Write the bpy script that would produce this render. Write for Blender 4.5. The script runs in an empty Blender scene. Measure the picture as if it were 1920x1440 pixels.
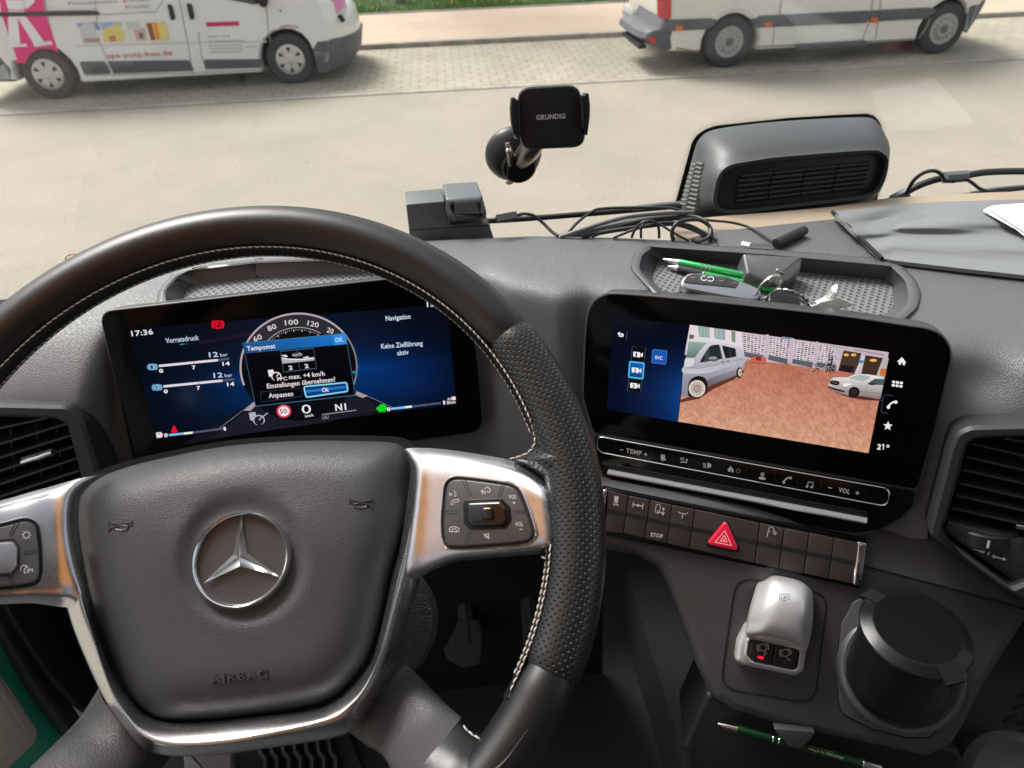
import bpy, bmesh, math, random
from mathutils import Vector, Matrix
from mathutils.geometry import tessellate_polygon
R = math.radians
rnd = random.Random(7)
sc = bpy.context.scene
col = sc.collection
# ------------------------------------------------------------------ camera
F = 1331.0                       # focal length in pixels of the 1920 px wide photograph
CAM = Vector((0.0, 0.0, 2.5))    # eye point above the road; truck forward is +Y
PITCH, ROLL, YAW = R(37), R(2.0), R(-5.8)
FW = Vector((-math.sin(YAW)*math.cos(PITCH), math.cos(YAW)*math.cos(PITCH), -math.sin(PITCH)))
RT0 = Vector((math.cos(YAW), math.sin(YAW), 0)); UP0 = RT0.cross(FW)
RT = RT0*math.cos(ROLL) - UP0*math.sin(ROLL)
UP = UP0*math.cos(ROLL) + RT0*math.sin(ROLL)
cd = bpy.data.cameras.new('camera'); cam = bpy.data.objects.new('camera', cd); col.objects.link(cam)
cd.sensor_width = 36; cd.lens = 36*F/1920; cd.clip_start = 0.02; cd.clip_end = 500
m = Matrix((RT, UP, -FW)).transposed().to_4x4(); m.translation = CAM
cam.matrix_world = m
cd.dof.use_dof = True; cd.dof.focus_distance = 0.62; cd.dof.aperture_fstop = 11.0
sc.camera = cam
# ------------------------------------------------------------------ sky, sun, exposure
w = bpy.data.worlds.new('World'); sc.world = w; w.use_nodes = True
nt = w.node_tree; bg = nt.nodes['Background']
sky = nt.nodes.new('ShaderNodeTexSky'); sky.sky_type = 'NISHITA'; sky.sun_disc = False
SUN_EL, SUN_AZ = R(52), R(-38)       # azimuth measured from +Y towards +X
sky.sun_elevation = SUN_EL; sky.sun_rotation = SUN_AZ
sky.air_density = 1.0; sky.dust_density = 4.0; sky.ozone_density = 1.0
hs = nt.nodes.new('ShaderNodeHueSaturation'); hs.inputs['Saturation'].default_value = 0.30
nt.links.new(sky.outputs[0], hs.inputs['Color']); nt.links.new(hs.outputs[0], bg.inputs[0])
bg.inputs[1].default_value = 0.11
sl = bpy.data.lights.new('sun', 'SUN'); sun = bpy.data.objects.new('sun', sl); col.objects.link(sun)
sl.energy = 2.1; sl.angle = R(24); sl.color = (1.0, 0.965, 0.91)
sd = Vector((math.sin(SUN_AZ)*math.cos(SUN_EL), math.cos(SUN_AZ)*math.cos(SUN_EL), math.sin(SUN_EL)))
sun.rotation_euler = (-sd).to_track_quat('-Z', 'Y').to_euler(); sun.location = (0, 0, 30)
sc.view_settings.view_transform = 'Standard'; sc.view_settings.look = 'None'
sc.view_settings.exposure = 0.95; sc.view_settings.gamma = 1; sc.view_settings.use_curve_mapping = False
EXPO = 2**sc.view_settings.exposure
sc.cycles.max_bounces = 8; sc.cycles.transparent_max_bounces = 12; sc.cycles.use_denoising = True
# ------------------------------------------------------------------ pixel -> place
def ray(x, y): return RT*((x-960)/F) + UP*((720-y)/F) + FW
def at(x, y, d): return CAM + ray(x, y)*d
class Plane:
    """a real plane of the cab: point under photo pixel (px,py) at depth d, right vector e, down vector dn"""
    def __init__(s, px, py, d, e, dn):
        s.O = at(px, py, d); s.e = Vector(e).normalized(); dn = Vector(dn)
        dn = dn - s.e*dn.dot(s.e); s.u = -dn.normalized(); s.n = s.e.cross(s.u)
    def at(s, x, y, off=0.0):
        r = ray(x, y); t = (s.O + s.n*off - CAM).dot(s.n)/r.dot(s.n); return CAM + r*t
    def depth(s, x, y, off=0.0):
        return (s.O + s.n*off - CAM).dot(s.n)/ray(x, y).dot(s.n)
    def loc(s, x, y, off=0.0):
        p = s.at(x, y, off) - s.O; return (p.dot(s.e), p.dot(s.u))
    def world(s, a, b, off=0.0): return s.O + s.e*a + s.u*b + s.n*off
# ------------------------------------------------------------------ materials
MC = {}
def _tex(nt, kind, scale, **kw):
    n = nt.nodes.new(kind)
    if 'Scale' in n.inputs: n.inputs['Scale'].default_value = scale
    for k, v in kw.items():
        if k in n.inputs: n.inputs[k].default_value = v
        else: setattr(n, k, v)
    return n
def mat(name, base, rough=0.5, metal=0.0, bump=None, spec=0.5, vary=0.0, vscale=8, coat=0.0, emit=None, estr=1.0, rvary=0.0, aniso=0):
    """bump = (kind, scale per metre, height in metres)"""
    if name in MC: return MC[name]
    m = bpy.data.materials.new(name); m.use_nodes = True; nt = m.node_tree; b = nt.nodes['Principled BSDF']
    b.inputs['Base Color'].default_value = (*base, 1); b.inputs['Roughness'].default_value = rough
    b.inputs['Metallic'].default_value = metal; b.inputs['Specular IOR Level'].default_value = spec
    b.inputs['Coat Weight'].default_value = coat; b.inputs['Coat Roughness'].default_value = 0.08
    tc = nt.nodes.new('ShaderNodeTexCoord')
    if vary:
        n = _tex(nt, 'ShaderNodeTexNoise', vscale, Detail=6.0, Roughness=0.6); nt.links.new(tc.outputs['Object'], n.inputs['Vector'])
        mx = nt.nodes.new('ShaderNodeMix'); mx.data_type = 'RGBA'
        mx.inputs[6].default_value = (*[c*(1-vary) for c in base], 1); mx.inputs[7].default_value = (*[min(1, c*(1+vary)) for c in base], 1)
        cr = nt.nodes.new('ShaderNodeMapRange'); cr.inputs[1].default_value = 0.3; cr.inputs[2].default_value = 0.7
        nt.links.new(n.outputs['Fac'], cr.inputs[0]); nt.links.new(cr.outputs[0], mx.inputs[0]); nt.links.new(mx.outputs[2], b.inputs['Base Color'])
    if rvary:
        n = _tex(nt, 'ShaderNodeTexNoise', 25, Detail=5.0, Roughness=0.65); nt.links.new(tc.outputs['Object'], n.inputs['Vector'])
        mr = nt.nodes.new('ShaderNodeMapRange'); mr.inputs[1].default_value = 0.3; mr.inputs[2].default_value = 0.7
        mr.inputs[3].default_value = rough-rvary; mr.inputs[4].default_value = rough+rvary
        nt.links.new(n.outputs['Fac'], mr.inputs[0]); nt.links.new(mr.outputs[0], b.inputs['Roughness'])
    if bump:
        kind, scale, hgt = bump; bp = nt.nodes.new('ShaderNodeBump')
        bp.inputs['Strength'].default_value = 1.0; bp.inputs['Distance'].default_value = hgt
        if kind == 'grain':
            v = _tex(nt, 'ShaderNodeTexVoronoi', scale, feature='DISTANCE_TO_EDGE')
            ns = _tex(nt, 'ShaderNodeTexNoise', scale*0.6, Detail=2.0)
            mv = nt.nodes.new('ShaderNodeVectorMath'); mv.operation = 'MULTIPLY_ADD'
            mv.inputs[1].default_value = (0.9/scale,)*3
            nt.links.new(tc.outputs['Object'], ns.inputs['Vector']); nt.links.new(ns.outputs['Color'], mv.inputs[0]); nt.links.new(tc.outputs['Object'], mv.inputs[2])
            nt.links.new(mv.outputs[0], v.inputs['Vector'])
            mr = nt.nodes.new('ShaderNodeMapRange'); mr.inputs[1].default_value = 0; mr.inputs[2].default_value = 0.35
            nt.links.new(v.outputs['Distance'], mr.inputs[0]); src = mr.outputs[0]
        else:
            n = _tex(nt, 'ShaderNodeTexNoise', scale, Detail=3.0); nt.links.new(tc.outputs['Object'], n.inputs['Vector']); src = n.outputs['Fac']
        nt.links.new(src, bp.inputs['Height']); nt.links.new(bp.outputs[0], b.inputs['Normal'])
    if emit:
        b.inputs['Emission Color'].default_value = (*emit, 1); b.inputs['Emission Strength'].default_value = estr/EXPO
    MC[name] = m; return m
def lin(c):
    return tuple(((v/255)/12.92 if v/255 <= 0.04045 else ((v/255+0.055)/1.055)**2.4) for v in c)
def attr_mat(name, emissive, rough=0.35):
    if name in MC: return MC[name]
    m = bpy.data.materials.new(name); m.use_nodes = True; nt = m.node_tree; b = nt.nodes['Principled BSDF']
    a = nt.nodes.new('ShaderNodeAttribute'); a.attribute_name = 'Col'
    b.inputs['Roughness'].default_value = rough
    if emissive:
        b.inputs['Base Color'].default_value = (0.004, 0.004, 0.005, 1); nt.links.new(a.outputs['Color'], b.inputs['Emission Color'])
        b.inputs['Emission Strength'].default_value = 1.0/EXPO; b.inputs['Specular IOR Level'].default_value = 0.08; b.inputs['Roughness'].default_value = 0.15
    else:
        nt.links.new(a.outputs['Color'], b.inputs['Base Color'])
    MC[name] = m; return m
# ------------------------------------------------------------------ objects
def wo(o):
    v = Vector((0, 0, 0))
    while o is not None: v += o.location; o = o.parent
    return v
def link(name, me, mats, parent=None, smooth=True, kind=None, label=None, cat=None, group=None, loc=None):
    o = bpy.data.objects.new(name, me); col.objects.link(o)
    if parent is not None:
        o.parent = parent; off = wo(parent)
    else:
        if loc is None:
            n = len(me.vertices); off = Vector((0, 0, 0))
            if kind is None and n:
                xs = [v.co for v in me.vertices]
                off = Vector(((min(c.x for c in xs)+max(c.x for c in xs))/2, (min(c.y for c in xs)+max(c.y for c in xs))/2, min(c.z for c in xs)))
        else: off = Vector(loc)
        o.location = off
    if off.length > 0: me.transform(Matrix.Translation(-off))
    for mm in (mats if isinstance(mats, (list, tuple)) else [mats]): me.materials.append(mm)
    if smooth:
        for p in me.polygons: p.use_smooth = True
        me.set_sharp_from_angle(angle=R(38 if smooth is True else smooth))
    if kind: o['kind'] = kind
    tag(o, label, cat, group); me.update(); return o
def tag(o, label=None, cat=None, group=None):
    if label: o['label'] = label
    if cat: o['category'] = cat
    if group: o['group'] = group
def thing(name, loc, label, cat, group=None):
    o = bpy.data.objects.new(name, None); col.objects.link(o); o.location = loc; o.empty_display_size = 0.02
    tag(o, label, cat, group); return o
def me_from(verts, faces, name='m'):
    me = bpy.data.meshes.new(name); me.from_pydata([tuple(v) for v in verts], [], faces); me.validate(); me.update(); return me
class MB:
    """collects geometry of one mesh"""
    def __init__(s): s.v = []; s.f = []; s.mi = []
    def add(s, vs, fs, mi=0):
        b = len(s.v); s.v += [Vector(v) for v in vs]; s.f += [tuple(i+b for i in f) for f in fs]; s.mi += [mi]*len(fs)
    def box(s, c, sx, sy, sz, ex=Vector((1, 0, 0)), ey=Vector((0, 1, 0)), ez=Vector((0, 0, 1)), mi=0):
        c = Vector(c); vs = [c+ex*(a*sx/2)+ey*(b*sy/2)+ez*(d*sz/2) for a in (-1, 1) for b in (-1, 1) for d in (-1, 1)]
        s.add(vs, [(0, 1, 3, 2), (4, 6, 7, 5), (0, 4, 5, 1), (2, 3, 7, 6), (0, 2, 6, 4), (1, 5, 7, 3)], mi)
    def rings(s, rs, close=True, cap0=True, cap1=True, mi=0):
        n = len(rs[0]); vs = [p for r in rs for p in r]; fs = []
        for k in range(len(rs)-1):
            for i in range(n if close else n-1):
                j = (i+1) % n; fs.append((k*n+i, k*n+j, (k+1)*n+j, (k+1)*n+i))
        if cap0: fs.append(tuple(range(n-1, -1, -1)))
        if cap1: fs.append(tuple((len(rs)-1)*n+i for i in range(n)))
        s.add(vs, fs, mi)
    def tube(s, pts, r, seg=8, closed=False, mi=0, flat=1.0, ref=None):
        pts = [Vector(p) for p in pts]; n = len(pts); rs = []
        prev = None
        for i, p in enumerate(pts):
            t = (pts[(i+1) % n]-pts[i-1]) if closed else (pts[min(i+1, n-1)]-pts[max(i-1, 0)])
            t.normalize()
            if prev is None:
                a = ref.copy() if ref else Vector((0, 0, 1))
                if abs(t.dot(a)) > 0.95: a = Vector((1, 0, 0))
            else: a = prev
            a = (a - t*a.dot(t)).normalized(); prev = a; b = t.cross(a)
            rr = r[i] if isinstance(r, (list, tuple)) else r
            rs.append([p + (a*math.cos(2*math.pi*k/seg)*flat + b*math.sin(2*math.pi*k/seg))*rr for k in range(seg)])
        if closed: rs.append(rs[0]); s.rings(rs, cap0=False, cap1=False, mi=mi)
        else: s.rings(rs, mi=mi)
    def lathe(s, prof, O, ax, seg=48, mi=0, ref=None, closed_prof=False):
        ax = ax.normalized(); a = ref or (Vector((1, 0, 0)) if abs(ax.x) < 0.9 else Vector((0, 1, 0)))
        a = (a-ax*a.dot(ax)).normalized(); b = ax.cross(a)
        rs = [[O+ax*h+(a*math.cos(2*math.pi*k/seg)+b*math.sin(2*math.pi*k/seg))*max(r, 1e-5) for k in range(seg)] for r, h in prof]
        s.rings(rs, cap0=not closed_prof, cap1=not closed_prof, mi=mi)
    def sphere(s, c, r, seg=12, rg=8, sx=(1, 1, 1), mi=0):
        c = Vector(c); rs = []
        for k in range(1, rg):
            th = math.pi*k/rg
            rs.append([c+Vector((r*sx[0]*math.sin(th)*math.cos(2*math.pi*i/seg), r*sx[1]*math.sin(th)*math.sin(2*math.pi*i/seg), r*sx[2]*math.cos(th))) for i in range(seg)])
        s.rings(rs, mi=mi)
    def obj(s, name, mats, parent=None, fix=True, **kw):
        me = me_from(s.v, s.f)
        if len(me.polygons) == len(s.mi):
            for p, k in zip(me.polygons, s.mi): p.material_index = k
        if fix:
            bm = bmesh.new(); bm.from_mesh(me); bmesh.ops.remove_doubles(bm, verts=bm.verts, dist=1e-6)
            bmesh.ops.recalc_face_normals(bm, faces=bm.faces); bm.to_mesh(me); bm.free()
        return link(name, me, mats, parent, **kw)
# ------------------------------------------------------------------ curves in 2d
def cr(p0, p1, p2, p3, t):
    return p1*0.5*2*1.0 if False else 0.5*((2*p1)+(-p0+p2)*t+(2*p0-5*p1+4*p2-p3)*t*t+(-p0+3*p1-3*p2+p3)*t**3)
def spline(pts, n=8, closed=False):
    P = [Vector(p) for p in pts]; out = []; m = len(P)
    for i in range(m if closed else m-1):
        if closed: a, b, c, d = P[i-1], P[i], P[(i+1) % m], P[(i+2) % m]
        else: a, b, c, d = P[max(i-1, 0)], P[i], P[i+1], P[min(i+2, m-1)]
        for k in range(n): out.append(cr(a, b, c, d, k/n))
    if not closed: out.append(P[-1])
    return out
def rpoly(pts, r=10, seg=6):
    """polygon with rounded corners; pts (x,y) or (x,y,r)"""
    out = []; n = len(pts)
    for i in range(n):
        p = Vector(pts[i][:2]); a = Vector(pts[i-1][:2]); b = Vector(pts[(i+1) % n][:2])
        rr = pts[i][2] if len(pts[i]) > 2 else r
        da = (a-p); db = (b-p); la, lb = da.length, db.length; da.normalize(); db.normalize()
        ang = da.angle(db); t = min(rr/max(math.tan(ang/2), 1e-3), la*0.49, lb*0.49)
        if rr <= 0 or t < 1e-4: out.append(p); continue
        s0 = p+da*t; s1 = p+db*t
        for k in range(seg+1):
            u = k/seg; out.append(s0*(1-u)**2+p*2*u*(1-u)+s1*u*u)
    return out
def resamp(pts, n, closed=False):
    P = [Vector(p) for p in pts]
    if closed: P = P+[P[0]]
    L = [0]
    for a, b in zip(P, P[1:]): L.append(L[-1]+(b-a).length)
    out = []; j = 0
    for k in range(n):
        s = L[-1]*k/(n if closed else n-1)
        while j < len(L)-2 and L[j+1] < s: j += 1
        t = (s-L[j])/max(L[j+1]-L[j], 1e-9); out.append(P[j].lerp(P[j+1], min(t, 1)))
    return out
def area2(p): return sum(p[i-1][0]*p[i][1]-p[i][0]*p[i-1][1] for i in range(len(p)))/2
def inset(p, d):
    """shrink a ccw polygon by d"""
    n = len(p); out = []
    for i in range(n):
        a, b, c = Vector(p[i-1]), Vector(p[i]), Vector(p[(i+1) % n])
        e1 = (b-a); e2 = (c-b)
        if e1.length < 1e-9: e1 = e2
        if e2.length < 1e-9: e2 = e1
        e1.normalize(); e2.normalize(); nn = Vector((-(e1.y+e2.y), e1.x+e2.x))
        if nn.length < 1e-6: nn = Vector((-e1.y, e1.x))
        nn.normalize(); k = max(0.5, nn.dot(Vector((-e1.y, e1.x)))); out.append(b+nn*(d/k))
    return out
def plate_mb(mb, P, px, z0, z1, bev=0.001, bseg=3, mi=0, dome=None, local=False):
    """extruded outline on plane P from height z0 to z1 with a rounded top edge"""
    q = [Vector(P.loc(x, y, z1)) for x, y in px] if not local else [Vector(p) for p in px]
    if area2(q) < 0: q.reverse()
    rs = [[P.world(p.x, p.y, z0) for p in q]]
    for k in range(bseg+1):
        a = math.pi/2*k/bseg; ii = inset(q, bev*(1-math.cos(a))) if k else q
        rs.append([P.world(p.x, p.y, z1-bev+bev*math.sin(a)) for p in ii])
    mb.rings(rs, mi=mi)
def plate(name, P, px, z0, z1, m, parent, bev=0.001, bseg=3, local=False, **kw):
    mb = MB(); plate_mb(mb, P, px, z0, z1, bev, bseg, local=local); return mb.obj(name, m, parent, **kw)
def frame(name, P, outer, inner, z0, z1, m, parent, n=96, bev=0.001, zin=None, **kw):
    """flat ring between two outlines, walls down to z0"""
    o = resamp([P.loc(x, y, z1) for x, y in outer], n, True); i = resamp([P.loc(x, y, z1) for x, y in inner], n, True)
    if area2(o) < 0: o.reverse()
    if area2(i) < 0: i.reverse()
    k = min(range(n), key=lambda k: (i[k]-o[0]).length); i = i[k:]+i[:k]
    zi = z0 if zin is None else zin
    o2 = inset(o, bev); i2 = inset(i, -bev)
    W = lambda q, z: [P.world(a.x, a.y, z) for a in q]
    rs = [W(o, z0), W(o, z1-bev), W(o2, z1), W(i2, z1), W(i, z1-bev), W(i, zi)]
    mb = MB(); mb.rings(rs, cap0=False, cap1=False); return mb.obj(name, m, parent, **kw)
def loft(name, curves, n, m, parent, smooth_across=3, closed=False, **kw):
    """surface through several 3-d polylines, each resampled to n points"""
    C = [resamp(c, n, closed) for c in curves]; rows = []
    for i in range(n):
        line = [c[i] for c in C]; rows.append(spline(line, smooth_across) if smooth_across > 1 else line)
    mb = MB(); mm = len(rows[0]); vs = [p for r in rows for p in r]; fs = []
    for i in range(n if closed else n-1):
        for j in range(mm-1):
            a = i*mm+j; b = ((i+1) % n)*mm+j; fs.append((a, a+1, b+1, b))
    mb.add(vs, fs); o = mb.obj(name, m, parent, **kw); return o
# ------------------------------------------------------------------ drawings on planes (print, screens)
_fc = {}
def glyphs(s, bold=0.0, space=1.0):
    key = s; s = (s, round(bold, 3), space)
    if s in _fc: return _fc[s]
    cu = bpy.data.curves.new('t', 'FONT'); cu.body = key; cu.size = 1.0; cu.resolution_u = 2; cu.offset = bold; cu.space_character = space
    o = bpy.data.objects.new('t', cu); col.objects.link(o)
    dg = bpy.context.evaluated_depsgraph_get(); dg.update()
    me = bpy.data.meshes.new_from_object(o.evaluated_get(dg))
    v = [(p.co.x, p.co.y) for p in me.vertices]; f = [tuple(p.vertices) for p in me.polygons]
    bpy.data.objects.remove(o); bpy.data.curves.remove(cu); bpy.data.meshes.remove(me)
    _fc[s] = (v, f); return _fc[s]
class Canvas:
    """flat coloured shapes lying on a real plane, each layer a hair above the one below"""
    def __init__(s, P, base=0.0, step=0.00006): s.P = P; s.b = base; s.st = step; s.v = []; s.f = []; s.c = []; s.k = 0
    def z(s, layer): return s.b + s.st*(layer if layer is not None else s.k)
    def poly(s, pts, c, layer=None, local=False):
        if layer is None: s.k += 1
        z = s.z(layer); b = len(s.v)
        cs = c if isinstance(c[0], (list, tuple)) else [c]*len(pts)
        for p in pts: s.v.append(s.P.world(p[0], p[1], z) if local else s.P.at(p[0], p[1], z))
        flat = [Vector((p[0], p[1], 0)) for p in pts]
        tri = [(0, 1, 2)] if len(pts) == 3 else ([(0, 1, 2), (0, 2, 3)] if len(pts) == 4 else tessellate_polygon([flat]))
        if len(pts) == 4 and isinstance(c[0], (list, tuple)): tri = [(0, 1, 2, 3)]
        for t in tri: s.f.append(tuple(b+i for i in t)); s.c.append([lin(cs[i]) for i in t])
    def line(s, pts, wd, c, layer=None, closed=False):
        if layer is None: s.k += 1; layer = s.k
        P = [Vector(p) for p in pts]; n = len(P); L = []; Rr = []
        for i in range(n):
            a = P[i-1] if (closed or i > 0) else P[i]; b = P[(i+1) % n] if (closed or i < n-1) else P[i]
            t = (b-a); t = t.normalized() if t.length > 0 else Vector((1, 0)); nn = Vector((-t.y, t.x)); L.append(P[i]+nn*wd/2); Rr.append(P[i]-nn*wd/2)
        for i in range(n if closed else n-1):
            j = (i+1) % n; s.poly([L[i], L[j], Rr[j], Rr[i]], c, layer)
    def arc(s, cx, cy, rx, ry, a0, a1, wd, c, layer=None, n=24, rot=0):
        pts = []
        for k in range(n+1):
            a = R(a0+(a1-a0)*k/n); x, y = rx*math.cos(a), -ry*math.sin(a); ca, sa = math.cos(R(rot)), -math.sin(R(rot))
            pts.append((cx+x*ca-y*sa, cy+x*sa+y*ca))
        s.line(pts, wd, c, layer)
    def disc(s, cx, cy, rx, ry, c, layer=None, n=24, rot=0):
        ca, sa = math.cos(R(rot)), -math.sin(R(rot)); pts = []
        for k in range(n):
            a = 2*math.pi*k/n; x, y = rx*math.cos(a), ry*math.sin(a); pts.append((cx+x*ca-y*sa, cy+x*sa+y*ca))
        s.poly(pts, c, layer)
    def text(s, t, x0, y0, x1, y1, c, h=None, layer=None, bold=0.0):
        """baseline from pixel (x0,y0) to (x1,y1); h = cap height in px (else natural)"""
        if layer is None: s.k += 1; layer = s.k
        v, f = glyphs(t, bold*.7, 1.0+bold*1.6); mnx = min(p[0] for p in v); mxx = max(p[0] for p in v); W = mxx-mnx
        a = Vector(s.P.loc(x0, y0)); b = Vector(s.P.loc(x1, y1)); d = b-a; L = d.length; d /= L
        sx = L/W; up = Vector((-d.y, d.x))
        if h:
            q = Vector(s.P.loc(x0, y0-h)); sy = (q-a).length/0.70
        else: sy = sx
        for dz, (bx, by) in enumerate([(0, 0)]):
            z = s.z(layer)+dz*1e-6; bb = len(s.v)
            for px, py in v:
                q = a+d*((px-mnx+bx)*sx)+up*((py+by)*sy); s.v.append(s.P.world(q.x, q.y, z))
            for ff in f: s.f.append(tuple(bb+i for i in ff)); s.c.append([lin(c)]*len(ff))
    def obj(s, name, m, parent, **kw):
        me = bpy.data.meshes.new(name); me.from_pydata([tuple(p) for p in s.v], [], s.f)
        ca = me.color_attributes.new('Col', 'FLOAT_COLOR', 'CORNER'); i = 0
        for fc, cc in zip(s.f, s.c):
            for k in cc: ca.data[i].color = (*k, 1); i += 1
        bm = bmesh.new(); bm.from_mesh(me)
        for fa in bm.faces:
            fa.normal_update()
            if fa.normal.dot(s.P.n) < 0: fa.normal_flip()
        bm.to_mesh(me); bm.free(); me.update()
        return link(name, me, m, parent, smooth=False, **kw)
SCREEN = attr_mat('screen light', True); PRINT = attr_mat('printed ink', False, 0.5)
# ------------------------------------------------------------------ planes of the cab
P_WHEEL = Plane(453.6, 981.5, 0.4425, (1, 0, 0), (0, -math.sin(R(56.49)), -math.cos(R(56.49))))
P_CLU = Plane(550, 700, 0.700, (0.995, 0.10, 0), (0, -0.40, -0.915))
P_DIS = Plane(1440, 760, 0.645, (0.862, -0.50, 0), (-0.107, -0.341, -0.934))
P_ROW = Plane(1370, 1000, 0.672, (0.93, -0.36, 0), (-0.215, -0.50, -0.84))
P_TOP = Plane(1000, 445, -0.345/ray(1000, 445).z, (1, 0, 0), (0, -1, 0))
_d = P_ROW.depth(1400, 1062)
P_CON = Plane(1400, 1062, _d, (0.93, -0.36, 0), (-0.21, -0.553, -0.806))
P_GL = Plane(960, 285, 0.925, (1, 0, 0), (0, 0.16, -0.987))
P_SUN = P_GL
# ================================================================== the street
ST0 = Vector((0, 9.78, 0)); SA = Vector((1, -0.027, 0)).normalized(); SB = Vector((0.027, 1, 0)).normalized()
def sp(a, b, z=0): return ST0 + SA*a + SB*b + Vector((0, 0, z))
def strip(name, b0, b1, z, m, a0=-60, a1=60, kind='structure', th=0.15, n=1):
    mb = MB(); k = []
    p = [sp(a0, b0, z), sp(a1, b0, z), sp(a1, b1, z), sp(a0, b1, z)]; q = [v-Vector((0, 0, th)) for v in p]
    mb.rings([q, p]); return mb.obj(name, m, kind=kind, smooth=False)
def ground_mat(name, base, v1, s1, v2, s2, rough=0.9, spots=None, bump=0.004, bs=120):
    m = bpy.data.materials.new(name); m.use_nodes = True; nt = m.node_tree; b = nt.nodes['Principled BSDF']; b.inputs['Roughness'].default_value = rough
    tc = nt.nodes.new('ShaderNodeTexCoord'); g = nt.nodes.new('ShaderNodeNewGeometry')
    n1 = _tex(nt, 'ShaderNodeTexNoise', s1, Detail=6.0, Roughness=0.65); n2 = _tex(nt, 'ShaderNodeTexNoise', s2, Detail=4.0, Roughness=0.7)
    for n in (n1, n2): nt.links.new(g.outputs['Position'], n.inputs['Vector'])
    def mixc(fac, a, c):
        x = nt.nodes.new('ShaderNodeMix'); x.data_type = 'RGBA'
        mr = nt.nodes.new('ShaderNodeMapRange'); mr.inputs[1].default_value = .35; mr.inputs[2].default_value = .65; nt.links.new(fac, mr.inputs[0]); nt.links.new(mr.outputs[0], x.inputs[0])
        for k, v in ((6, a), (7, c)):
            if isinstance(v, tuple): x.inputs[k].default_value = (*v, 1)
            else: nt.links.new(v, x.inputs[k])
        return x.outputs[2]
    lo = tuple(c*(1-v1) for c in base); hi = tuple(c*(1+v1) for c in base)
    c1 = mixc(n1.outputs['Fac'], lo, hi)
    x = nt.nodes.new('ShaderNodeMix'); x.data_type = 'RGBA'; x.blend_type = 'MULTIPLY'; x.inputs[0].default_value = 1
    c2 = mixc(n2.outputs['Fac'], (1-v2,)*3, (1.0,)*3); nt.links.new(c1, x.inputs[6]); nt.links.new(c2, x.inputs[7]); out = x.outputs[2]
    nt.links.new(out, b.inputs['Base Color'])
    bp = nt.nodes.new('ShaderNodeBump'); bp.inputs['Distance'].default_value = bump; nb = _tex(nt, 'ShaderNodeTexNoise', bs, Detail=3.0)
    nt.links.new(g.outputs['Position'], nb.inputs['Vector']); nt.links.new(nb.outputs['Fac'], bp.inputs['Height']); nt.links.new(bp.outputs[0], b.inputs['Normal'])
    return m, out, b, nt, g
m_road = ground_mat('worn pale asphalt', (0.385, 0.343, 0.278), 0.06, 0.9, 0.22, 38)[0]
m_walk = ground_mat('reddish paving', (0.56, 0.44, 0.33), 0.05, 1.2, 0.08, 30)[0]
m_kerb = ground_mat('kerb stone', (0.40, 0.375, 0.32), 0.22, 3.5, 0.2, 20)[0]
# paving blocks with mossy joints
m_pave, pc, pb, nt, g = ground_mat('paving blocks', (0.44, 0.395, 0.315), 0.10, 1.4, 0.10, 20)
mp = nt.nodes.new('ShaderNodeMapping'); mp.inputs['Rotation'].default_value = (0, 0, R(1.55)); nt.links.new(g.outputs['Position'], mp.inputs['Vector'])
br = nt.nodes.new('ShaderNodeTexBrick'); br.inputs['Scale'].default_value = 1.0; br.inputs['Brick Width'].default_value = 0.24; br.inputs['Row Height'].default_value = 0.16
br.inputs['Mortar Size'].default_value = 0.014; br.inputs['Mortar Smooth'].default_value = 0.3; br.inputs['Color1'].default_value = (1, 1, 1, 1); br.inputs['Color2'].default_value = (0.88, 0.88, 0.88, 1); br.inputs['Mortar'].default_value = (0.62, 0.64, 0.50, 1)
nt.links.new(mp.outputs[0], br.inputs['Vector']); xm = nt.nodes.new('ShaderNodeMix'); xm.data_type = 'RGBA'; xm.blend_type = 'MULTIPLY'; xm.inputs[0].default_value = 0.9
nt.links.new(pc, xm.inputs[6]); nt.links.new(br.outputs['Color'], xm.inputs[7]); nt.links.new(xm.outputs[2], pb.inputs['Base Color'])
strip('road', -26, -0.05, 0.0, m_road)
strip('kerb', -0.05, 0.07, 0.012, m_kerb)
strip('parking_strip', 0.07, 2.66, 0.004, m_pave)
strip('kerb', 2.66, 2.78, 0.075, m_kerb)
strip('pavement', 2.78, 5.34, 0.07, m_walk)
strip('kerb', 5.34, 5.40, 0.09, m_kerb)
m_soil = mat('turf soil', (0.05, 0.085, 0.02), 0.95, vary=0.4, vscale=3)
strip('verge', 5.40, 60, 0.06, m_soil)
strip('yard', -60, -26, 0.0, m_road)
# grass of the verge: real blades, too many to count
def blades(name, m, n, b0, b1, a0, a1, h0, h1, wd, z=0.06, seed=3):
    r = random.Random(seed); vs = []; fs = []
    for i in range(n):
        a = r.uniform(a0, a1); b = b0+(b1-b0)*r.random()**1.6; p = sp(a, b, z); an = r.uniform(0, 6.28); h = r.uniform(h0, h1)*(0.8+0.4*math.sin(a*2.1+b)); t = Vector((math.cos(an), math.sin(an), 0))
        ln = Vector((r.uniform(-.5, .5), r.uniform(-.5, .5), 0))*h; k = len(vs); w_ = wd*r.uniform(.6, 1.4)
        vs += [p-t*w_, p+t*w_, p+ln*.5+Vector((0, 0, h*.6))+t*w_*.6, p+ln+Vector((0, 0, h))]; fs += [(k, k+1, k+2), (k, k+2, k+3)]
    return link(name, me_from(vs, fs), m, kind='stuff', smooth=False)
m_grass = mat('spring grass', (0.115, 0.24, 0.035), 0.6, vary=0.45, vscale=2.2)
o = blades('grass', m_grass, 42000, 5.42, 9.5, -7, 14, .05, .13, .006); tag(o, 'bright green spring grass beyond the pavement', 'grass')
m_dand = mat('dandelion yellow', (0.85, 0.62, 0.03), 0.6)
mb = MB(); r_ = random.Random(5)
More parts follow.
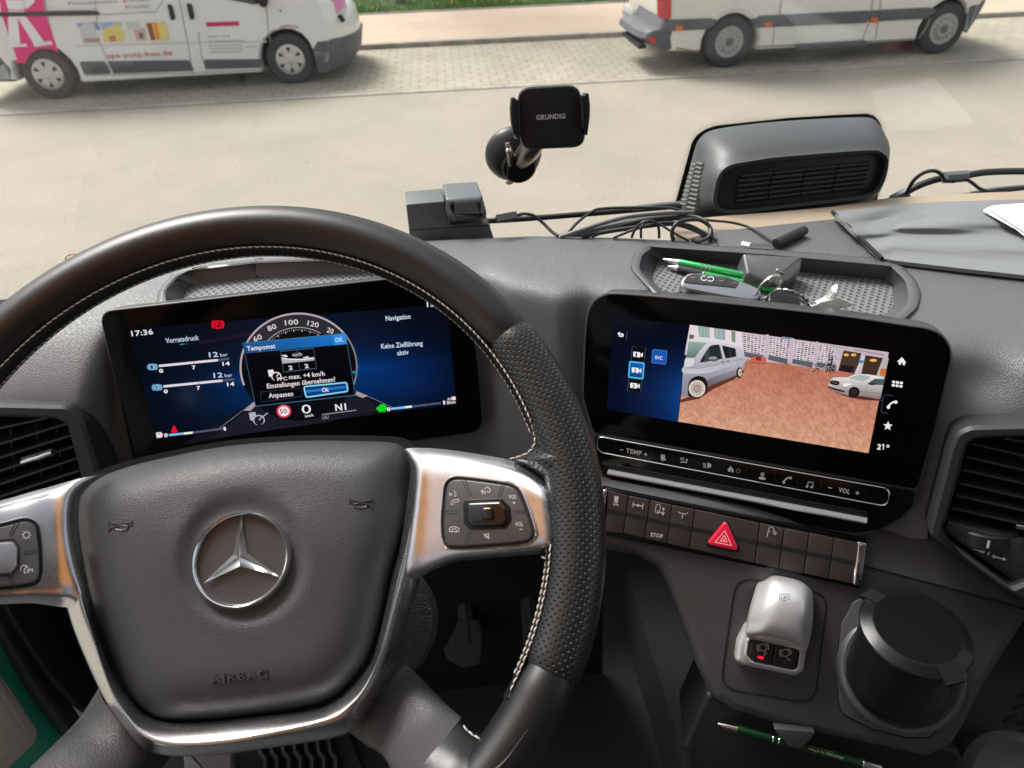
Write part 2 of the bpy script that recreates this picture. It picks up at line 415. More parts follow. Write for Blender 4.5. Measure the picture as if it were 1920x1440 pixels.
for i in range(70):
    a, b = r_.uniform(-2.2, 4.5), 5.5+1.6*r_.random(); p = sp(a, b, .06+r_.uniform(.08, .12)); mb.sphere(p, .018, 6, 4, (1, 1, .5))
o = mb.obj('dandelions', m_dand, kind='stuff'); tag(o, 'yellow dandelion heads scattered in the grass', 'flowers')
# tree on the verge (only its foot shows)
m_bark = mat('bark', (0.20, 0.165, 0.13), 0.9, bump=('noise', 30, .02), vary=.35, vscale=12)
m_leaf = mat('leaves', (0.06, 0.12, 0.02), 0.6, vary=.4, vscale=3)
def tree(pos, h, tr, label, seed):
    r = random.Random(seed); t = thing('street_tree', pos, label, 'tree')
    mb = MB(); P0 = Vector(pos); pts = []; rad = []
    for k in range(9):
        u = k/8; pts.append(P0+Vector((math.sin(u*3)*.05*h*.3, math.cos(u*2.3)*.03*h*.2-.02*h*.2, u*h*.55-.05))); rad.append(tr*(1.5 if k == 0 else 1)*(1-.55*u))
    mb.tube(pts, rad, 14)
    for k in range(9):
        b0 = pts[4+k % 5]; an = k*2.4; d = Vector((math.cos(an), math.sin(an), .9)); L = h*.28
        mb.tube([b0, b0+d*L*.5, b0+d*L+Vector((0, 0, L*.2))], [tr*.4, tr*.25, tr*.08], 7)
    mb.obj('trunk', m_bark, t)
    vs = []; fs = []
    for c in range(46):
        u = r.random(); an = r.uniform(0, 6.28); cc = P0+Vector((math.cos(an)*h*.27*math.sqrt(u), math.sin(an)*h*.27*math.sqrt(u), h*(.5+.45*r.random())))
        for i in range(110):
            p = cc+Vector((r.gauss(0, 1), r.gauss(0, 1), r.gauss(0, .8)))*h*.045; d = Vector((r.uniform(-1, 1), r.uniform(-1, 1), r.uniform(-1, 1))).normalized(); e = d.orthogonal().normalized(); k = len(vs)
            vs += [p-d*.06, p+e*.035, p+d*.06, p-e*.035]; fs.append((k, k+1, k+2, k+3))
    link('crown', me_from(vs, fs), m_leaf, t, smooth=False)
def gp(x, y, z=0): r = ray(x, y); return CAM + r*((z-CAM.z)/r.z)
_g = gp(749, 6, .06); tree((_g.x, _g.y+.1, .06), 7.5, .075, 'young tree whose foot stands in the grass behind the white panel van', 11)
# ------------------------------------------------------------------ vans
m_white = mat('white van paint', (0.80, 0.80, 0.77), 0.28, coat=.4, vary=.04, vscale=1.5)
m_cream = mat('cream van paint', (0.80, 0.78, 0.69), 0.32, coat=.3, vary=.05, vscale=1.5)
m_pink = mat('magenta film', (0.78, 0.008, 0.20), 0.35)
m_bump = mat('grey bumper plastic', (0.105, 0.113, 0.122), 0.5, vary=.15, vscale=4)
m_tyre = mat('tyre rubber', (0.055, 0.055, 0.055), 0.75, vary=.2, vscale=9)
m_cap = mat('wheel cover silver', (0.62, 0.60, 0.56), 0.35, metal=.35, vary=.12, vscale=14)
m_steel = mat('steel wheel', (0.42, 0.42, 0.40), 0.45, metal=.3, vary=.15, vscale=20)
m_hole = mat('wheel hole', (0.05, 0.045, 0.035), .8)
m_under = mat('underbody', (0.02, 0.02, 0.02), .9)
m_vglass = mat('van glass', (0.03, 0.05, 0.055), 0.06, coat=.5)
m_lamp = mat('red lamp lens', (0.60, 0.012, 0.03), 0.15, coat=.6)
m_orange = mat('orange marker', (0.75, 0.16, 0.02), 0.25)
m_clear = mat('headlamp lens', (0.62, 0.63, 0.60), 0.1, metal=.1, coat=.8)
m_seam = mat('door gap', (0.33, 0.33, 0.31), .8)
m_black = mat('black rubber', (0.015, 0.015, 0.016), .55)
def van_vol(name, P, ol, w0, w1, m, par, s_nose=None, soft=.25, rk=.03, grow=0, side=.03, tumble=0, tail=None):
    """side outline ol [(s,z)] given a real width from w0 to w1 (into the street side), with a nose rounded in plan"""
    if area2(ol) < 0: ol = ol[::-1]
    W = w1-w0; rs = []
    for u, ins in ((0, rk), (.012, rk*.35), (.035, 0), (.12, 0), (.25, 0), (.4, 0), (.5, 0), (.6, 0), (.75, 0), (.88, 0), (.965, 0), (.988, rk*.35), (1, rk)):
        q = inset(ol, ins-grow); ring = []
        for p in q:
            s_, z = p.x, p.y; g = abs(2*(w0+W*u)/1.9-1)**3
            if s_nose: k = max(0, min(1, (s_-(s_nose-.9))/.9)); s_ -= soft*k*k*g
            if tail is not None: k = max(0, min(1, ((tail+.4)-s_)/.4)); s_ += .10*k*k*abs(2*(w0+W*u)/1.9-1)**6
            tw = tumble*max(0, z-1.0)*(1-2*(w0+W*u)/1.9)
            ring.append(P.world(s_, z, side-(w0+W*u)-tw))
        rs.append(ring)
    mb = MB(); mb.rings(rs); return mb.obj(name, m, par)
def arch(cs, cz, r, a0, a1, n=10): return [(cs+r*math.cos(R(a0+(a1-a0)*k/n)), cz+r*math.sin(R(a0+(a1-a0)*k/n))) for k in range(n+1)]
def wheel(P, s, par, r, off, style, width=.21):
    w = MB(); O = P.world(s, r, off); ax = P.n; rr = r*.60
    w.lathe([(rr*.98, -.02), (rr, -.006), (rr*1.1, 0), (r*.86, .004), (r*.95, -.008), (r, -.035), (r, -width+.03), (r*.93, -width), (rr, -width), (rr*.9, -width*.5)], O, ax, 56, closed_prof=False)
    wo_ = w.obj('wheel', m_tyre, par)
    c = MB()
    if style == 'cap':
        c.lathe([(0.001, .012), (r*.12, .012), (r*.17, .004), (r*.30, .010), (r*.45, .014), (r*.55, .006), (r*.60, -.004), (r*.61, -.02)], O, ax, 48)
        c.obj('hubcap', m_cap, wo_)
        for k in range(6):
            a = math.pi/6+k*math.pi/3; e = P.e*math.cos(a)+P.u*math.sin(a); f = P.e*-math.sin(a)+P.u*math.cos(a)
            tri = [(.27, 0), (.47, .095), (.50, 0.0), (.47, -.095)]; ring = [O+e*(r*x)+f*(r*y)+P.n*.0155 for x, y in tri]; ring0 = [q-P.n*.03 for q in ring]; h = MB(); h.rings([ring0, ring]); h.obj('vent_hole', m_hole, wo_)
    else:
        c.lathe([(0.001, .004), (r*.17, .004), (r*.19, -.004), (r*.205, .012), (r*.30, .014), (r*.34, -.008), (r*.47, -.012), (r*.50, .0), (r*.585, .004), (r*.61, -.01)], O, ax, 48)
        c.obj('wheel_disc', m_steel, wo_)
        for k in range(14):
            a = k*2*math.pi/14; e = P.e*math.cos(a)+P.u*math.sin(a); f = P.e*-math.sin(a)+P.u*math.cos(a)
            ring = [O+e*(r*(.405+.035*math.cos(t*math.pi/4)))+f*(r*.03*math.sin(t*math.pi/4))+P.n*-.006 for t in range(8)]; h = MB(); h.rings([[q-P.n*.03 for q in ring], ring]); h.obj('vent_hole', m_hole, wo_)
        c = MB(); c.lathe([(0.001, .009), (r*.13, .009), (r*.165, 0), (r*.17, -.01)], O, ax, 24); c.obj('hub_cover', mat('hub grey', (.13, .13, .13), .5), wo_)
# ---- left: the white panel van with the company livery
PL = Plane(105, 187, 9.46, (1, .016, 0), (0, 0, -1))
vt = thing('panel_van', PL.world(1.6, 0, -.9), 'white panel van with magenta livery and a plasterer web address on its side', 'van')
ol = [(-.86, .30), (-.70, .26), (-.37, .26)]+arch(.02, .305, .385, 187, -12)+[(.42, .185), (2.72, .175)]+arch(3.13, .305, .385, 190, -5)+[(3.56, .22), (3.88, .25), (4.02, .36), (4.07, .55), (4.03, .78), (3.91, .95), (3.68, 1.08), (3.20, 1.24), (2.95, 1.34), (2.30, 1.86), (2.05, 1.95), (0.6, 1.99), (-.72, 1.96), (-.84, 1.82), (-.88, 1.0), (-.88, .6)]
van_vol('body', PL, ol, 0, 1.9, m_white, vt, 4.07, .40, tumble=.10, tail=-.88)
van_vol('underbody', PL, [(-.7, .24), (3.7, .20), (3.7, .75), (-.7, .75)], .30, 1.6, m_under, vt, rk=.0)
van_vol('front_bumper', PL, [(3.50, .43), (3.535, .14), (3.76, .13), (3.94, .17), (4.04, .30), (4.08, .50), (4.03, .54), (3.85, .53), (3.64, .53)], 0, 1.9, m_bump, vt, 4.07, .40, grow=.014, side=.03, rk=.02)
van_vol('rear_bumper', PL, [(-.96, .34), (-.90, .28), (-.42, .26), (-.36, .42), (-.44, .56), (-.86, .62), (-.94, .60)], 0, 1.9, m_bump, vt, None, grow=.012, tail=-.92)
for s in (0.02, 3.13): wheel(PL, s, vt, .315, -.005, 'cap')
S = .030
def pside(name, px, z1, m, par, P=PL, bev=.003, r=4): return plate(name, P, rpoly(px, r), S-.004, S+z1, m, par, bev)
pside('side_strip', [(148, 116), (196, 115), (209, 138), (158, 140)], .014, m_bump, vt)
pside('side_strip', [(200, 115), (354, 113), (364, 133), (214, 138)], .014, m_bump, vt)
pside('side_strip', [(381, 112), (490, 111), (492, 127), (387, 130)], .014, m_bump, vt)
pside('door_handle', [(313, 8), (322, 10), (329, 37), (320, 39)], .02, m_black, vt, bev=.006, r=8)
pside('door_handle', [(349, 6), (359, 8), (365, 36), (356, 38)], .02, m_black, vt, bev=.006, r=8)
pside('sliding_rail', [(-120, 26), (165, 20), (180, 21), (190, 28), (175, 29), (-120, 33)], .012, m_black, vt, r=2)
pside('window', [(400, -60), (412, -4), (478, 9), (494, -10), (480, -60)], .003, m_vglass, vt)
mb = MB(); mb.sphere(PL.at(492, -2, S+.10), .07, 14, 9, (1, 1.1, 1.4)); mb.tube([PL.at(480, 4, S), PL.at(488, 1, S+.08)], .025, 8); mb.obj('wing_mirror', m_black, vt)
c = Canvas(PL, S+.002, .0004)
seam = (150, 152, 148)
for pts in ([(178, 0), (186, 80), (204, 116), (214, 140)], [(336, 0), (352, 80), (362, 138)], [(372, 60), (378, 105), (388, 135)], [(498, -5), (503, 60), (508, 80)], [(160, 141), (362, 137), (500, 130)], [(192, 28), (292, 22), (306, 0)]): c.line(pts, 1.6, seam, 1)
for pts in ([(140, 86), (360, 80), (500, 78)],): c.line(pts, 3, (205, 207, 200), 1)
MG = (232, 20, 128)
c.poly([(-60, -40), (80, -30), (84, 22), (110, 99), (98, 93), (90, 91), (72, 92), (58, 100), (50, 112), (47, 119), (31, 118), (14, 70), (-5, 20)], MG, 1)
c.poly([(-70, -40), (-6, -40), (2, 25), (32, 112), (20, 114), (4, 76)], (226, 226, 220), 2)   # pale stripe left of the film
W_ = (238, 236, 236)
c.poly([(10, 0), (48, 0), (46, 18), (16, 18)], W_, 3); c.poly([(40, 2), (60, -6), (66, 2), (52, 16), (44, 14)], W_, 3)
c.poly([(15, 20), (45, 20), (48, 33), (17, 33)], W_, 3)
c.poly([(15, 33), (33, 33), (38, 84), (17, 84)], W_, 3); c.poly([(33, 33), (50, 33), (84, 80), (64, 83)], W_, 3)
c.poly([(17, 84), (49, 82), (51, 87), (17, 89)], W_, 3); c.poly([(62, 82), (96, 77), (99, 83), (64, 88)], W_, 3)
# picture strip of buildings
c.poly([(143, 44), (310, 38), (318, 76), (156, 81)], (226, 224, 216), 2)
c.poly([(143, 44), (182, 42), (190, 56), (152, 58)], (120, 140, 200), 3); c.poly([(186, 43), (225, 41), (230, 48), (192, 56)], (150, 180, 225), 3)
c.poly([(148, 50), (160, 42), (175, 44), (188, 80), (156, 81)], (205, 205, 208), 4); c.poly([(157, 72), (186, 71), (188, 79), (158, 80)], (170, 150, 140), 5)
c.poly([(191, 56), (222, 42), (234, 62), (233, 77), (196, 79)], (226, 208, 120), 4); c.poly([(204, 68), (216, 66), (218, 78), (206, 78)], (190, 130, 70), 5)
c.poly([(236, 42), (258, 40), (266, 52), (238, 56)], (200, 205, 196), 4); c.poly([(250, 56), (272, 52), (276, 75), (256, 76)], (205, 170, 160), 4); c.poly([(260, 62), (268, 61), (269, 72), (262, 73)], (90, 85, 85), 5)
c.poly([(273, 43), (310, 41), (318, 75), (284, 76)], (238, 214, 120), 4); c.poly([(274, 44), (284, 43), (292, 75), (283, 76)], (150, 80, 70), 5); c.poly([(286, 43), (294, 43), (300, 75), (294, 75)], (240, 150, 50), 5)
c.text('sps-putz-bau.de', 203, 108, 325, 102, (205, 70, 90), h=9, layer=3, bold=.02)
for t, a, b in (('Wärmedämmsysteme', (138, 9), (222, 4)), ('Malerarbeiten', (240, 3), (282, 1)), ('Trockenbau', (242, 16), (282, 13))): c.text(t, *a, *b, (120, 120, 122), h=6, layer=3)
for x, y in ((130, 6), (233, 3), (237, 14)): c.disc(x, y, 2.4, 2.4, (220, 60, 80), 3, 8)
c.poly([(386, 42), (447, 40), (449, 48), (387, 50)], (205, 35, 95), 3)
rr_ = random.Random(2)
for i, (x0, y0, x1) in enumerate(((389, 69, 410), (413, 68, 432), (390, 78, 456), (392, 86, 456), (393, 92, 456), (396, 98, 456), (462, 88, 484))):
    x = x0
    while x < x1: l = rr_.uniform(3, 7); c.line([(x, y0-(x-x0)*.03), (min(x+l, x1), y0-(x+l-x0)*.03)], 2.0, (160, 160, 158), 3); x += l+1.6
c.line([(524, 52), (536, 48), (548, 49), (560, 51)], 3, (205, 130, 150), 3); c.disc(526, 20, 2.2, 2.4, (150, 145, 130), 3, 10)
c.obj('livery', PRINT, vt)
# headlamp and a sticker on the wing
hp = [(586, 5), (600, -12), (622, -20), (640, -10), (652, 12), (647, 30), (635, 40), (618, 38), (600, 30), (590, 18)]
P_HL = Plane(618, 10, PL.depth(618, 10)+.16, (.90, .45, 0), (.12, -.35, -.93))
plate('headlamp', P_HL, rpoly(hp, 8), -.05, .012, m_clear, vt, .006)
c = Canvas(P_HL, .014, .001); c.poly([(610, 8), (630, -6), (648, -2), (646, 12), (630, 28)], (226, 150, 190)); c.obj('sticker', PRINT, vt)
plate('lower_intake', P_HL, [(633, 30), (640, 26), (648, 38), (643, 42)], 0, .03, m_black, vt)
# ---- right: the cream delivery van
PR = Plane(1365, 128, 9.79, (1, .012, 0), (0, 0, -1))
vt2 = thing('delivery_van', PR.world(1.5, 0, -.95), 'cream delivery van with grey side band and steel wheels, parked on the right', 'van')
ol = [(-.98, .45), (-.86, .26), (-.48, .235)]+arch(-.03, .31, .40, 188, -12)+[(.38, .21), (2.66, .20)]+arch(3.07, .31, .40, 192, -8)+[(3.50, .27), (3.66, .30), (3.80, .46), (3.84, .62), (3.80, 1.0), (3.55, 1.3), (3.0, 1.45), (2.4, 2.2), (2.0, 2.42), (.2, 2.46), (-.85, 2.42), (-1.0, 2.2), (-1.04, .9)]
van_vol('body', PR, ol, 0, 1.98, m_cream, vt2, 3.84, .38, tumble=.05, tail=-1.04)
van_vol('underbody', PR, [(-.7, .26), (3.4, .24), (3.4, .8), (-.7, .8)], .30, 1.6, m_under, vt2, rk=0)
van_vol('front_bumper', PR, [(3.42, .60), (3.45, .30), (3.62, .27), (3.82, .44), (3.87, .62), (3.84, .64), (3.5, .63)], 0, 1.98, m_bump, vt2, 3.84, .38, grow=.014)
van_vol('rear_bumper', PR, [(-1.26, .50), (-1.28, .44), (-1.18, .36), (-.98, .30), (-.86, .30), (-.84, .66), (-1.00, .66), (-1.05, .54), (-1.2, .53)], 0, 1.15, m_bump, vt2, None, grow=.012, tail=-1.2)
for s in (-.03, 3.07): wheel(PR, s, vt2, .33, -.012, 'steel', .22)
pR = lambda n, px, z, m, r=3, bev=.003: plate(n, PR, rpoly(px, r), S-.004, S+z, m, vt2, bev)
pR('side_band', [(1248, 38), (1330, 35), (1350, 38), (1328, 55), (1264, 58), (1240, 60)], .016, m_bump)
pR('side_band', [(1408, 33), (1425, 30), (1632, 20), (1626, 43), (1418, 52)], .016, m_bump)
pR('side_band', [(1653, 19), (1742, 14), (1758, 18), (1738, 35), (1646, 40)], .016, m_bump)
pR('side_band', [(1634, 20), (1651, 19), (1644, 41), (1628, 42)], .012, m_bump)
for x, y in ((1274, 53), (1441, 47), (1640, 38)): pR('marker_lamp', [(x-7, y-4), (x+7, y-5), (x+7, y+4), (x-7, y+5)], .024, m_orange, 2)
c = Canvas(PR, S+.003, .0004)
for pts in ([(1468, -20), (1462, 25), (1452, 52), (1448, 86)], [(1640, -20), (1634, 20)], [(1654, -20), (1650, 20)], [(1629, 43), (1617, 75)], [(1647, 40), (1641, 74)], [(1744, 34), (1738, 50), (1722, 72)]): c.line(pts, 1.8, (165, 160, 145), 1)
c.line([(1268, 90), (1310, 97)], 3, (150, 125, 95), 1)
c.line([(1412, 88), (1560, 81), (1715, 73)], 2.4, (140, 120, 92), 1)
c.obj('door_gap', PRINT, vt2)
pR('side_step', [(1490, 84), (1625, 76), (1628, 85), (1500, 93)], .05, m_bump)
# swage over the rear wheel
loft('wheel_arch_flare', [[PR.at(x, y, S+.001) for x, y in spline([(1330, 32), (1345, 18), (1365, 9), (1390, 8), (1408, 16), (1424, 30)], 6)], [PR.at(x, y, S+.03) for x, y in spline([(1334, 34), (1348, 23), (1366, 15), (1388, 14), (1404, 21), (1418, 33)], 6)], [PR.at(x, y, S+.001) for x, y in spline([(1345, 38), (1356, 30), (1368, 25), (1385, 24), (1397, 29), (1408, 36)], 6)]], 30, m_cream, vt2)
# rear face: lamp, plate, hinges
P_RR = Plane(1238, 30, PR.depth(1238, 30)+.0, (.18, -.98, 0), (.02, .0, -1))
P_RR.O = PR.world(-1.03, .7, -.9)
plate('tail_lamp', PR, [(1232, -30), (1259, -30), (1259, 34), (1240, 36), (1234, 30)], S-.03, S+.014, m_lamp, vt2, .006)
plate('rear_reflector', PR, rpoly([(1218, 70), (1230, 71), (1230, 82), (1219, 80)], 2), S-.02, S+.03, m_lamp, vt2, .004)
pl_c = [(1168, 8), (1187, 18), (1185, 40), (1168, 30)]
plate('number_plate', P_RR, pl_c, .02, .04, mat('plate white', (.62, .64, .64), .4), vt2, .002)
c = Canvas(P_RR, .0415, .001); c.text('N 2047', 1171, 27, 1184, 35, (40, 40, 45), h=10); c.obj('plate_number', PRINT, vt2)
c = Canvas(P_RR, .012, .001); c.line([(1170, -20), (1172, 45), (1222, 68)], 2, (120, 118, 110)); c.line([(1228, -20), (1232, 62)], 2, (140, 136, 124)); c.obj('rear_door_gap', PRINT, vt2)
# dark tow step under the rear
mb = MB(); a_ = PR.world(-1.22, .33, -.5); mb.box(a_, .10, .9, .05); mb.obj('tow_bar', m_under, vt2)
# red plastic wedge lying behind the van's front wheel
_p = gp(1700, 98); mb = MB()
mb.add([_p+Vector(v) for v in ((-.20, .1, 0), (.20, .1, 0), (.20, .35, 0), (-.20, .35, 0), (-.18, .14, .12), (.19, .30, .12), (.19, .34, .12), (-.18, .34, .12))], [(0, 1, 2, 3), (0, 4, 5, 1), (1, 5, 6, 2), (2, 6, 7, 3), (3, 7, 4, 0), (4, 7, 6, 5)])
o = mb.obj('red_crate', mat('faded red plastic', (.42, .06, .07), .5)); tag(o, 'faded red plastic block lying on the ground behind the front wheel of the cream van', 'plastic block')
# ================================================================== the dashboard
K = lambda v: (v*.97, v*1.0, v*1.05)
m_dash = mat('grained dash plastic', K(.110), .50, spec=.9, bump=('grain', 560, .00020), rvary=.02)
m_pad = m_dash
m_panel = mat('console plastic', (.060, .058, .059), .50, bump=('noise', 1500, .00012), rvary=.07)
m_smooth = mat('smooth black plastic', (.085, .087, .091), .40, spec=.8, rvary=.05)
m_pblack = mat('piano black', (.004, .004, .005), .10, spec=.3)
m_glassk = mat('display glass', (.002, .002, .003), .10, spec=.10)
m_vent = mat('vent plastic', (.028, .028, .031), .45)
m_deep = mat('deep black', (.004, .004, .004), .8)
m_silver = mat('satin silver', (.66, .66, .67), .27, metal=1.0, rvary=.05)
m_chrome = mat('chrome', (.80, .80, .80), .07, metal=1.0)
m_dot = None
def dot_mat():
    m = bpy.data.materials.new('dotted rubber'); m.use_nodes = True; nt = m.node_tree; b = nt.nodes['Principled BSDF']
    b.inputs['Base Color'].default_value = (.045, .046, .05, 1); b.inputs['Roughness'].default_value = .55
    tc = nt.nodes.new('ShaderNodeTexCoord'); v = _tex(nt, 'ShaderNodeTexVoronoi', 150, Randomness=0.0); mp = nt.nodes.new('ShaderNodeMapping'); mp.inputs['Rotation'].default_value = (0, 0, R(45)); mp.inputs['Scale'].default_value = (1.25, .9, 0.0)
    nt.links.new(tc.outputs['Object'], mp.inputs['Vector']); nt.links.new(mp.outputs[0], v.inputs['Vector'])
    mr = nt.nodes.new('ShaderNodeMapRange'); mr.inputs[1].default_value = .18; mr.inputs[2].default_value = .34; nt.links.new(v.outputs['Distance'], mr.inputs[0])
    bp = nt.nodes.new('ShaderNodeBump'); bp.inputs['Distance'].default_value = .0012; nt.links.new(mr.outputs[0], bp.inputs['Height']); nt.links.new(bp.outputs[0], b.inputs['Normal'])
    mx = nt.nodes.new('ShaderNodeMix'); mx.data_type = 'RGBA'; mx.inputs[6].default_value = (.08, .082, .086, 1); mx.inputs[7].default_value = (.19, .195, .20, 1)
    nt.links.new(mr.outputs[0], mx.inputs[0]); nt.links.new(mx.outputs[2], b.inputs['Base Color']); return m
m_dot = dot_mat()
dash = thing('dashboard', at(1000, 520, .75), 'grained black truck dashboard running under the windscreen behind the steering wheel', 'dashboard')
def interp(tab, x):
    if x <= tab[0][0]: return tab[0][1]
    for (a, b), (c, d) in zip(tab, tab[1:]):
        if x <= c: return b+(d-b)*(x-a)/(c-a)
    return tab[-1][1]
def sstep(a, b, x): t = max(0, min(1, (x-a)/(b-a))); return t*t*(3-2*t)
def inpoly(p, x, y):
    c = False; n = len(p)
    for i in range(n):
        x1, y1 = p[i][:2]; x2, y2 = p[i-1][:2]
        if (y1 > y) != (y2 > y) and x < (x2-x1)*(y-y1)/(y2-y1)+x1: c = not c
    return c
FAR = [(-200, 660), (0, 592), (200, 528), (480, 474), (700, 457), (820, 452), (1000, 444), (1150, 447), (1260, 452), (1300, 447), (1337, 436), (1566, 412), (1640, 393), (1720, 386), (1920, 378), (2100, 374)]
TRAY_O = [(1181, 504), (1187, 477), (1214, 454), (1233, 452), (1445, 467), (1638, 483), (1692, 498), (1719, 527), (1729, 554), (1722, 578), (1690, 606), (1560, 590), (1300, 564), (1230, 556)]
TRAY_I = [(1199, 504), (1206, 477), (1226, 464), (1445, 479), (1669, 500), (1696, 527), (1702, 554), (1697, 573), (1672, 596), (1555, 586), (1305, 561), (1240, 552)]
TRAY_F = [(1222, 526), (1234, 487), (1300, 489), (1495, 508), (1653, 524), (1673, 536), (1677, 562), (1672, 582), (1650, 592), (1550, 584), (1310, 559), (1250, 551)]
LT_O = [(292, 562), (300, 540), (325, 514), (400, 494), (480, 486), (780, 476), (830, 490), (820, 518), (600, 540), (298, 571)]
LT_I = [(311, 560), (311, 545), (332, 522), (352, 509), (480, 494), (770, 484), (812, 496), (806, 516), (600, 538), (316, 569)]
LT_F = [(344, 560), (352, 538), (362, 534), (480, 521), (760, 508), (792, 512), (786, 518), (600, 537), (346, 565)]
VL_S = [(-200, 752), (0, 753), (128, 757), (150, 768), (163, 790), (196, 900), (215, 1000), (-200, 1000)]
VR_S = [(2100, 788), (1920, 794), (1815, 797), (1789, 812), (1776, 846), (1735, 1004), (1920, 1133), (2100, 1255)]
mid = lambda a, b: [((p[0]+q[0])/2, (p[1]+q[1])/2) for p, q in zip(a, b)]
TRAY_M = [(1190, 504), (1197, 477), (1220, 459), (1233, 458), (1445, 473), (1655, 491), (1684, 503), (1708, 527), (1715, 554), (1709, 575), (1680, 600), (1558, 588), (1302, 562), (1236, 554)]
LT_M = [(301, 562), (305, 543), (328, 518), (380, 502), (480, 490), (775, 480), (821, 493), (813, 517), (600, 539), (307, 570)]
def dfield(x, y, holes=True):
    t = P_TOP.depth(x, y)
    fl = P_CLU.depth(x, y, .028); fc = P_CLU.depth(x, y, -.014); fd = P_DIS.depth(x, y, -.014)
    k = sstep(140, 225, x); f = fl*(1-k)+fc*k
    k2 = sstep(1040, 1115, x); fm = P_DIS.depth(x, y, .004-.018*k2)
    k = sstep(880, 960, x); f = f*(1-k)+fm*k
    # shoulder plane at the left, between top and front
    s_ = None
    if x < 320:
        s_ = P_SH.depth(x, y); kk = sstep(320, 200, x) if False else 1-sstep(200, 320, x); s_ = s_*kk + t*(1-kk)
    vals = [t, f]+([s_] if s_ else []); a = 95.0
    mx_ = max(vals); d = mx_+math.log(sum(math.exp((v-mx_)*a) for v in vals))/a
    # soft hollow left and right of the central display
    d += .012*math.exp(-((x-1845)/90)**2-((y-700)/60)**2)
    if holes:
        if inpoly(TRAY_M, x, y) or inpoly(LT_M, x, y): d += .06
        if inpoly([(p[0]+(4 if p[0] < 1900 else 0), p[1]+4) for p in VR_S], x, y) or inpoly(VL_S, x, y): d += .09
    return d
P_SH = Plane(100, 610, P_TOP.depth(100, 610), (1, .08, 0), (0, -.86, -.5))
def skin():
    xs = []; x = -200.0
    while x <= 2120: xs.append(x); x += 7
    NR = 96; vs = []; fs = []
    for x in xs:
        y0 = interp(FAR, x); y1 = 1000 if x < 1000 else 1010
        for j in range(NR+1):
            y = y0+(y1-y0)*j/NR; d = dfield(x, y); vs.append(at(x, y, d))
    # drop the far edge down as a rounded lip
    for i in range(len(xs)-1):
        for j in range(NR):
            a = i*(NR+1)+j; fs.append((a, a+1, a+NR+2, a+NR+1))
    mb = MB(); mb.add(vs, fs)
    lip = []
    for i in range(len(xs)):
        p = vs[i*(NR+1)]; lip.append([p, p+Vector((0, .006, -.002)), p+Vector((0, .012, -.010)), p+Vector((0, .014, -.05))])
    vv = [q for r in lip for q in r]; ff = [(i*4+j, (i+1)*4+j, (i+1)*4+j+1, i*4+j+1) for i in range(len(lip)-1) for j in range(3)]
    mb.add(vv, ff); return mb.obj('dash_skin', m_dash, dash)
skin()
def tray(name, o, i, f, dep, lip=.004):
    n = 120
    Lo = resamp(spline(rpoly(o, 10, 3), 2, True), n, True); Li = resamp(spline(rpoly(i, 10, 3), 2, True), n, True); Lf = resamp(spline(rpoly(f, 8, 3), 2, True), n, True)
    def start(L, q): k = min(range(n), key=lambda k: (L[k]-q).length); return L[k:]+L[:k]
    Li = start(Li, Lo[0]); Lf = start(Lf, Li[0])
    A = lambda L, z, s=0: [P_TOP.at(p.x, p.y, z) for p in L]
    cen = Vector((sum(p.x for p in Lo)/n, sum(p.y for p in Lo)/n)); Lm = [a.lerp(b, .5) for a, b in zip(Lo, Li)]; Ll = [a.lerp(b, .15) for a, b in zip(Lo, Li)]
    mb = MB(); mb.rings([A(Lo, -.012), A(Lo, 0.0), A(Ll, lip*.8), A(Lm, lip), A([a.lerp(b, .9) for a, b in zip(Lo, Li)], lip*.7), A(Li, -.001), A(Lf, dep)], cap0=False, cap1=False)
    r = mb.obj(name, m_smooth, dash); mb = MB(); mb.add(A(Lf, dep+.0005), [tuple(range(n))]); mb.obj('tray_mat', m_dot, r); return r
tray('storage_tray', TRAY_O, TRAY_I, TRAY_F, -.017)
tray('storage_tray', LT_O, LT_I, LT_F, -.014)
hb = rpoly([(1392, 474), (1505, 481), (1502, 506), (1478, 527), (1445, 531), (1400, 513)], 5)
P_HB = Plane(1445, 500, P_TOP.depth(1445, 500, .004), (1, -.1, 0), (0, -.90, -.43)); plate('tray_divider', P_HB, hb, -.016, .004, m_smooth, dash, .003)
# ---- pale cowl ledge at the foot of the windscreen
top = [(1262, 414), (1366, 404), (1450, 398), (1559, 388), (1657, 372), (1800, 363), (2100, 352)]
mb = MB(); rs = []
for x in range(1262, 2110, 20):
    y1 = interp(top, x); y0 = interp([(1262, 452)]+FAR[9:], x)+3; a = P_TOP.at(x, y0, -.004); b = P_TOP.at(x, y1, -.004); rs.append([a+Vector((0, 0, -.02)), a, b, b+Vector((0, 0, -.02))])
mb.rings(rs); mb.obj('cowl_ledge', mat('cowl beige', (.40, .32, .235), .6, vary=.1, vscale=10), dash)
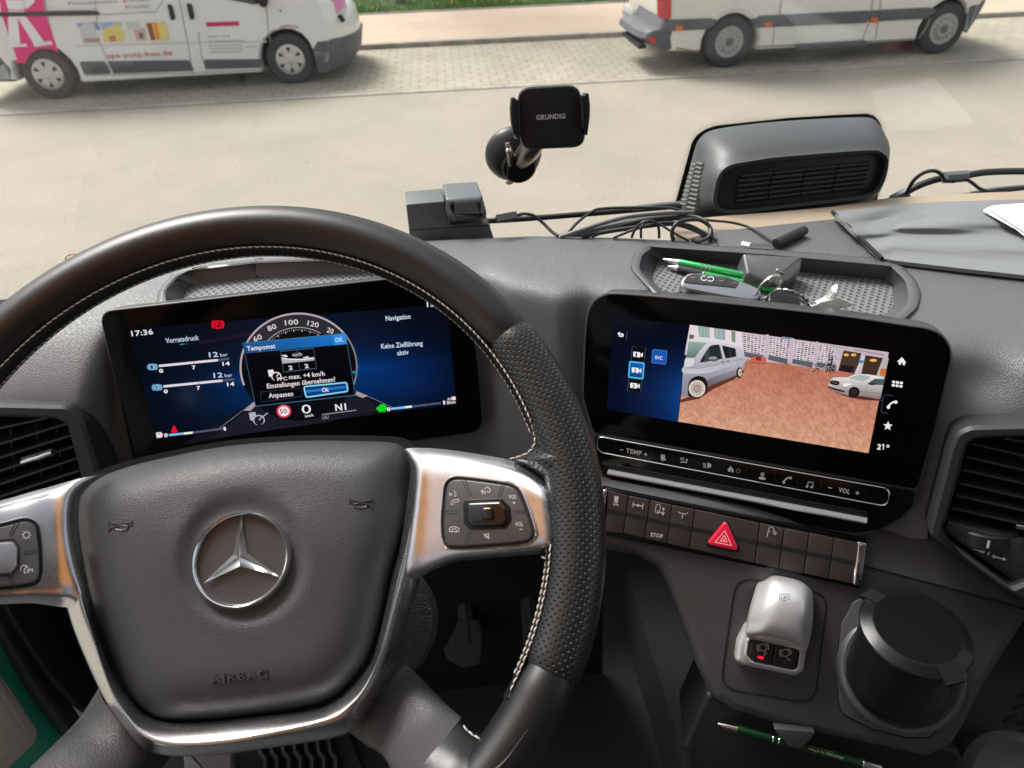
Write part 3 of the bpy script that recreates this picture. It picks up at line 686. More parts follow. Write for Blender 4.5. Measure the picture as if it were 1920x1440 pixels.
# ---- left air vent
P_VL = Plane(80, 850, P_CLU.depth(80, 850, .032), (.995, .10, 0), (0, -.40, -.915))
P_VR = Plane(1840, 900, P_DIS.depth(1840, 900, .012), (.862, -.50, 0), (-.107, -.341, -.934))
def vent(P, outer, inner, slats, verts, tab, label, parts):
    t = thing('air_vent', P.at(*parts, 0), label, 'air vent', 'dashboard air vents')
    frame('vent_frame', P, rpoly(outer, 26), rpoly(inner, 16), -.05, .004, m_vent, t, bev=.003, n=140)
    plate('vent_back', P, inner, -.075, -.060, m_deep, t, 0.0005)
    for a, b in slats:
        p, q = P.at(*a, -.012), P.at(*b, -.012); d = (q-p).normalized(); mb = MB()
        e = P.n; up = P.n.cross(d); dn_ = (-P.n*.97+up*.25).normalized()
        rs = [[x+up*.0011, x+up*.0014+P.n*.001, x-up*.0004+P.n*.0012, x-up*.0010, x+dn_*.022-up*.001, x+dn_*.022+up*.001] for x in (p, q)]
        mb.rings(rs); mb.obj('slat', m_vent, t)
    for a, b in verts:
        p, q = P.at(*a, -.034), P.at(*b, -.034); d = (q-p).normalized(); mb = MB(); mb.box((p+q)/2, (q-p).length, .0012, .018, d, P.n.cross(d), P.n); mb.obj('vane', m_vent, t)
    return t
vl = vent(P_VL, [(-160, 758), (0, 758), (128, 761), (156, 790), (200, 940), (212, 1000), (-160, 1000)], [(-140, 780), (0, 782), (104, 786), (124, 797), (152, 900), (166, 990), (-140, 990)],
     [((-130, 850-18), (90, 784)), ((-130, 873), (126, 795)), ((-130, 900), (133, 817)), ((-130, 927), (138, 838)), ((-130, 953), (144, 860)), ((-130, 975), (149, 883)), ((-100, 985), (155, 906))],
     [((75, 790), (90, 930)), ((115, 800), (128, 930)), ((28, 800), (40, 940)), ((-20, 800), (-10, 940))], None, 'black slatted air vent left of the instrument display, half hidden by the wheel spoke', (60, 900))
mb = MB(); pts = [P_VL.at(x, y, .001) for x, y in ((40, 867), (55, 862), (72, 858), (85, 853), (97, 849))]; mb.tube(pts, [.0016, .0022, .0023, .0022, .0016], 12); mb.obj('slat_tab', m_chrome, vl)
mb = MB(); mb.tube([p-P_VL.n*.004 for p in pts], .0036, 12); mb.obj('tab_base', m_smooth, vl)
vr = vent(P_VR, [(2100, 790), (1920, 797), (1818, 800), (1793, 812), (1781, 842), (1739, 1006), (1920, 1130), (2100, 1250)], [(2090, 815), (1920, 821), (1832, 824), (1815, 834), (1800, 890), (1766, 1007), (1896, 1104), (1925, 1092), (2090, 1050)],
     [((1884, 822), (2080, 860)), ((1821, 832), (2080, 892)), ((1812, 857), (2080, 919)), ((1804, 881), (2080, 943)), ((1797, 906), (2080, 970)), ((1792, 929), (2080, 994)), ((1784, 953), (2080, 1020))],
     [((1846, 825), (1838, 860)), ((1884, 822), (1865, 890)), ((1920, 830), (1900, 900)), ((1815, 860), (1800, 930)), ((1960, 830), (1940, 920))], None, 'black slatted air vent at the right end of the photo beside the central display', (1850, 950))
low = [(1776, 977), (1920, 1016), (2080, 1060), (2080, 1095), (1925, 1088), (1905, 1093), (1771, 999)]
plate('thumbwheel_panel', P_VR, rpoly(low, 4), -.03, -.004, m_vent, vr, .002)
O = P_VR.at(1855, 1021, .0012)-P_VR.n*.0262; mb = MB(); ax = (P_VR.at(1856, 1000)-P_VR.at(1849, 1045)).normalized()
mb.lathe([(.0001, -.007), (.0250, -.007), (.0262, -.0055), (.0262, .0055), (.0250, .007), (.0001, .007)], O, ax, 64); mb.obj('thumbwheel', mat('thumbwheel rubber', (.016, .016, .018), .42), vr)
c = Canvas(P_VR, .0020, .0002); c.poly([(1852, 1013), (1857, 1014), (1854, 1028), (1849, 1027)], (215, 215, 215)); c.obj('wheel_mark', PRINT, vr)
c = Canvas(P_VR, -.0036, .0002)
c.poly([(1822, 1028), (1847, 1033), (1845, 1038)], (210, 210, 210)); c.poly([(1853, 1034), (1856, 1034), (1854, 1041), (1851, 1041)], (200, 200, 200))
c.poly([(1859, 1042), (1866, 1040), (1865, 1043), (1881, 1047), (1882, 1044), (1887, 1050), (1879, 1051), (1880, 1049), (1865, 1045), (1864, 1048)], (210, 210, 210)); c.obj('flow_symbol', PRINT, vr)
mb = MB(); pp = [P_VR.at(x, y, .0) for x, y in ((1904, 986), (1920, 989), (1960, 998))]; mb.tube(pp, .0022, 10); mb.obj('slat_tab', m_chrome, vr)
# ---- console below the display
con = thing('centre_console', P_CON.at(1500, 1300, -.05), 'matt black centre console panel with brake lever and cup insert below the central display', 'console')
CO = [(1040, 895), (1128, 903), (1640, 975), (1745, 985), (1935, 1118), (1958, 1142), (1936, 1168), (1862, 1282), (1812, 1378), (1790, 1412), (1745, 1430), (1700, 1421), (1560, 1390), (1455, 1366), (1372, 1340), (1336, 1318), (1308, 1262), (1280, 1180), (1252, 1108), (1232, 1072), (1194, 1048), (1139, 1038), (1060, 1032)]
q = resamp([p for p in rpoly(CO, 18, 5)], 260, True)
mb = MB(); L = [Vector(P_CON.loc(p.x, p.y, 0)) for p in q]
if area2(L) < 0: L.reverse()
def ringc(ins, z): return [P_CON.world(p.x, p.y, z) for p in inset(L, ins)]
mb.rings([ringc(-.010, -.16), ringc(-.004, -.05), ringc(0, -.018), ringc(.0015, -.010), ringc(.005, -.004), ringc(.010, -.0008), ringc(.013, 0)], cap0=False)
mb.obj('console_panel', m_panel, con)
# ---- switch row
plate('switch_frame', P_ROW, rpoly([(1126, 914), (1627, 1012), (1615, 1104), (1120, 1000)], 6), -.02, .0035, m_pblack, con, .001)
TOPX = [(1139, 919, 1135, 998), (1178.6, 929, 1168.7, 1000.4), (1219, 937, 1208.4, 1010), (1260, 947, 1250, 1020), (1303, 955, 1292.4, 1029), (1425, 980.6, 1415, 1056.4), (1471, 990, 1460, 1066), (1517, 999, 1507, 1076), (1564, 1008, 1554, 1086), (1610.5, 1017.5, 1603, 1096)]
m_btn = mat('switch plastic', (.052, .040, .037), .42, rvary=.05)
m_btnd = mat('switch band', (.016, .018, .020), .4)
def lerp2(a, b, t): return (a[0]+(b[0]-a[0])*t, a[1]+(b[1]-a[1])*t)
btns = []
for i in range(9):
    a, b = TOPX[i], TOPX[i+1]; g = .9
    tl, bl, tr, br_ = (a[0]+g, a[1]+g), (a[2]+g, a[3]-g), (b[0]-g, b[1]+g), (b[2]-g, b[3]-g)
    o = plate('switch', P_ROW, rpoly([tl, tr, br_, bl], 1.5, 2), 0, .0055, m_btn, con, .0005); btns.append(o)
    u0, u1 = .44, .55; ml, mr_ = lerp2(tl, bl, u0), lerp2(tr, br_, u0); nl, nr = lerp2(tl, bl, u1), lerp2(tr, br_, u1)
    c = Canvas(P_ROW, .0056, .0001); c.poly([ml, mr_, nr, nl], (30, 32, 34)); c.obj('switch_band', m_btnd, o)
def capm(px, n): o = plate(n, P_ROW, rpoly(px, 4), 0, .0075, m_chrome, con, .002); return o
capm([(1130, 917), (1139, 919), (1134, 951), (1130, 951)], 'chrome_cap')
capm([(1608, 1015), (1627, 1019), (1615, 1101), (1599, 1097)], 'chrome_cap')
IC = (220, 206, 200); c = Canvas(P_ROW, .0058, .0001)
# switch pictograms
c.poly([(1152.5, 929.5), (1160, 931), (1158.5, 943), (1151, 941.5)], IC); c.line([(1149, 944), (1153, 947), (1156, 944), (1160, 948)], 1.2, IC); c.line([(1150, 948), (1154, 944), (1158, 949)], 1.2, IC)
c.line([(1188, 941), (1186.5, 951)], 1.6, IC); c.line([(1206, 944), (1204, 955)], 1.6, IC); c.line([(1187, 946), (1205, 949.5)], 1.5, IC); c.disc(1196.5, 947.5, 3, 2.4, IC)
c.line([(1228, 960), (1231, 946), (1236, 945), (1238, 950), (1237, 962)], 1.2, IC); c.line([(1229, 961), (1247, 961)], 1.1, IC); c.arc(1234, 960, 2.4, 2.4, 0, 360, 1, IC)
c.line([(1244, 952), (1243, 965)], 1.1, IC); c.poly([(1241, 955), (1244, 951), (1247, 956)], IC); c.poly([(1240, 962), (1246, 963), (1242.5, 967)], IC)
c.line([(1271, 959), (1275, 962), (1286, 964), (1290, 961)], 1.3, IC); c.line([(1280, 962), (1279, 972)], 1.5, IC)
c.text('STOP', 1220, 1002, 1243, 1005.4, IC, h=7.4, bold=.03)
for x, y in ((1192, 961), (1277, 979), (1446, 1011)): c.line([(x, y), (x+7, y+1.5)], 1.2, (110, 98, 92))
c.arc(1446, 993, 5, 4.5, -20, 260, 1.1, IC, rot=-30); c.line([(1440, 998), (1438, 1007)], 1.2, IC); c.line([(1438, 998), (1444, 996)], 1.1, IC)
for k in range(3): c.line([(1449+k*1.4, 999-k*1.7), (1454+k*1.4, 1003-k*1.5)], 1, IC)
c.obj('switch_symbols', PRINT, con)
m_haz = mat('hazard red', (.62, .012, .045), .28, coat=.3, emit=(.75, .01, .05), estr=.28)
hz = plate('hazard_switch', P_ROW, rpoly([(1361, 975), (1387, 1034), (1323.5, 1021)], 7, 5), .002, .0085, m_haz, con, .0022)
plate('hazard_surround', P_ROW, rpoly([(1361, 969), (1393, 1039), (1318, 1024)], 9, 5), .001, .0061, m_deep, con, .0005)
c = Canvas(P_ROW, .0087, .0001); HZ = (250, 205, 205); c.line([(1359, 995), (1371.5, 1023), (1341, 1016.5)], 1.7, HZ, closed=True); c.line([(1358, 1004), (1363.5, 1016.5), (1350.5, 1013.6)], 1.5, HZ, closed=True); c.poly([(1357.5, 1010), (1359.5, 1013.6), (1355.6, 1013)], HZ); c.obj('hazard_symbol', SCREEN, hz)
# ---- parking brake lever
def groove(name, P, px, wd, m, par, z=.0004): c = MB(); q = [P.at(p[0], p[1], z) for p in px]; c.tube(q, wd, 6, closed=True); return c.obj(name, m, par)
pl_ = rpoly([(1380, 1081), (1552, 1113), (1527, 1321), (1350, 1288)], 34, 8)
groove('panel_seam', P_CON, pl_, .0007, m_deep, con)
def m_sat2_(): return mat('satin lever silver', (.74, .74, .75), .36, metal=.62, rvary=.03)
lev = thing('parking_brake_lever', P_CON.at(1455, 1170, 0), 'silver parking brake lever with two black buttons and a red light on the centre console', 'brake lever')
lq = [(1402, 1172), (1385, 1205), (1379, 1232), (1381, 1243), (1392, 1250), (1490, 1270), (1505, 1265), (1511, 1250), (1516, 1212), (1519, 1180), (1460, 1120)]
plate('lever_base', P_CON, rpoly([(1398, 1176), (1383, 1205), (1378, 1240), (1390, 1249), (1492, 1270), (1508, 1262), (1516, 1212), (1518, 1180), (1460, 1150)], 12), 0, .012, m_sat2_(), lev, .005, 5)
# domed silver handle: rows from the back edge to the front lip, rising towards the front
rows = [[(1432, 1088), (1450, 1083), (1475, 1086), (1505, 1094), (1521, 1106)],
        [(1424, 1096), (1448, 1089), (1476, 1092), (1508, 1101), (1524, 1116)],
        [(1417, 1118), (1445, 1112), (1474, 1115), (1508, 1122), (1525, 1136)],
        [(1409, 1146), (1440, 1140), (1471, 1142), (1505, 1150), (1524, 1164)],
        [(1403, 1172), (1434, 1168), (1466, 1171), (1500, 1180), (1520, 1192)],
        [(1399, 1190), (1428, 1187), (1462, 1191), (1494, 1201), (1514, 1215)],
        [(1401, 1195), (1428, 1192), (1461, 1197), (1492, 1207), (1511, 1221)]]
hts = [.010, .020, .030, .036, .037, .034, .028]
G = []
for rw, h in zip(rows, hts):
    G.append([P_CON.at(x, y, h-[.012, .002, 0, .002, .012][k]) for k, (x, y) in enumerate(rw)])
def gridsurf(name, G, m, par, n=6, skirt=None, **kw):
    A = [spline(r, n) for r in G]; B = [spline([r[i] for r in A], n) for i in range(len(A[0]))]
    nu, nv = len(B), len(B[0]); vs = [p for r in B for p in r]; fs = []
    for i in range(nu-1):
        for j in range(nv-1): a = i*nv+j; fs.append((a, a+1, a+nv+1, a+nv))
    mb = MB(); mb.add(vs, fs)
    if skirt is not None:
        edge = [B[i][0] for i in range(nu)]+[B[-1][j] for j in range(1, nv)]+[B[i][-1] for i in range(nu-2, -1, -1)]+[B[0][j] for j in range(nv-2, 0, -1)]
        mb.rings([edge, [e+skirt for e in edge]], cap0=False)
    return mb.obj(name, m, par, **kw)
m_sat2 = mat('satin lever silver', (.74, .74, .75), .36, metal=.62, rvary=.03)
gridsurf('lever_grip', G, m_sat2, lev, 6, skirt=-P_CON.n*.012)
plate('button_well', P_CON, rpoly([(1406, 1198), (1500, 1219), (1496, 1252), (1489, 1257), (1410, 1240), (1401, 1228)], 8), .0, .0135, m_pblack, lev, .001)
frame('well_rim', P_CON, rpoly([(1400, 1194), (1506, 1218), (1500, 1258), (1488, 1262), (1406, 1244), (1396, 1228)], 9), rpoly([(1406, 1198), (1500, 1219), (1496, 1252), (1489, 1257), (1410, 1240), (1401, 1228)], 8), .005, .0145, m_sat2_(), lev, bev=.0008)
for bx in ([(1410, 1199), (1452, 1208), (1447, 1247), (1411, 1239), (1404, 1228)], [(1454, 1208), (1496, 1218), (1493, 1250), (1488, 1255), (1449, 1247)]): plate('lever_button', P_CON, rpoly(bx, 4), .012, .0155, mat('lever button black', (.018, .018, .018), .35), lev, .0008)
c = Canvas(P_CON, .0158, .0001); TC = (190, 175, 170)
for x, y, t in ((1430.5, 1214, 'P'), (1472.5, 1224, 'TSA')):
    c.arc(x, y, 7, 6.6, 0, 360, 1.3, TC, n=24); c.arc(x, y, 10.5, 10, 130, 215, 1.6, TC, n=10, rot=12); c.arc(x, y, 10.5, 10, -35, 50, 1.6, TC, n=10, rot=12)
    if t == 'P': c.text('P', x-2.6, y+3.6, x+2.4, y+4.6, TC, h=8)
    else: c.text('TSA', x-4.5, y+1.2, x+4.5, y+3, TC, h=4.2)
c.line([(1466, 1242), (1473, 1243.5)], 1.2, (90, 82, 80)); c.obj('button_symbols', PRINT, lev)
c = Canvas(P_CON, .0159, .0001); c.poly(rpoly([(1421, 1229), (1432, 1231.5), (1431.5, 1237), (1420.5, 1234.5)], 1.5), (255, 25, 60)); c.obj('warning_light', SCREEN, lev)
c = Canvas(P_CON, .0352, .0001); c.P = Plane(1470, 1120, at(1, 1, 1).length*0+P_CON.depth(1470, 1120, .0345), P_CON.e, (-.21+P_CON.n.x*.12, -.553+P_CON.n.y*.12, -.806+P_CON.n.z*.12)); c.b = .0012
GC = (95, 92, 92); c.arc(1471, 1120, 6.5, 6.5, 0, 360, 1, GC); c.arc(1471, 1120, 9.8, 9.8, 130, 215, 1, GC, n=8); c.arc(1471, 1120, 9.8, 9.8, -35, 50, 1, GC, n=8); c.text('P', 1468.6, 1124, 1473.6, 1124.8, GC, h=8); c.obj('grip_symbol', PRINT, lev)
# ---- cup insert with lid
cup = thing('ashtray_cup', P_CON.at(1700, 1290, -.03), 'black round ashtray cup with hinged lid standing in the console insert', 'ashtray')
ins_o = [(1577, 1170), (1600, 1128), (1660, 1105), (1740, 1130), (1790, 1200), (1791, 1262), (1778, 1320), (1750, 1378), (1740, 1383), (1700, 1383), (1640, 1368), (1582, 1340), (1575, 1325), (1568, 1260)]
groove('cup_seam', P_CON, rpoly(ins_o, 14), .0008, m_deep, con)
plate('cup_insert', P_CON, rpoly(ins_o, 14), -.01, .0015, m_smooth, con, .001)
# axis of the cup is near vertical
AX = Vector((0, 0, 1))
OC = P_CON.at(1683, 1238, .0)
sc_ = P_CON.depth(1683, 1238)/F
def cring(cx, cy, rx, h): return None
mb = MB(); mb.lathe([(.0540, -.014), (.0540, -.001), (.0525, .0045), (.0500, .0065), (.0470, .006), (.0445, .001), (.0435, -.02)], P_CON.at(1689, 1258, .003), (P_CON.n*.75+AX*.25).normalized(), 72); mb.obj('cup_collar', m_smooth, con)
T0 = at(1714, 1187, P_CON.depth(1686, 1250)-.047)
mb = MB(); hh = 0.070
mb.lathe([(.001, -hh), (.0380, -hh), (.0395, -.02), (.0405, -.004), (.0400, -.001), (.001, -.001)], T0, AX, 72); mb.obj('cup_body', mat('cup black', (.007, .007, .008), .35), cup)
mb = MB(); mb.lathe([(.001, .0), (.0430, .0), (.0436, .0015), (.0430, .0030), (.0345, .0072), (.0338, .0074), (.001, .0078)], T0, AX, 96); lid = mb.obj('lid', mat('lid black', (.008, .008, .009), .24, spec=.30, rvary=.04), cup)
mb = MB(); mb.lathe([(.001, .0079), (.0330, .0077), (.0335, .0070)], T0, AX, 72); mb.obj('lid_inlay', mat('lid inlay', (.004, .005, .005), .65, spec=.06), lid)
P_LID = Plane(1714, 1187, (T0-CAM).dot(FW), (1, 0, 0), (0, -1, 0))
for tx, ty, w0 in ((1766, 1252, .0085), (1634, 1122, .0065)):
    a_ = P_LID.at(tx, ty)-T0; a_.z = 0; a_.normalize(); b_ = AX.cross(a_); sgn = 1
    mb = MB(); pr = [(.033, .0079), (.0385, .0060), (.0430, .0040), (.0475, .0022), (.0475, -.0015), (.0425, -.002), (.032, .004)]
    rs = [[T0+a_*sgn*r_+b_*w_+AX*h_ for r_, h_ in pr] for w_ in (-w0, -w0*.5, 0, w0*.5, w0)]; mb.rings(rs); mb.obj('lid_tab', mat('tab black', (.012, .012, .012), .45, spec=.15), lid)
# ---- shelf below the console with a pen and a clip
P_SH2 = Plane(1480, 1400, P_CON.depth(1480, 1380)+.01, (.95, -.31, 0), (-.15, -.40, -.90))
plate('lower_shelf', P_SH2, rpoly([(1325, 1300), (1700, 1390), (1800, 1410), (1840, 1520), (1300, 1520), (1280, 1400)], 14), -.10, -.012, mat('shelf black', (.006, .006, .006), .55, bump=('noise', 1200, .0001)), con, .006)
plate('pen_clip', P_SH2, rpoly([(1450, 1366), (1464, 1384), (1480, 1400), (1497, 1405), (1507, 1400), (1521, 1386), (1530, 1372)], 3), -.002, .010, m_panel, con, .001)
m_pen = mat('dark green pen metal', (.008, .055, .020), .22, metal=.4, coat=.6)
pen = thing('ballpoint_pen', P_SH2.at(1490, 1395, 0), 'dark green pen with silver tip held by the clip under the centre console', 'pen')
pa, pb_ = P_SH2.at(1346, 1357, .002), P_SH2.at(1640, 1437, .002); pd = (pb_-pa).normalized(); L_ = (pb_-pa).length
mb = MB(); mb.lathe([(.0008, 0), (.0016, .002), (.0032, .010), (.0036, .0175), (.0037, .018)], pa, pd, 20); mb.obj('tip', m_chrome, pen)
mb = MB(); mb.lathe([(.0037, .0178), (.0038, .02), (.0038, L_-.012), (.0036, L_-.011)], pa, pd, 20); mb.obj('barrel', m_pen, pen)
for u in (.051, .0565): mb = MB(); mb.lathe([(.0036, u-.0008), (.0041, u), (.0036, u+.0008)], pa, pd, 20); mb.obj('ring', m_chrome, pen)
mb = MB(); mb.lathe([(.0036, L_-.0115), (.0040, L_-.011), (.0040, L_+.004), (.0036, L_+.005), (.001, L_+.005)], pa, pd, 20); mb.obj('cap', m_silver, pen)
c = Canvas(P_SH2, .0062, .0001); c.text('vaeing.de Tel. 08205-959385', 1512, 1396, 1577, 1415, (210, 200, 180), h=4.5); c.text('baumaschinen und stapler', 1514, 1391, 1560, 1403, (110, 110, 100), h=3); c.obj('lettering', PRINT, pen)
# ---- right lower tray with ribbed rubber
P_RL = Plane(1850, 1380, P_CON.depth(1850, 1380)+.10, (.95, -.31, 0), (-.10, -.86, -.50))
mb = MB(); q = [P_RL.at(x, y, -.01) for x, y in ((1700, 1560), (1740, 1300), (2000, 1050), (2150, 1150), (2150, 1560))]; mb.add(q, [tuple(range(5))])
m_mat2 = mat('green black rubber', (.016, .020, .018), .5)
mb.obj('side_tray', m_mat2, con)
mb = MB(); r_ = random.Random(4)
for i in range(9):
    for j in range(5):
        x0 = 1925-i*13+j*24; y0 = 1285+i*22+j*7
        if x0 < 1765 or y0 > 1440 or x0+y0 < 3170: continue
        mb.tube([P_RL.at(x0, y0, -.009), P_RL.at(x0+8, y0-1.5, -.0075), P_RL.at(x0+20, y0-6, -.007), P_RL.at(x0+25, y0-9, -.009)], .0013, 6)
mb.obj('tray_ribs', m_mat2, con)
knob = thing('round_armrest_knob', P_RL.at(1885, 1445, 0), 'black leather covered round pad at the bottom right corner of the photo', 'pad')
mb = MB(); mb.lathe([(.001, .012), (.022, .010), (.034, .014), (.044, .020), (.052, .014), (.055, .0), (.055, -.03)], P_RL.at(1893, 1478, .012), (P_RL.n+Vector((0, -.1, .2))).normalized(), 64); mb.obj('pad', m_dash, knob)
# ================================================================== instrument display
idp = thing('instrument_display', P_CLU.at(550, 800, -.02), 'wide black instrument display with speed dial and pop-up window behind the steering wheel', 'display')
CLO = rpoly([(184, 583, 26), (480, 549, 0), (878, 505, 24), (898, 690, 60), (908, 810, 30), (600, 851, 0), (255, 891, 8)], 10, 8)
plate('housing', P_CLU, CLO, -.03, .0, mat('housing black', (.05, .05, .053), .35), idp, .0016)
CLO = resamp(CLO, 220, True); CLO = CLO if area2(CLO) > 0 else CLO[::-1]
plate('display_glass', P_CLU, inset(CLO, 2.2), -.001, .0008, m_glassk, idp, .0004)
c = Canvas(P_CLU, .0010, .00003)
q4 = [(240, 617), (839, 571), (856, 759), (292, 824)]
def quad(q, u, v): a = lerp2(q[0], q[1], u); b = lerp2(q[3], q[2], u); return lerp2(a, b, v)
def bgc(x, y):
    dx = (x-562); yb = 700-.10*dx; g = math.exp(-(dx/190)**2); v_ = math.exp(-((y-yb-18)/60)**2)
    beam = math.exp(-abs(y-yb)/5.5)*math.exp(-abs(dx)/95)*1.1; base = .25+.75*v_
    side = math.exp(-((x-760)/110)**2)*math.exp(-((y-710)/60)**2)
    return (2+4*beam, 4+44*g*base+66*beam+17*side, 15+86*g*base+120*beam+44*side)
NX, NY = 44, 20
for i in range(NX):
    for j in range(NY):
        ps = [quad(q4, (i+a)/NX, (j+b)/NY) for a, b in ((0, 0), (1, 0), (1, 1), (0, 1))]; c.poly(ps, [bgc(*p) for p in ps], 0)
LB = (196, 212, 232); WH = (238, 226, 230); GR = (84, 86, 108); LBL = (130, 190, 240)
c.poly([(340, 834), (478, 751), (668, 732), (752, 772), (600, 790)], (17, 18, 26), 1)
c.poly([(398, 822), (478, 757), (668, 737), (716, 768), (610, 792)], (26, 27, 38), 2)
c.line([(405, 808), (478, 752)], 1, (110, 125, 150), 3); c.line([(668, 733), (738, 765)], 1, (110, 125, 150), 3)
c.poly([(457, 770), (476, 754), (480, 760), (470, 770)], (170, 150, 158), 4); c.poly([(668, 734), (690, 742), (680, 746), (667, 741)], (170, 150, 158), 4)
c.disc(560, 688, 110, 101, (8, 9, 14), 5, 48)
for k in range(30):
    a0, a1 = R(40+k*4.2), R(40+(k+1)*4.2); P_ = lambda r, a: (560+110*r*math.cos(a), 688-101*r*math.sin(a))
    c.poly([P_(.96, a0), P_(.96, a1), P_(.74, a1), P_(.74, a0)], (40+k*.3, 43, 50), 6)
c.arc(560, 688, 109, 100, 35, 200, 3.6, (176, 164, 170), 7, 50); c.arc(560, 688, 109, 100, -20, 40, 3, (120, 124, 140), 7, 20)
c.arc(560, 688, 78, 74, 58, 140, 1.4, (170, 165, 172), 7, 24)
for k in range(26): a = R(60+k*3.1); rr = .665 if k % 4 else .64; c.line([(560+110*.685*math.cos(a), 688-101*.70*math.sin(a)), (560+110*rr*math.cos(a), 688-101*(rr+.015)*math.sin(a))], 1.3 if k % 4 else 2.2, (150, 150, 155), 8)
for t, a, b in (('60', (478, 641), (493, 634)), ('80', (504, 621), (520, 615)), ('100', (535, 609.5), (560, 607.5)), ('120', (576, 609.5), (597, 614)), ('20', (612, 622), (624, 626))): c.text(t, *a, *b, (214, 206, 208), h=9.5, layer=8, bold=.02)
c.disc(663.5, 698, 2.4, 2, (40, 170, 210), 8, 10)
PU = [(455, 643.5), (647.7, 625), (666, 741), (479, 761.7)]
c.poly(PU, (3, 4, 8), 10); c.poly([PU[0], PU[1], (651, 645), (461.6, 662.7)], [(20, 84, 150), (30, 120, 205), (24, 108, 190), (20, 76, 130)], 11)
c.poly([(623.7, 627.5), (647.7, 625), (651, 645), (627, 647.4)], (40, 140, 225), 12); c.line(PU, 1.5, (60, 110, 140), 13, True)
c.text('Tempomat', 464, 657.5, 517, 652, WH, h=8.5, layer=13, bold=.025); c.text('OK', 629, 641.5, 643.5, 640, (190, 225, 250), h=8.5, layer=13, bold=.02)
MF = [(525.5, 658.7), (587.8, 653), (593.4, 690.6), (531.9, 697.8)]; c.line(MF, 1.1, (90, 110, 125), 13, True)
c.poly([(527.9, 671.4), (540, 673.2), (558, 674), (574, 673.2), (589, 670.6), (589.6, 675.6), (529.6, 682)], (176, 172, 182), 13); c.line([(527.9, 671.4), (540, 673.2), (558, 674), (574, 673.2), (589, 670.6)], 1.8, (245, 240, 245), 14); c.line([(556.5, 656), (562, 694)], .8, (80, 90, 105), 14)
c.poly([(528, 665.4), (535, 666), (535, 664), (540, 668.6), (534, 670), (534, 668.6), (529, 668)], WH, 15); c.poly([(568.5, 669.6), (575, 669), (575, 667.4), (580, 669.6), (575, 671.8), (575, 671), (569, 671.6)], WH, 15)
c.disc(558, 665, 10.5, 5, (60, 60, 66), 15, 20, rot=4); c.text('km/h', 549.8, 667.6, 566, 666, (225, 220, 222), h=5.5, layer=16)
c.text('2', 542, 693, 549.4, 692.2, WH, h=7.5, layer=16, bold=.04); c.text('2', 571.8, 689.8, 579.4, 689, WH, h=7.5, layer=16, bold=.04)
def truckicon(x, y, s, cc, L):
    c.poly([(x, y), (x+12*s, y-1.4*s), (x+14*s, y+6*s), (x+9*s, y+7*s), (x+9*s, y+14*s), (x+3*s, y+14.5*s)], cc, L)
    c.arc(x+19*s, y+14*s, 10*s, 9*s, -30, 215, 2.2*s, cc, L, 18); c.arc(x+19*s, y+14*s, 10*s, 9*s, -60, 250, .9*s, cc, L, 18); c.line([(x+19*s, y+14*s), (x+25*s, y+7*s)], 2*s, cc, L)
truckicon(502, 694, .85, WH, 16); truckicon(466.5, 774, 1.0, (176, 176, 196), 16); c.line([(492, 782), (502, 774)], 1.8, (176, 176, 196), 16)
c.text('PPC', 520.5, 713.5, 539, 712, WH, h=6.5, layer=16, bold=.02); c.text('max. +4 km/h', 542.5, 710.6, 609.3, 703.6, WH, h=8.5, layer=16, bold=.02)
c.text('Einstellungen übernehmen?', 501.5, 728, 629.3, 714.6, WH, h=9, layer=16, bold=.02)
c.line(rpoly([(488, 735.3), (564.6, 727.4), (567, 743), (490, 753.7)], 4, 3), 1, (44, 56, 74), 13, True); c.text('Anpassen', 504.7, 745.7, 550.4, 741.6, WH, h=9, layer=16, bold=.02)
ok = [(569.4, 725), (650, 717), (652.5, 733.7), (574, 745)]; c.poly(ok, [(12, 46, 90), (14, 60, 110), (16, 70, 130), (14, 60, 116)], 13); c.poly([(570.5, 732), (651, 723), (651.6, 727), (571.4, 737)], (30, 120, 205), 14)
c.line(rpoly(ok, 4, 3), 2.6, (140, 215, 245), 15, True); c.text('Ok', 604.5, 735, 617.3, 733.6, WH, h=8.5, layer=16, bold=.02)
c.disc(532.3, 771, 13.8, 12.4, (222, 62, 84), 16, 28); c.disc(532.3, 771, 10.2, 9.2, (246, 226, 228), 17, 28); c.text('50', 525.4, 775.2, 539, 773.6, (70, 60, 70), h=8.5, layer=18, bold=.02)
c.text('0', 567, 775.6, 584.5, 773.6, (240, 236, 240), h=17, layer=16, bold=0); c.text('km/h', 572.6, 781.8, 588, 779.6, WH, h=4.6, layer=16, bold=.03)
c.text('N1', 629.3, 769.4, 649.6, 767.4, (236, 230, 236), h=12, layer=16, bold=.03); c.line([(606, 777), (668.5, 769)], 1.4, (170, 150, 160), 16); c.line([(604, 777), (615, 775.6), (616, 784), (605, 785.6)], 1.3, (150, 138, 148), 16, True); c.text('A', 607.4, 783.2, 613.4, 782.4, (170, 158, 168), h=5, layer=16)
c.text('17:36', 248, 630, 288.6, 626, (225, 228, 235), h=9.6, layer=16, bold=.03)
RD = (238, 12, 45)
c.disc(408.4, 608.6, 8.6, 8, RD, 16, 20, rot=5); c.disc(408.4, 608.6, 6.4, 5.9, (120, 0, 22), 17, 20); c.text('P', 406, 612, 411.6, 611.5, RD, h=7.4, layer=18, bold=.04); c.arc(408.4, 608.6, 11, 10.2, 130, 225, 2.4, RD, 16, 8); c.arc(408.4, 608.6, 11, 10.2, -45, 50, 2.4, RD, 16, 8)
c.text('Vorratsdruck', 312, 643, 374, 636.6, LB, h=9.4, layer=16, bold=.02); c.line([(337, 646), (346, 645.2)], 1.8, (20, 150, 165), 16); c.line([(347.5, 645), (354, 644.4)], 1.6, (44, 60, 84), 16)
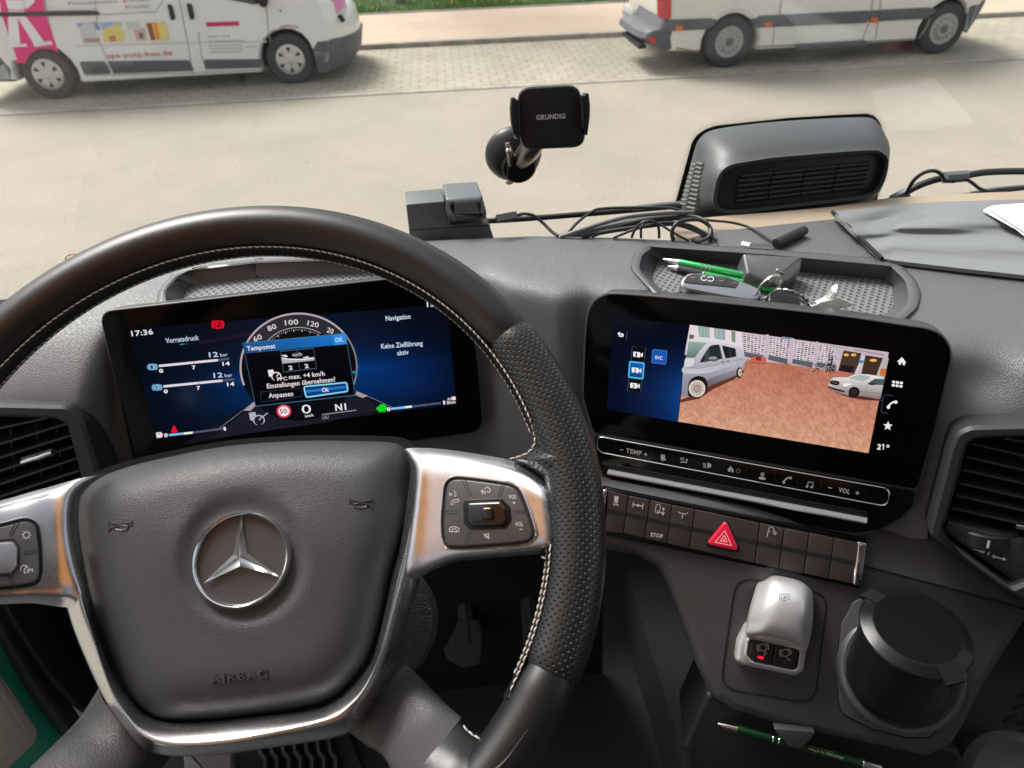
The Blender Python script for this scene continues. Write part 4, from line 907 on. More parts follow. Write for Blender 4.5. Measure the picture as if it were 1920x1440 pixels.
c.poly([(374, 640), (470, 622), (474, 628), (376, 646)], (24, 18, 36), 1)
for dx, dy, n in ((0, 0, '1'), (8.6, 38.4, '2')):
    p = lambda x, y: (x+dx, y+dy)
    c.text('12', *p(393, 669.4), *p(410, 668.2), LB, h=9, layer=16, bold=.02); c.text('bar', *p(414, 668.4), *p(428, 666.8), LB, h=6.4, layer=16)
    c.line([p(298, 686.2), p(408.4, 675.2)], 4.4, (224, 214, 222), 16); c.line([p(408.6, 675.2), p(430, 672.4)], 4, GR, 16); c.line([p(363, 677), p(364, 682)], 1, (90, 90, 110), 17)
    c.text('0', *p(299.6, 698.4), *p(307.5, 697.6), WH, h=6.6, layer=16, bold=.06); c.text('7', *p(361.6, 692), *p(368, 691.2), WH, h=6.6, layer=16, bold=.05); c.text('14', *p(418, 685), *p(431.6, 683.8), WH, h=6.6, layer=16, bold=.05)
    c.disc(*p(286, 688), 7.4, 6.2, (118, 170, 208), 16, 18, rot=5); c.arc(*p(286, 688), 9.2, 6.6, 125, 235, 2, (118, 170, 208), 16, 8); c.arc(*p(286, 688), 9.2, 6.6, -55, 55, 2, (118, 170, 208), 16, 8); c.text(n, *p(284.4, 691), *p(287.8, 690.6), (10, 30, 60), h=6, layer=17, bold=.05)
c.poly(rpoly([(292, 811), (302, 810), (305, 814), (304, 820), (294, 821.6)], 2), (236, 214, 222), 16); c.poly([(296, 812.6), (300, 812), (299, 814.4)], (40, 20, 40), 17); c.disc(311, 816, 3.8, 3.8, (226, 206, 216), 16, 12); c.disc(311, 816, 1.3, 1.3, (30, 10, 30), 17, 8)
c.line([(316.6, 815.8), (344.7, 812.9)], 4, LBL, 16); c.line([(344.7, 812.9), (361.6, 811)], 4, (240, 232, 224), 16); c.line([(362, 811), (418.8, 803.6)], 3.6, GR, 16); c.text('1', 420.6, 806.4, 424.6, 805.8, WH, h=6, layer=16, bold=.06)
c.disc(326.4, 801.4, 3, 2.8, RD, 16, 12); c.poly([(322.6, 804), (330, 803), (333.6, 809.4), (330, 811), (322, 811.6), (321, 808)], RD, 16)
c.text('15', 800.6, 575.2, 815, 573.8, (225, 228, 235), h=9.6, layer=16, bold=.03); c.text('°C', 817, 573.6, 829, 572.4, (225, 228, 235), h=9.6, layer=16, bold=.02)
c.text('Navigation', 723.4, 601, 770, 597, LB, h=9, layer=16, bold=.03); c.text('Keine Zielführung', 715, 653.4, 792.6, 647, LB, h=9, layer=16, bold=.03); c.text('aktiv', 745, 665.8, 766.4, 663.6, LB, h=8.6, layer=16, bold=.03)
GN = (20, 214, 30)
for x, y, r_ in ((709, 766, 3.4), (714, 761.6, 3.6), (719, 760.6, 3.2), (722.6, 764, 3.2), (719.6, 769, 3.6), (713, 770, 3.2), (715.4, 766, 3.4)): c.disc(x, y, r_, r_, GN, 16, 9)
c.disc(728.6, 767.4, 3.6, 3.6, (236, 226, 230), 16, 12); c.disc(728.6, 767.4, 1.2, 1.4, (10, 20, 30), 17, 8)
c.line([(733, 766.6), (758.8, 763.8)], 4, LBL, 16); c.line([(758.8, 763.8), (772.3, 762.2)], 4, (240, 234, 232), 16); c.line([(772.6, 762.2), (826.5, 755.6)], 3.6, GR, 16); c.line([(804, 756), (804.5, 760.5)], 1, (20, 24, 44), 17)
c.text('1', 831, 757.4, 834.4, 757, WH, h=6.4, layer=16, bold=.06); c.text('Blue', 838, 757.2, 854, 755.2, (232, 210, 220), h=5.6, layer=16, bold=.04); c.text('Ad', 838.6, 750.2, 846, 749.2, (232, 210, 220), h=5, layer=16, bold=.04); c.poly(rpoly([(847, 744), (853, 743), (855, 746), (854, 750), (847, 750.8)], 1.4), (232, 214, 222), 16)
c.obj('screen', SCREEN, idp)
# ================================================================== central touch display
cdp = thing('centre_display', P_DIS.at(1430, 880, -.02), 'black central touch display showing a rear camera picture of a yard with vans', 'display')
GO = spline([(1092, 745), (1096, 640), (1101, 592), (1111, 567), (1131, 554), (1160, 550.5), (1320, 564), (1560, 590), (1700, 610), (1734, 615), (1759, 624), (1774, 638), (1782, 656), (1782, 679), (1774, 712), (1755, 795)], 4)+[Vector((1720, 919)), Vector((1112, 812))]
HO = [(p.x+(p.x-1430)*.006, p.y+(p.y-760)*.009) for p in GO[:-2]]+[(1723, 922), (1716, 950), (1700, 968), (1668, 988), (1636, 1000), (1600, 1004), (1560, 998), (1350, 957), (1170, 922), (1146, 915), (1132, 904), (1120, 872), (1110, 812)]
plate('housing', P_DIS, HO, -.030, .0, MC['housing black'], cdp, .0015)
gl = [(p.x, p.y) for p in resamp(rpoly([(p.x, p.y, 0 if k < len(GO)-2 else 8) for k, p in enumerate(GO)], 0), 160, True)]; gl = gl if area2([Vector(a) for a in gl]) > 0 else gl[::-1]
plate('display_glass', P_DIS, inset(gl, 1.6), -.001, .0009, m_glassk, cdp, .0005)
lb = rpoly([(1113, 815), (1719, 921), (1710, 950), (1690, 970), (1650, 992), (1606, 1000), (1560, 994), (1170, 918), (1138, 908), (1124, 872)], 8)
plate('lower_bezel', P_DIS, lb, -.001, .0006, m_pblack, cdp, .0004)
c = Canvas(P_DIS, .0011, .00003)
def q_(x, y): return (1270+x/4.465, 600+y/4.465)
lp = [(1151, 593), (1291, 609), (1270, 791), (1137, 767)]
for i in range(14):
    for j in range(14):
        ps = []; cs = []
        for a, b in ((0, 0), (1, 0), (1, 1), (0, 1)):
            u, v = (i+a)/14, (j+b)/14; g = (u**1.7)*math.exp(-((v-.75)/.40)**2); ps.append(quad(lp, u, v)); cs.append((2+g*2, 5+g*50+v*4, 20+g*96+v*14))
        c.poly(ps, cs, 0)
def Q(pts, cc, L): c.poly([q_(*p) for p in pts], cc, L)
def QL(pts, wd, cc, L, cl=False): c.line([q_(*p) for p in pts], wd, cc, L, cl)
pic = [(105, 40), (1770, 270), (1600, 1115), (5, 850)]
for i in range(84):
    for j in range(48):
        ps = []; cs = []
        for a, b in ((0, 0), (1, 0), (1, 1), (0, 1)):
            u, v = (i+a)/84, (j+b)/48; ps.append(q_(*quad(pic, u, v))); k = random.Random(int(u*840+.5)*1009+int(v*480+.5)).uniform(-1, 1)*(7+10*v)
            f = min(1, max(0, (v-.3)/.7)); k += 5*math.sin(u*31+math.sin(v*17)*2)*math.sin(v*23+u*9); cs.append((182+26*f+k, 112+42*f+k, 92+34*f+k))
        c.poly(ps, cs, 1)
Q([(105, 40), (1770, 270), (1735, 475), (1150, 402), (930, 372), (560, 325), (60, 290)], (196, 178, 190), 2)
Q([(105, 40), (540, 100), (545, 250), (70, 250)], (226, 214, 222), 3); Q([(102, 120), (140, 125), (138, 155), (98, 158)], (96, 104, 60), 4)
for pts, cc in (([(172, 48), (268, 62), (272, 152), (182, 142)], (140, 168, 156)), ([(305, 68), (400, 82), (402, 168), (312, 155)], (150, 164, 166)), ([(452, 92), (486, 96), (486, 190), (455, 180)], (120, 140, 118))): Q(pts, cc, 4)
for x in (195, 225, 250, 330, 365): QL([(x, 52+(x-172)*.15), (x+3, 150)], .8, (206, 214, 206), 5)
def door(tl, tr, br, bl, L=4):
    D = [tl, tr, br, bl]; Q(D, (222, 214, 222), L)
    for i in range(6):
        for j in range(9):
            u0, u1 = (i+.12)/6, (i+.88)/6; v0, v1 = (j+.2)/9, (j+.8)/9; k = rnd.random()
            Q([quad(D, u0, v0), quad(D, u1, v0), quad(D, u1, v1), quad(D, u0, v1)], (112+70*k, 92+72*k, 100+70*k) if k > .3 else (104, 62, 60), L+1)
    Q([bl, br, (br[0]-4, br[1]+48), (bl[0]-4, bl[1]+40)], (92, 92, 104), L)
door((548, 112), (742, 138), (722, 296), (552, 262)); door((768, 142), (950, 166), (925, 325), (764, 292)); door((980, 172), (1160, 200), (1135, 352), (965, 324)); door((1190, 208), (1350, 230), (1332, 380), (1165, 350))
for x0, x1, y0, y1 in ((742, 768, 120, 320), (952, 978, 150, 355), (1162, 1186, 180, 375)): Q([(x0, y0), (x1, y0+4), (x1-20, y1), (x0-22, y1-3)], (196, 178, 190), 6)
Q([(880, 138), (950, 148), (946, 164), (872, 154)], (120, 132, 160), 6)
Q([(1392, 254), (1540, 278), (1500, 452), (1345, 425)], (70, 52, 40), 6); Q([(1575, 294), (1722, 318), (1662, 474), (1540, 450)], (62, 46, 36), 6)
for x, y in ((1414, 292), (1476, 292), (1640, 338)): c.disc(*q_(x, y), 5 if x < 1600 else 7, 2.7, (240, 176, 84), 8, 12)
Q([(1375, 375), (1480, 390), (1465, 442), (1350, 425)], (24, 22, 24), 8); Q([(1548, 300), (1572, 300), (1515, 452), (1482, 448)], (206, 198, 200), 8); Q([(1520, 335), (1560, 338), (1555, 362), (1518, 358)], (60, 130, 160), 9)
Q([(1722, 318), (1770, 322), (1735, 480), (1668, 470)], (180, 176, 178), 7); Q([(1702, 405), (1750, 408), (1742, 470), (1694, 466)], (206, 110, 50), 8)
for i in range(20): x = 1248+i*9.4; QL([(x, 204+(x-1248)*.19), (x+3, 214+(x-1248)*.19)], 1.1, (150, 136, 140), 8)
for i in range(24): x = 1482+i*10.6; QL([(x, 240+(x-1480)*.19), (x+3, 254+(x-1480)*.19)], 1.3, (120, 108, 108), 8)
Q([(616, 312), (700, 305), (748, 315), (742, 360), (612, 345)], (198, 98, 84), 8); Q([(655, 310), (700, 306), (705, 340), (660, 338)], (150, 30, 34), 9); QL([(610, 352), (740, 366)], 1, (90, 60, 50), 9)
Q([(920, 362), (955, 362), (950, 382), (922, 380)], (150, 150, 60), 9)
r_ = random.Random(6)
for i in range(120):
    x, y = r_.gauss(1210, 55), r_.gauss(400, 18); x = max(1075, min(1320, x)); y = max(365, min(440, y)); k = r_.random(); s = r_.uniform(5, 14); Q([(x, y), (x+s, y+s*.2), (x+s*.8, y+s*.7), (x-s*.2, y+s*.6)], (24, 22, 24) if k < .55 else ((190, 178, 178) if k < .85 else (110, 96, 92)), 9+i % 5)
for i in range(70):
    y = r_.uniform(268, 430); x = r_.gauss(1282, 14+(y-268)*.09); s = r_.uniform(6, 15); Q([(x, y), (x+s, y+2), (x+s*.8, y+s*.8), (x-2, y+s*.7)], (18, 22, 20), 15)
# silver van in the picture
def S(pts, n=5, closed=True): return [(p.x, p.y) for p in spline(pts, n, closed)]
def shade(pts, top, bot, y0, y1): return [tuple(top[i]+(bot[i]-top[i])*max(0, min(1, (y-y0)/(y1-y0))) for i in range(3)) for x, y in pts]
Q([(28, 668), (110, 640), (250, 560), (400, 498), (545, 422), (566, 430), (470, 500), (300, 580), (180, 660), (26, 690)], (96, 52, 42), 16)
body = [(92, 166), (180, 170), (300, 180)]+S([(300, 180), (420, 198), (500, 216), (536, 232), (554, 258), (562, 292), (564, 340), (560, 396)], 5, False)+S([(556, 408), (545, 420), (520, 424)], 3, False)+[(494, 460), (400, 500), (262, 552), (246, 500), (222, 478), (170, 466), (118, 490), (92, 545), (86, 600), (90, 640), (33, 640), (44, 480), (50, 400), (62, 350), (76, 312), (84, 230)]
Q(body, shade(body, (214, 212, 218), (138, 134, 146), 170, 560), 17)
sh1 = S([(50, 396), (140, 404), (262, 392), (400, 356), (563, 318), (563, 352), (400, 398), (262, 440), (120, 450), (46, 440)], 4); Q(sh1, shade(sh1, (176, 174, 184), (196, 194, 202), 330, 440), 18)
low = S([(255, 500), (380, 452), (500, 412), (560, 380), (556, 404), (494, 456), (400, 498), (264, 550)], 4); Q(low, shade(low, (150, 146, 156), (104, 98, 108), 400, 540), 18)
wsd = [(94, 178), (250, 191), (206, 240), (150, 314), (76, 318)]; Q(wsd, shade(wsd, (150, 170, 160), (92, 116, 108), 180, 318), 19); QL([(252, 190), (204, 244), (150, 316)], 1.4, (206, 204, 210), 20)
Q(S([(266, 226), (300, 210), (344, 206), (352, 212), (376, 318), (368, 326), (300, 340), (196, 356), (190, 350), (216, 300)], 3), (34, 44, 46), 19); Q([(232, 280), (262, 232), (272, 240), (254, 345), (228, 350)], (60, 74, 72), 20)
Q(S([(376, 220), (400, 218), (480, 238), (488, 248), (492, 300), (486, 308), (410, 322), (402, 316)], 3), (26, 31, 34), 19); QL([(437, 232), (448, 312)], .9, (70, 76, 82), 20)
c.disc(*q_(300, 326), 9.4, 4.8, (84, 86, 98), 20, 18); c.disc(*q_(297, 318), 8, 2.6, (150, 150, 160), 21, 14); QL([(64, 402), (188, 404), (380, 362), (562, 322)], .8, (128, 126, 138), 20); QL([(356, 212), (386, 330), (394, 440)], .6, (128, 126, 138), 20); QL([(498, 240), (506, 400)], .6, (128, 126, 138), 20)
for x, y in ((378, 350), (424, 342)): QL([(x-12, y+3), (x+12, y-2)], 1.6, (60, 60, 70), 21)
Q(S([(66, 326), (100, 320), (142, 330), (138, 362), (120, 384), (62, 392)], 3), (214, 212, 216), 20)
arch_ = S([(88, 600), (92, 540), (118, 492), (170, 468), (222, 480), (248, 512), (254, 560), (200, 620), (100, 640)], 4); Q(arch_, (26, 24, 28), 19)
c.disc(*q_(172, 570), 17.6, 18.2, (22, 20, 22), 20, 34); c.disc(*q_(165, 574), 15.8, 16, (190, 178, 166), 21, 34); c.disc(*q_(165, 574), 14.8, 15, (226, 216, 202), 22, 34)
wc = q_(165, 574)
for k in range(20): a = k*math.pi/10+.1; c.line([(wc[0]+3.6*math.cos(a), wc[1]+3.6*math.sin(a)), (wc[0]+13.4*math.cos(a), wc[1]+13.4*math.sin(a))], 1.1, (64, 50, 44), 23)
c.disc(*wc, 3, 3, (196, 160, 140), 24, 12); c.disc(*wc, 1.2, 1.2, (90, 50, 40), 25, 8); c.disc(*q_(519, 442), 5.6, 10.2, (18, 16, 18), 20, 22); c.disc(*q_(524, 440), 3.4, 7.4, (206, 196, 182), 21, 20); c.disc(*q_(525, 440), 1.2, 2.6, (90, 76, 70), 22, 10)
# estate car in the picture
Q(S([(1262, 566), (1330, 604), (1430, 646), (1560, 668), (1700, 676), (1698, 664), (1560, 640), (1430, 618), (1290, 560)], 3), (84, 44, 36), 16)
car = [(1264, 548)]+S([(1266, 536), (1278, 508), (1296, 488), (1340, 480), (1420, 480), (1460, 466), (1504, 454), (1570, 454), (1640, 462), (1736, 484)], 5, False)+[(1702, 655), (1600, 646), (1526, 634), (1520, 590), (1490, 568), (1458, 570), (1436, 596), (1430, 636), (1390, 622), (1320, 596), (1272, 572)]
Q(car, shade(car, (232, 226, 226), (132, 122, 120), 470, 640), 17)
Q(S([(1440, 486), (1504, 462), (1560, 462), (1622, 476), (1596, 498), (1562, 514), (1500, 502)], 3), (168, 180, 176), 18); QL([(1624, 474), (1596, 500), (1562, 518)], 1, (228, 224, 224), 19); Q([(1594, 540), (1626, 508), (1656, 492), (1735, 494), (1726, 546)], (70, 90, 88), 18); QL([(1660, 492), (1664, 545)], 1, (40, 50, 50), 19)
Q(S([(1602, 524), (1640, 522), (1652, 532), (1645, 546), (1604, 540)], 3), (52, 52, 58), 20); Q(S([(1282, 506), (1320, 506), (1356, 518), (1350, 546), (1310, 544), (1278, 530)], 3), (24, 22, 26), 19); QL([(1284, 510), (1350, 540)], .7, (150, 146, 146), 20)
Q(S([(1386, 536), (1430, 530), (1462, 538), (1430, 548), (1398, 556)], 3), (246, 242, 240), 19); Q(S([(1268, 556), (1330, 574), (1396, 592), (1398, 606), (1330, 592), (1270, 568)], 3), (44, 38, 40), 19); QL([(1530, 600), (1712, 612)], .8, (120, 110, 110), 20); QL([(1588, 545), (1580, 640)], .6, (130, 122, 122), 20)
c.disc(*q_(1480, 602), 10.6, 9.6, (14, 12, 14), 20, 24); c.disc(*q_(1479, 602), 7, 6.4, (40, 38, 42), 21, 20)
for i in range(46):
    u, v = r_.random(), r_.uniform(.42, .98); x, y = quad(pic, u, v)
    if x < 560 and y < 640 or x > 1240 and y < 690: continue
    s = r_.uniform(3, 15); QL([(x, y), (x+s*1.6, y+s*.3)], r_.uniform(.5, 1.1), (150, 86, 66), 16)
# menu, icons
WT = (238, 238, 242)
c.poly([(1157.5, 625.5), (1162, 621.8), (1162, 624.4), (1168, 625.4), (1169.6, 628), (1168, 632), (1160, 630.8), (1160, 628.6), (1166.4, 629.4), (1166.4, 627.6), (1162, 627), (1162, 629)], WT, 16); c.line([(1175.6, 622), (1174.4, 637)], .9, (90, 90, 96), 16)
c.poly([(1185.6, 649), (1210.7, 652), (1201, 736.7), (1176.7, 733)], (5, 6, 12), 16); c.line([(1185.6, 649), (1210.7, 652), (1201, 736.7), (1176.7, 733)], 1, (70, 74, 84), 17, True)
sel = [(1181, 677.8), (1207.4, 681), (1205.4, 710.4), (1178.8, 706.9)]; c.poly(sel, [(18, 84, 170), (20, 96, 190), (16, 70, 140), (14, 60, 126)], 18); c.line(rpoly(sel, 2.5, 3), 2.4, (80, 196, 240), 19, True)
for n, (x, y) in enumerate(((1196.4, 664.4), (1193.6, 693.8), (1190.6, 722.7))):
    c.poly(rpoly([(x-9, y-5.2), (x+4, y-3.8), (x+4, y+5.8), (x-9, y+4.4)], 1.2), WT, 20); c.poly([(x+4.6, y), (x+9, y-3.4), (x+8.6, y+5.6), (x+4.4, y+2.6)], WT, 20); c.text(str(n+1), x-4.6, y+3.2, x-.6+(.6 if n else -.8), y+3.7, (60, 62, 80), h=6.8, layer=21, bold=.03)
rv = [(1223.8, 655), (1250.7, 657.8), (1248.4, 683), (1221.6, 680.4)]; c.poly(rpoly(rv, 2.5, 3), (22, 84, 176), 18); c.line(rpoly(rv, 2.5, 3), 1, (70, 130, 200), 19, True); c.text('RVC', 1229, 672.6, 1242.6, 674, (236, 236, 240), h=6.6, layer=20, bold=.02)
c.poly([(1682, 678), (1691.4, 669.6), (1699, 680), (1697, 680.4), (1696.4, 685), (1692.6, 684.5), (1692.8, 680.4), (1689.6, 680), (1689.2, 684), (1684.6, 683.2), (1685.2, 678.4)], WT, 20)
for i in range(3):
    for j in range(2): x, y = 1673+i*7.2+(-j*.8), 713.6+i*.9+j*6.2; c.poly(rpoly([(x, y), (x+5.6, y+.7), (x+5.3, y+5.2), (x-.3, y+4.5)], 1), WT, 20)
c.line([(1673.5, 742), (1660, 740), (1656.5, 743), (1652, 771), (1654, 773.6), (1665, 775)], 1, (52, 74, 100), 19)
def phone(x, y, s, cc, L, rot=-35):
    c.arc(x, y+s*.6, s, s*.85, 35, 150, s*.32, cc, L, 10, rot=-rot-28); a = R(28)
    for an in (44, 146): b = R(an-rot-28-28+28); c.disc(x+s*math.cos(R(an+7)), y+s*.6-s*.85*math.sin(R(an+7)), s*.28, s*.24, cc, L, 8)
def phone(x, y, s, cc, L):
    c.line([(x-s, y+s*.66), (x-s*.62, y+s*.10), (x-s*.1, y-s*.34), (x+s*.45, y-s*.60), (x+s, y-s*.62)], s*.34, cc, L); c.disc(x-s*.80, y+s*.52, s*.36, s*.40, cc, L, 10); c.disc(x+s*.74, y-s*.50, s*.38, s*.34, cc, L, 10)
phone(1673, 758.5, 9, WT, 20)
st = []; cx, cy = 1664.8, 798.8
for k in range(10): a = -math.pi/2+k*math.pi/5+.08; r2 = 9.2 if k % 2 == 0 else 4; st.append((cx+r2*math.cos(a), cy+r2*math.sin(a)))
for k in range(10): c.poly([(cx, cy), st[k], st[(k+1) % 10]], WT, 20)
c.text('2', 1643.6, 840.8, 1650.6, 842, WT, h=9.6, layer=20, bold=.05); c.line([(1654, 834.6), (1657, 832.8), (1656, 842.8)], 2, WT, 20); c.arc(1664.8, 836.6, 2.1, 2.1, 0, 360, 1.5, WT, 20, 12)
c.obj('screen', SCREEN, cdp)
# touch bar with thin silver frame
BO = rpoly([(1118, 817), (1662, 915), (1670, 921), (1666, 944), (1656, 950), (1127, 850), (1119, 842)], 9, 5)
c_ = [(p.x, p.y) for p in BO]; c_ = c_ if area2([Vector(a) for a in c_]) > 0 else c_[::-1]
frame('bar_frame', P_DIS, BO, inset(c_, 2.0), 0, .0022, mat('bar chrome', (.55, .54, .52), .22, metal=1), cdp, bev=.0004, n=160)
c = Canvas(P_DIS, .0012, .0001); IG = (196, 196, 194)
c.text('TEMP', 1174.2, 848, 1203.4, 853, IG, h=8.4, bold=.03); c.line([(1163, 843), (1168.6, 844)], 1.6, IG); c.line([(1207.6, 851.4), (1214, 852.6)], 1.7, IG); c.line([(1211, 849), (1210.4, 855.4)], 1.7, IG)
c.text('VOL', 1571.6, 920.6, 1592.6, 925, IG, h=8.4, bold=.03); c.line([(1553, 914), (1560, 915.4)], 1.7, IG); c.line([(1604, 923.6), (1611, 925)], 1.7, IG); c.line([(1607.8, 920.6), (1607, 927.6)], 1.7, IG)
c.poly([(1239, 852), (1247, 852.6), (1246.6, 861), (1244, 863), (1239, 862)], IG); c.disc(1247, 861.6, 2, 2, IG, n=8); c.disc(1242, 863, 1.6, 1.6, IG, n=8)
c.line([(1276, 867), (1282, 865.6), (1287, 867.6), (1288.4, 860)], 2.6, IG); c.line([(1275, 861), (1283, 861.6)], 1.2, IG); c.line([(1276, 858.6), (1283, 859)], 1.2, IG)
c.poly([(1327, 867.4), (1331, 868.4), (1334.6, 873), (1331, 876.6), (1325.6, 877)], IG); [c.line([(1318.4, 868.6+k*2.4), (1324, 869.4+k*2.4)], 1.2, IG) for k in range(4)]
c.poly([(1364.4, 880), (1370.2, 874), (1376, 881.4), (1375.4, 886), (1372, 885.4), (1372.2, 881.6), (1369.4, 881.2), (1369, 884.8), (1365.2, 884)], IG); c.arc(1384, 882.6, 3.6, 3.6, 125, 415, 1.2, (120, 120, 118)); c.line([(1384.4, 878), (1384.1, 882)], 1.2, (120, 120, 118))
c.arc(1429.6, 889.4, 2.6, 2.6, 0, 360, 1.7, IG); c.line([(1429.6, 892), (1429, 896)], 1.4, IG); c.disc(1429, 897, 7, 2.6, IG, n=14, rot=-8)
phone(1476, 900, 8, IG, c.k+1); c.k += 1
c.line([(1514, 912), (1515.6, 903.6), (1525, 905), (1523.6, 912.6)], 1.6, IG); c.disc(1513, 912.4, 2.6, 2.1, IG, n=10); c.disc(1522, 913.4, 2.6, 2.1, IG, n=10)
for x, y in ((1155, 829), (1222, 841), (1262, 848), (1300, 855), (1400, 874), (1454, 884), (1497, 892), (1540, 900), (1624, 915)): c.line([(x, y), (x-1.6, y+17)], .7, (26, 26, 28))
c.obj('touch_symbols', PRINT, cdp)
mb = MB(); sh = [(1140, 884.5), (1625, 976.5)]
p0_, p1_ = P_DIS.at(*sh[0], .003), P_DIS.at(*sh[1], .003)
rs = []
for p in (p0_, p1_): rs.append([p+P_DIS.n*a+P_DIS.u*b for a, b in ((0, .0022), (.0028, .0014), (.0036, -.0002), (.003, -.0018), (0, -.0024), (-.004, -.0024), (-.004, .002))])
mb.rings(rs); mb.obj('hand_rest_bar', mat('bar satin grey', (.60, .62, .66), .36, metal=.7), cdp)
plate('bar_recess', P_DIS, rpoly([(1144, 870), (1626, 960), (1630, 974), (1140, 884)], 4), 0, .0012, mat('recess black', (.010, .009, .009), .3), cdp, .0005)
# ================================================================== the steering wheel
RW, RT_ = .21, .0177
m_leather = mat('black leather', (.011, .0105, .011), .33, bump=('grain', 1100, .000035), rvary=.04)
m_air = mat('airbag cover grain', (.050, .050, .057), .46, bump=('grain', 600, .00010), rvary=.03)
m_ring = mat('emblem chrome', (.86, .86, .86), .13, metal=1.0)
m_spoke = mat('spoke grain', (.048, .046, .050), .46, bump=('grain', 620, .00014))
m_thread = mat('grey thread', (.66, .61, .53), .7)
def perf_mat():
    m = bpy.data.materials.new('perforated leather'); m.use_nodes = True; nt = m.node_tree; b = nt.nodes['Principled BSDF']
    b.inputs['Roughness'].default_value = .37
    uv = nt.nodes.new('ShaderNodeUVMap'); uv.uv_map = 'UV'
    v = _tex(nt, 'ShaderNodeTexVoronoi', 1, Randomness=0.0); mp = nt.nodes.new('ShaderNodeMapping'); mp.inputs['Rotation'].default_value = (0, 0, R(45)); mp.inputs['Scale'].default_value = (285, 285, 0)
    nt.links.new(uv.outputs[0], mp.inputs['Vector']); nt.links.new(mp.outputs[0], v.inputs['Vector'])
    mr = nt.nodes.new('ShaderNodeMapRange'); mr.inputs[1].default_value = .10; mr.inputs[2].default_value = .27; nt.links.new(v.outputs['Distance'], mr.inputs[0])
    tc = nt.nodes.new('ShaderNodeTexCoord'); n = _tex(nt, 'ShaderNodeTexNoise', 900, Detail=2.0); nt.links.new(tc.outputs['Object'], n.inputs['Vector'])
    ad = nt.nodes.new('ShaderNodeMath'); ad.operation = 'MULTIPLY_ADD'; ad.inputs[1].default_value = .02; nt.links.new(n.outputs['Fac'], ad.inputs[0]); nt.links.new(mr.outputs[0], ad.inputs[2])
    bp = nt.nodes.new('ShaderNodeBump'); bp.inputs['Distance'].default_value = .0009; nt.links.new(ad.outputs[0], bp.inputs['Height']); nt.links.new(bp.outputs[0], b.inputs['Normal'])
    mx = nt.nodes.new('ShaderNodeMix'); mx.data_type = 'RGBA'; mx.inputs[6].default_value = (.003, .003, .003, 1); mx.inputs[7].default_value = (.014, .0135, .014, 1); nt.links.new(mr.outputs[0], mx.inputs[0]); nt.links.new(mx.outputs[2], b.inputs['Base Color']); return m
m_perf = perf_mat()
wheel_ = thing('steering_wheel', P_WHEEL.world(0, 0, -.05), 'black leather truck steering wheel with satin silver spokes, round star emblem and grey stitching', 'steering wheel')
WP = P_WHEEL
def TP(th, ph, r=RT_, RR=RW):
    th, ph = R(th), R(ph); k = RR+r*math.cos(ph); return WP.world(k*math.cos(th), k*math.sin(th), r*math.sin(ph))
def W(x, y, z): return WP.at(x, y, z)
def setuv(o, fn):
    me = o.data; off = wo(o); uv = me.uv_layers.new(name='UV')
    for lp in me.loops: uv.data[lp.index].uv = fn(me.vertices[lp.vertex_index].co+off)
def tor_uv(p):
    d = p-WP.O; x, y, z = d.dot(WP.e), d.dot(WP.u), d.dot(WP.n); th = math.atan2(y, x)
    if th < -R(95): th += 2*math.pi
    ph = math.atan2(z, math.hypot(x, y)-RW); ph = ph if ph > -R(120) else ph+2*math.pi
    return (th*RW, ph*RT_*1.0)
def rimpart(name, t0, t1, m, dr=0, n=None, uv=False, ends=True):
    n = n or int(abs(t1-t0)/1.5); rs = []
    for i in range(n+1):
        th = t0+(t1-t0)*i/n; e = min(i, n-i); rr = RT_+dr-(.0016 if e == 0 else .0005 if e == 1 else 0)*(1 if ends else 0)
        rs.append([TP(th, 360*k/48, rr) for k in range(48)])
    mb = MB(); mb.rings(rs); o = mb.obj(name, m, wheel_, fix=True)
    if uv: setuv(o, tor_uv)
    return o
rimpart('rim_leather', 31, 149, m_leather); rimpart('rim_leather', -149, -31, m_leather, n=70)
rimpart('grip', -31, 31, m_perf, .0005, uv=True, n=60); rimpart('grip', 149, 211, m_perf, .0005, uv=True, n=60)
# channel and stitches on the inner side of the rim
def path_t(ph, t0, t1, n, dr): return [TP(t0+(t1-t0)*i/n, ph, RT_+dr) for i in range(n+1)]
def channel(t0, t1):
    mb = MB(); n = 80; rs = [[TP(t0+(t1-t0)*i/n, a, RT_+.0012) for a in (154, 164, 175, 186, 196)] for i in range(n+1)]; mb.rings(rs, close=False, cap0=False, cap1=False); mb.obj('seam_channel', m_leather, wheel_)
channel(13, 149); channel(-38, -9)
def stitches(name, path, pitch=.0043, ln=.0036, rad=.00046, tilt=.25, side=None):
    L = [0]
    for a, b in zip(path, path[1:]): L.append(L[-1]+(b-a).length)
    n = int(L[-1]/pitch); Q = resamp(path, n+1); mb = MB()
    for i in range(n):
        a, b = Q[i], Q[i+1]; d = (b-a); p0_ = a+d*.06; p1_ = a+d*.94; out = (a-WP.O); out = (out-WP.n*out.dot(WP.n)).normalized(); up = (-out+WP.n*.6).normalized()
        sd_ = d.normalized().cross(up)*rad*.7
        mb.tube([p0_-up*rad*.8-sd_, (p0_*3+p1_)/4+up*rad*.5-sd_*.3, (p0_+p1_*3)/4+up*rad*.5+sd_*.3, p1_-up*rad*.8+sd_], [rad*.55, rad, rad, rad*.55], 6)
    return mb.obj(name, m_thread, wheel_)
up_edge = [W(x, y, z) for x, y, z in ((1003, 815, .003), (1003, 832, .003), (994, 847, .001), (976, 855, -.001), (954, 861, -.002))]
lo_edge = [W(x, y, z) for x, y, z in ((1014, 1044, .001), (1027, 1049, .002), (1036, 1060, .003), (1040, 1080, .003))]
stitches('stitching', path_t(157, 149, 14, 90, .0013)+up_edge)
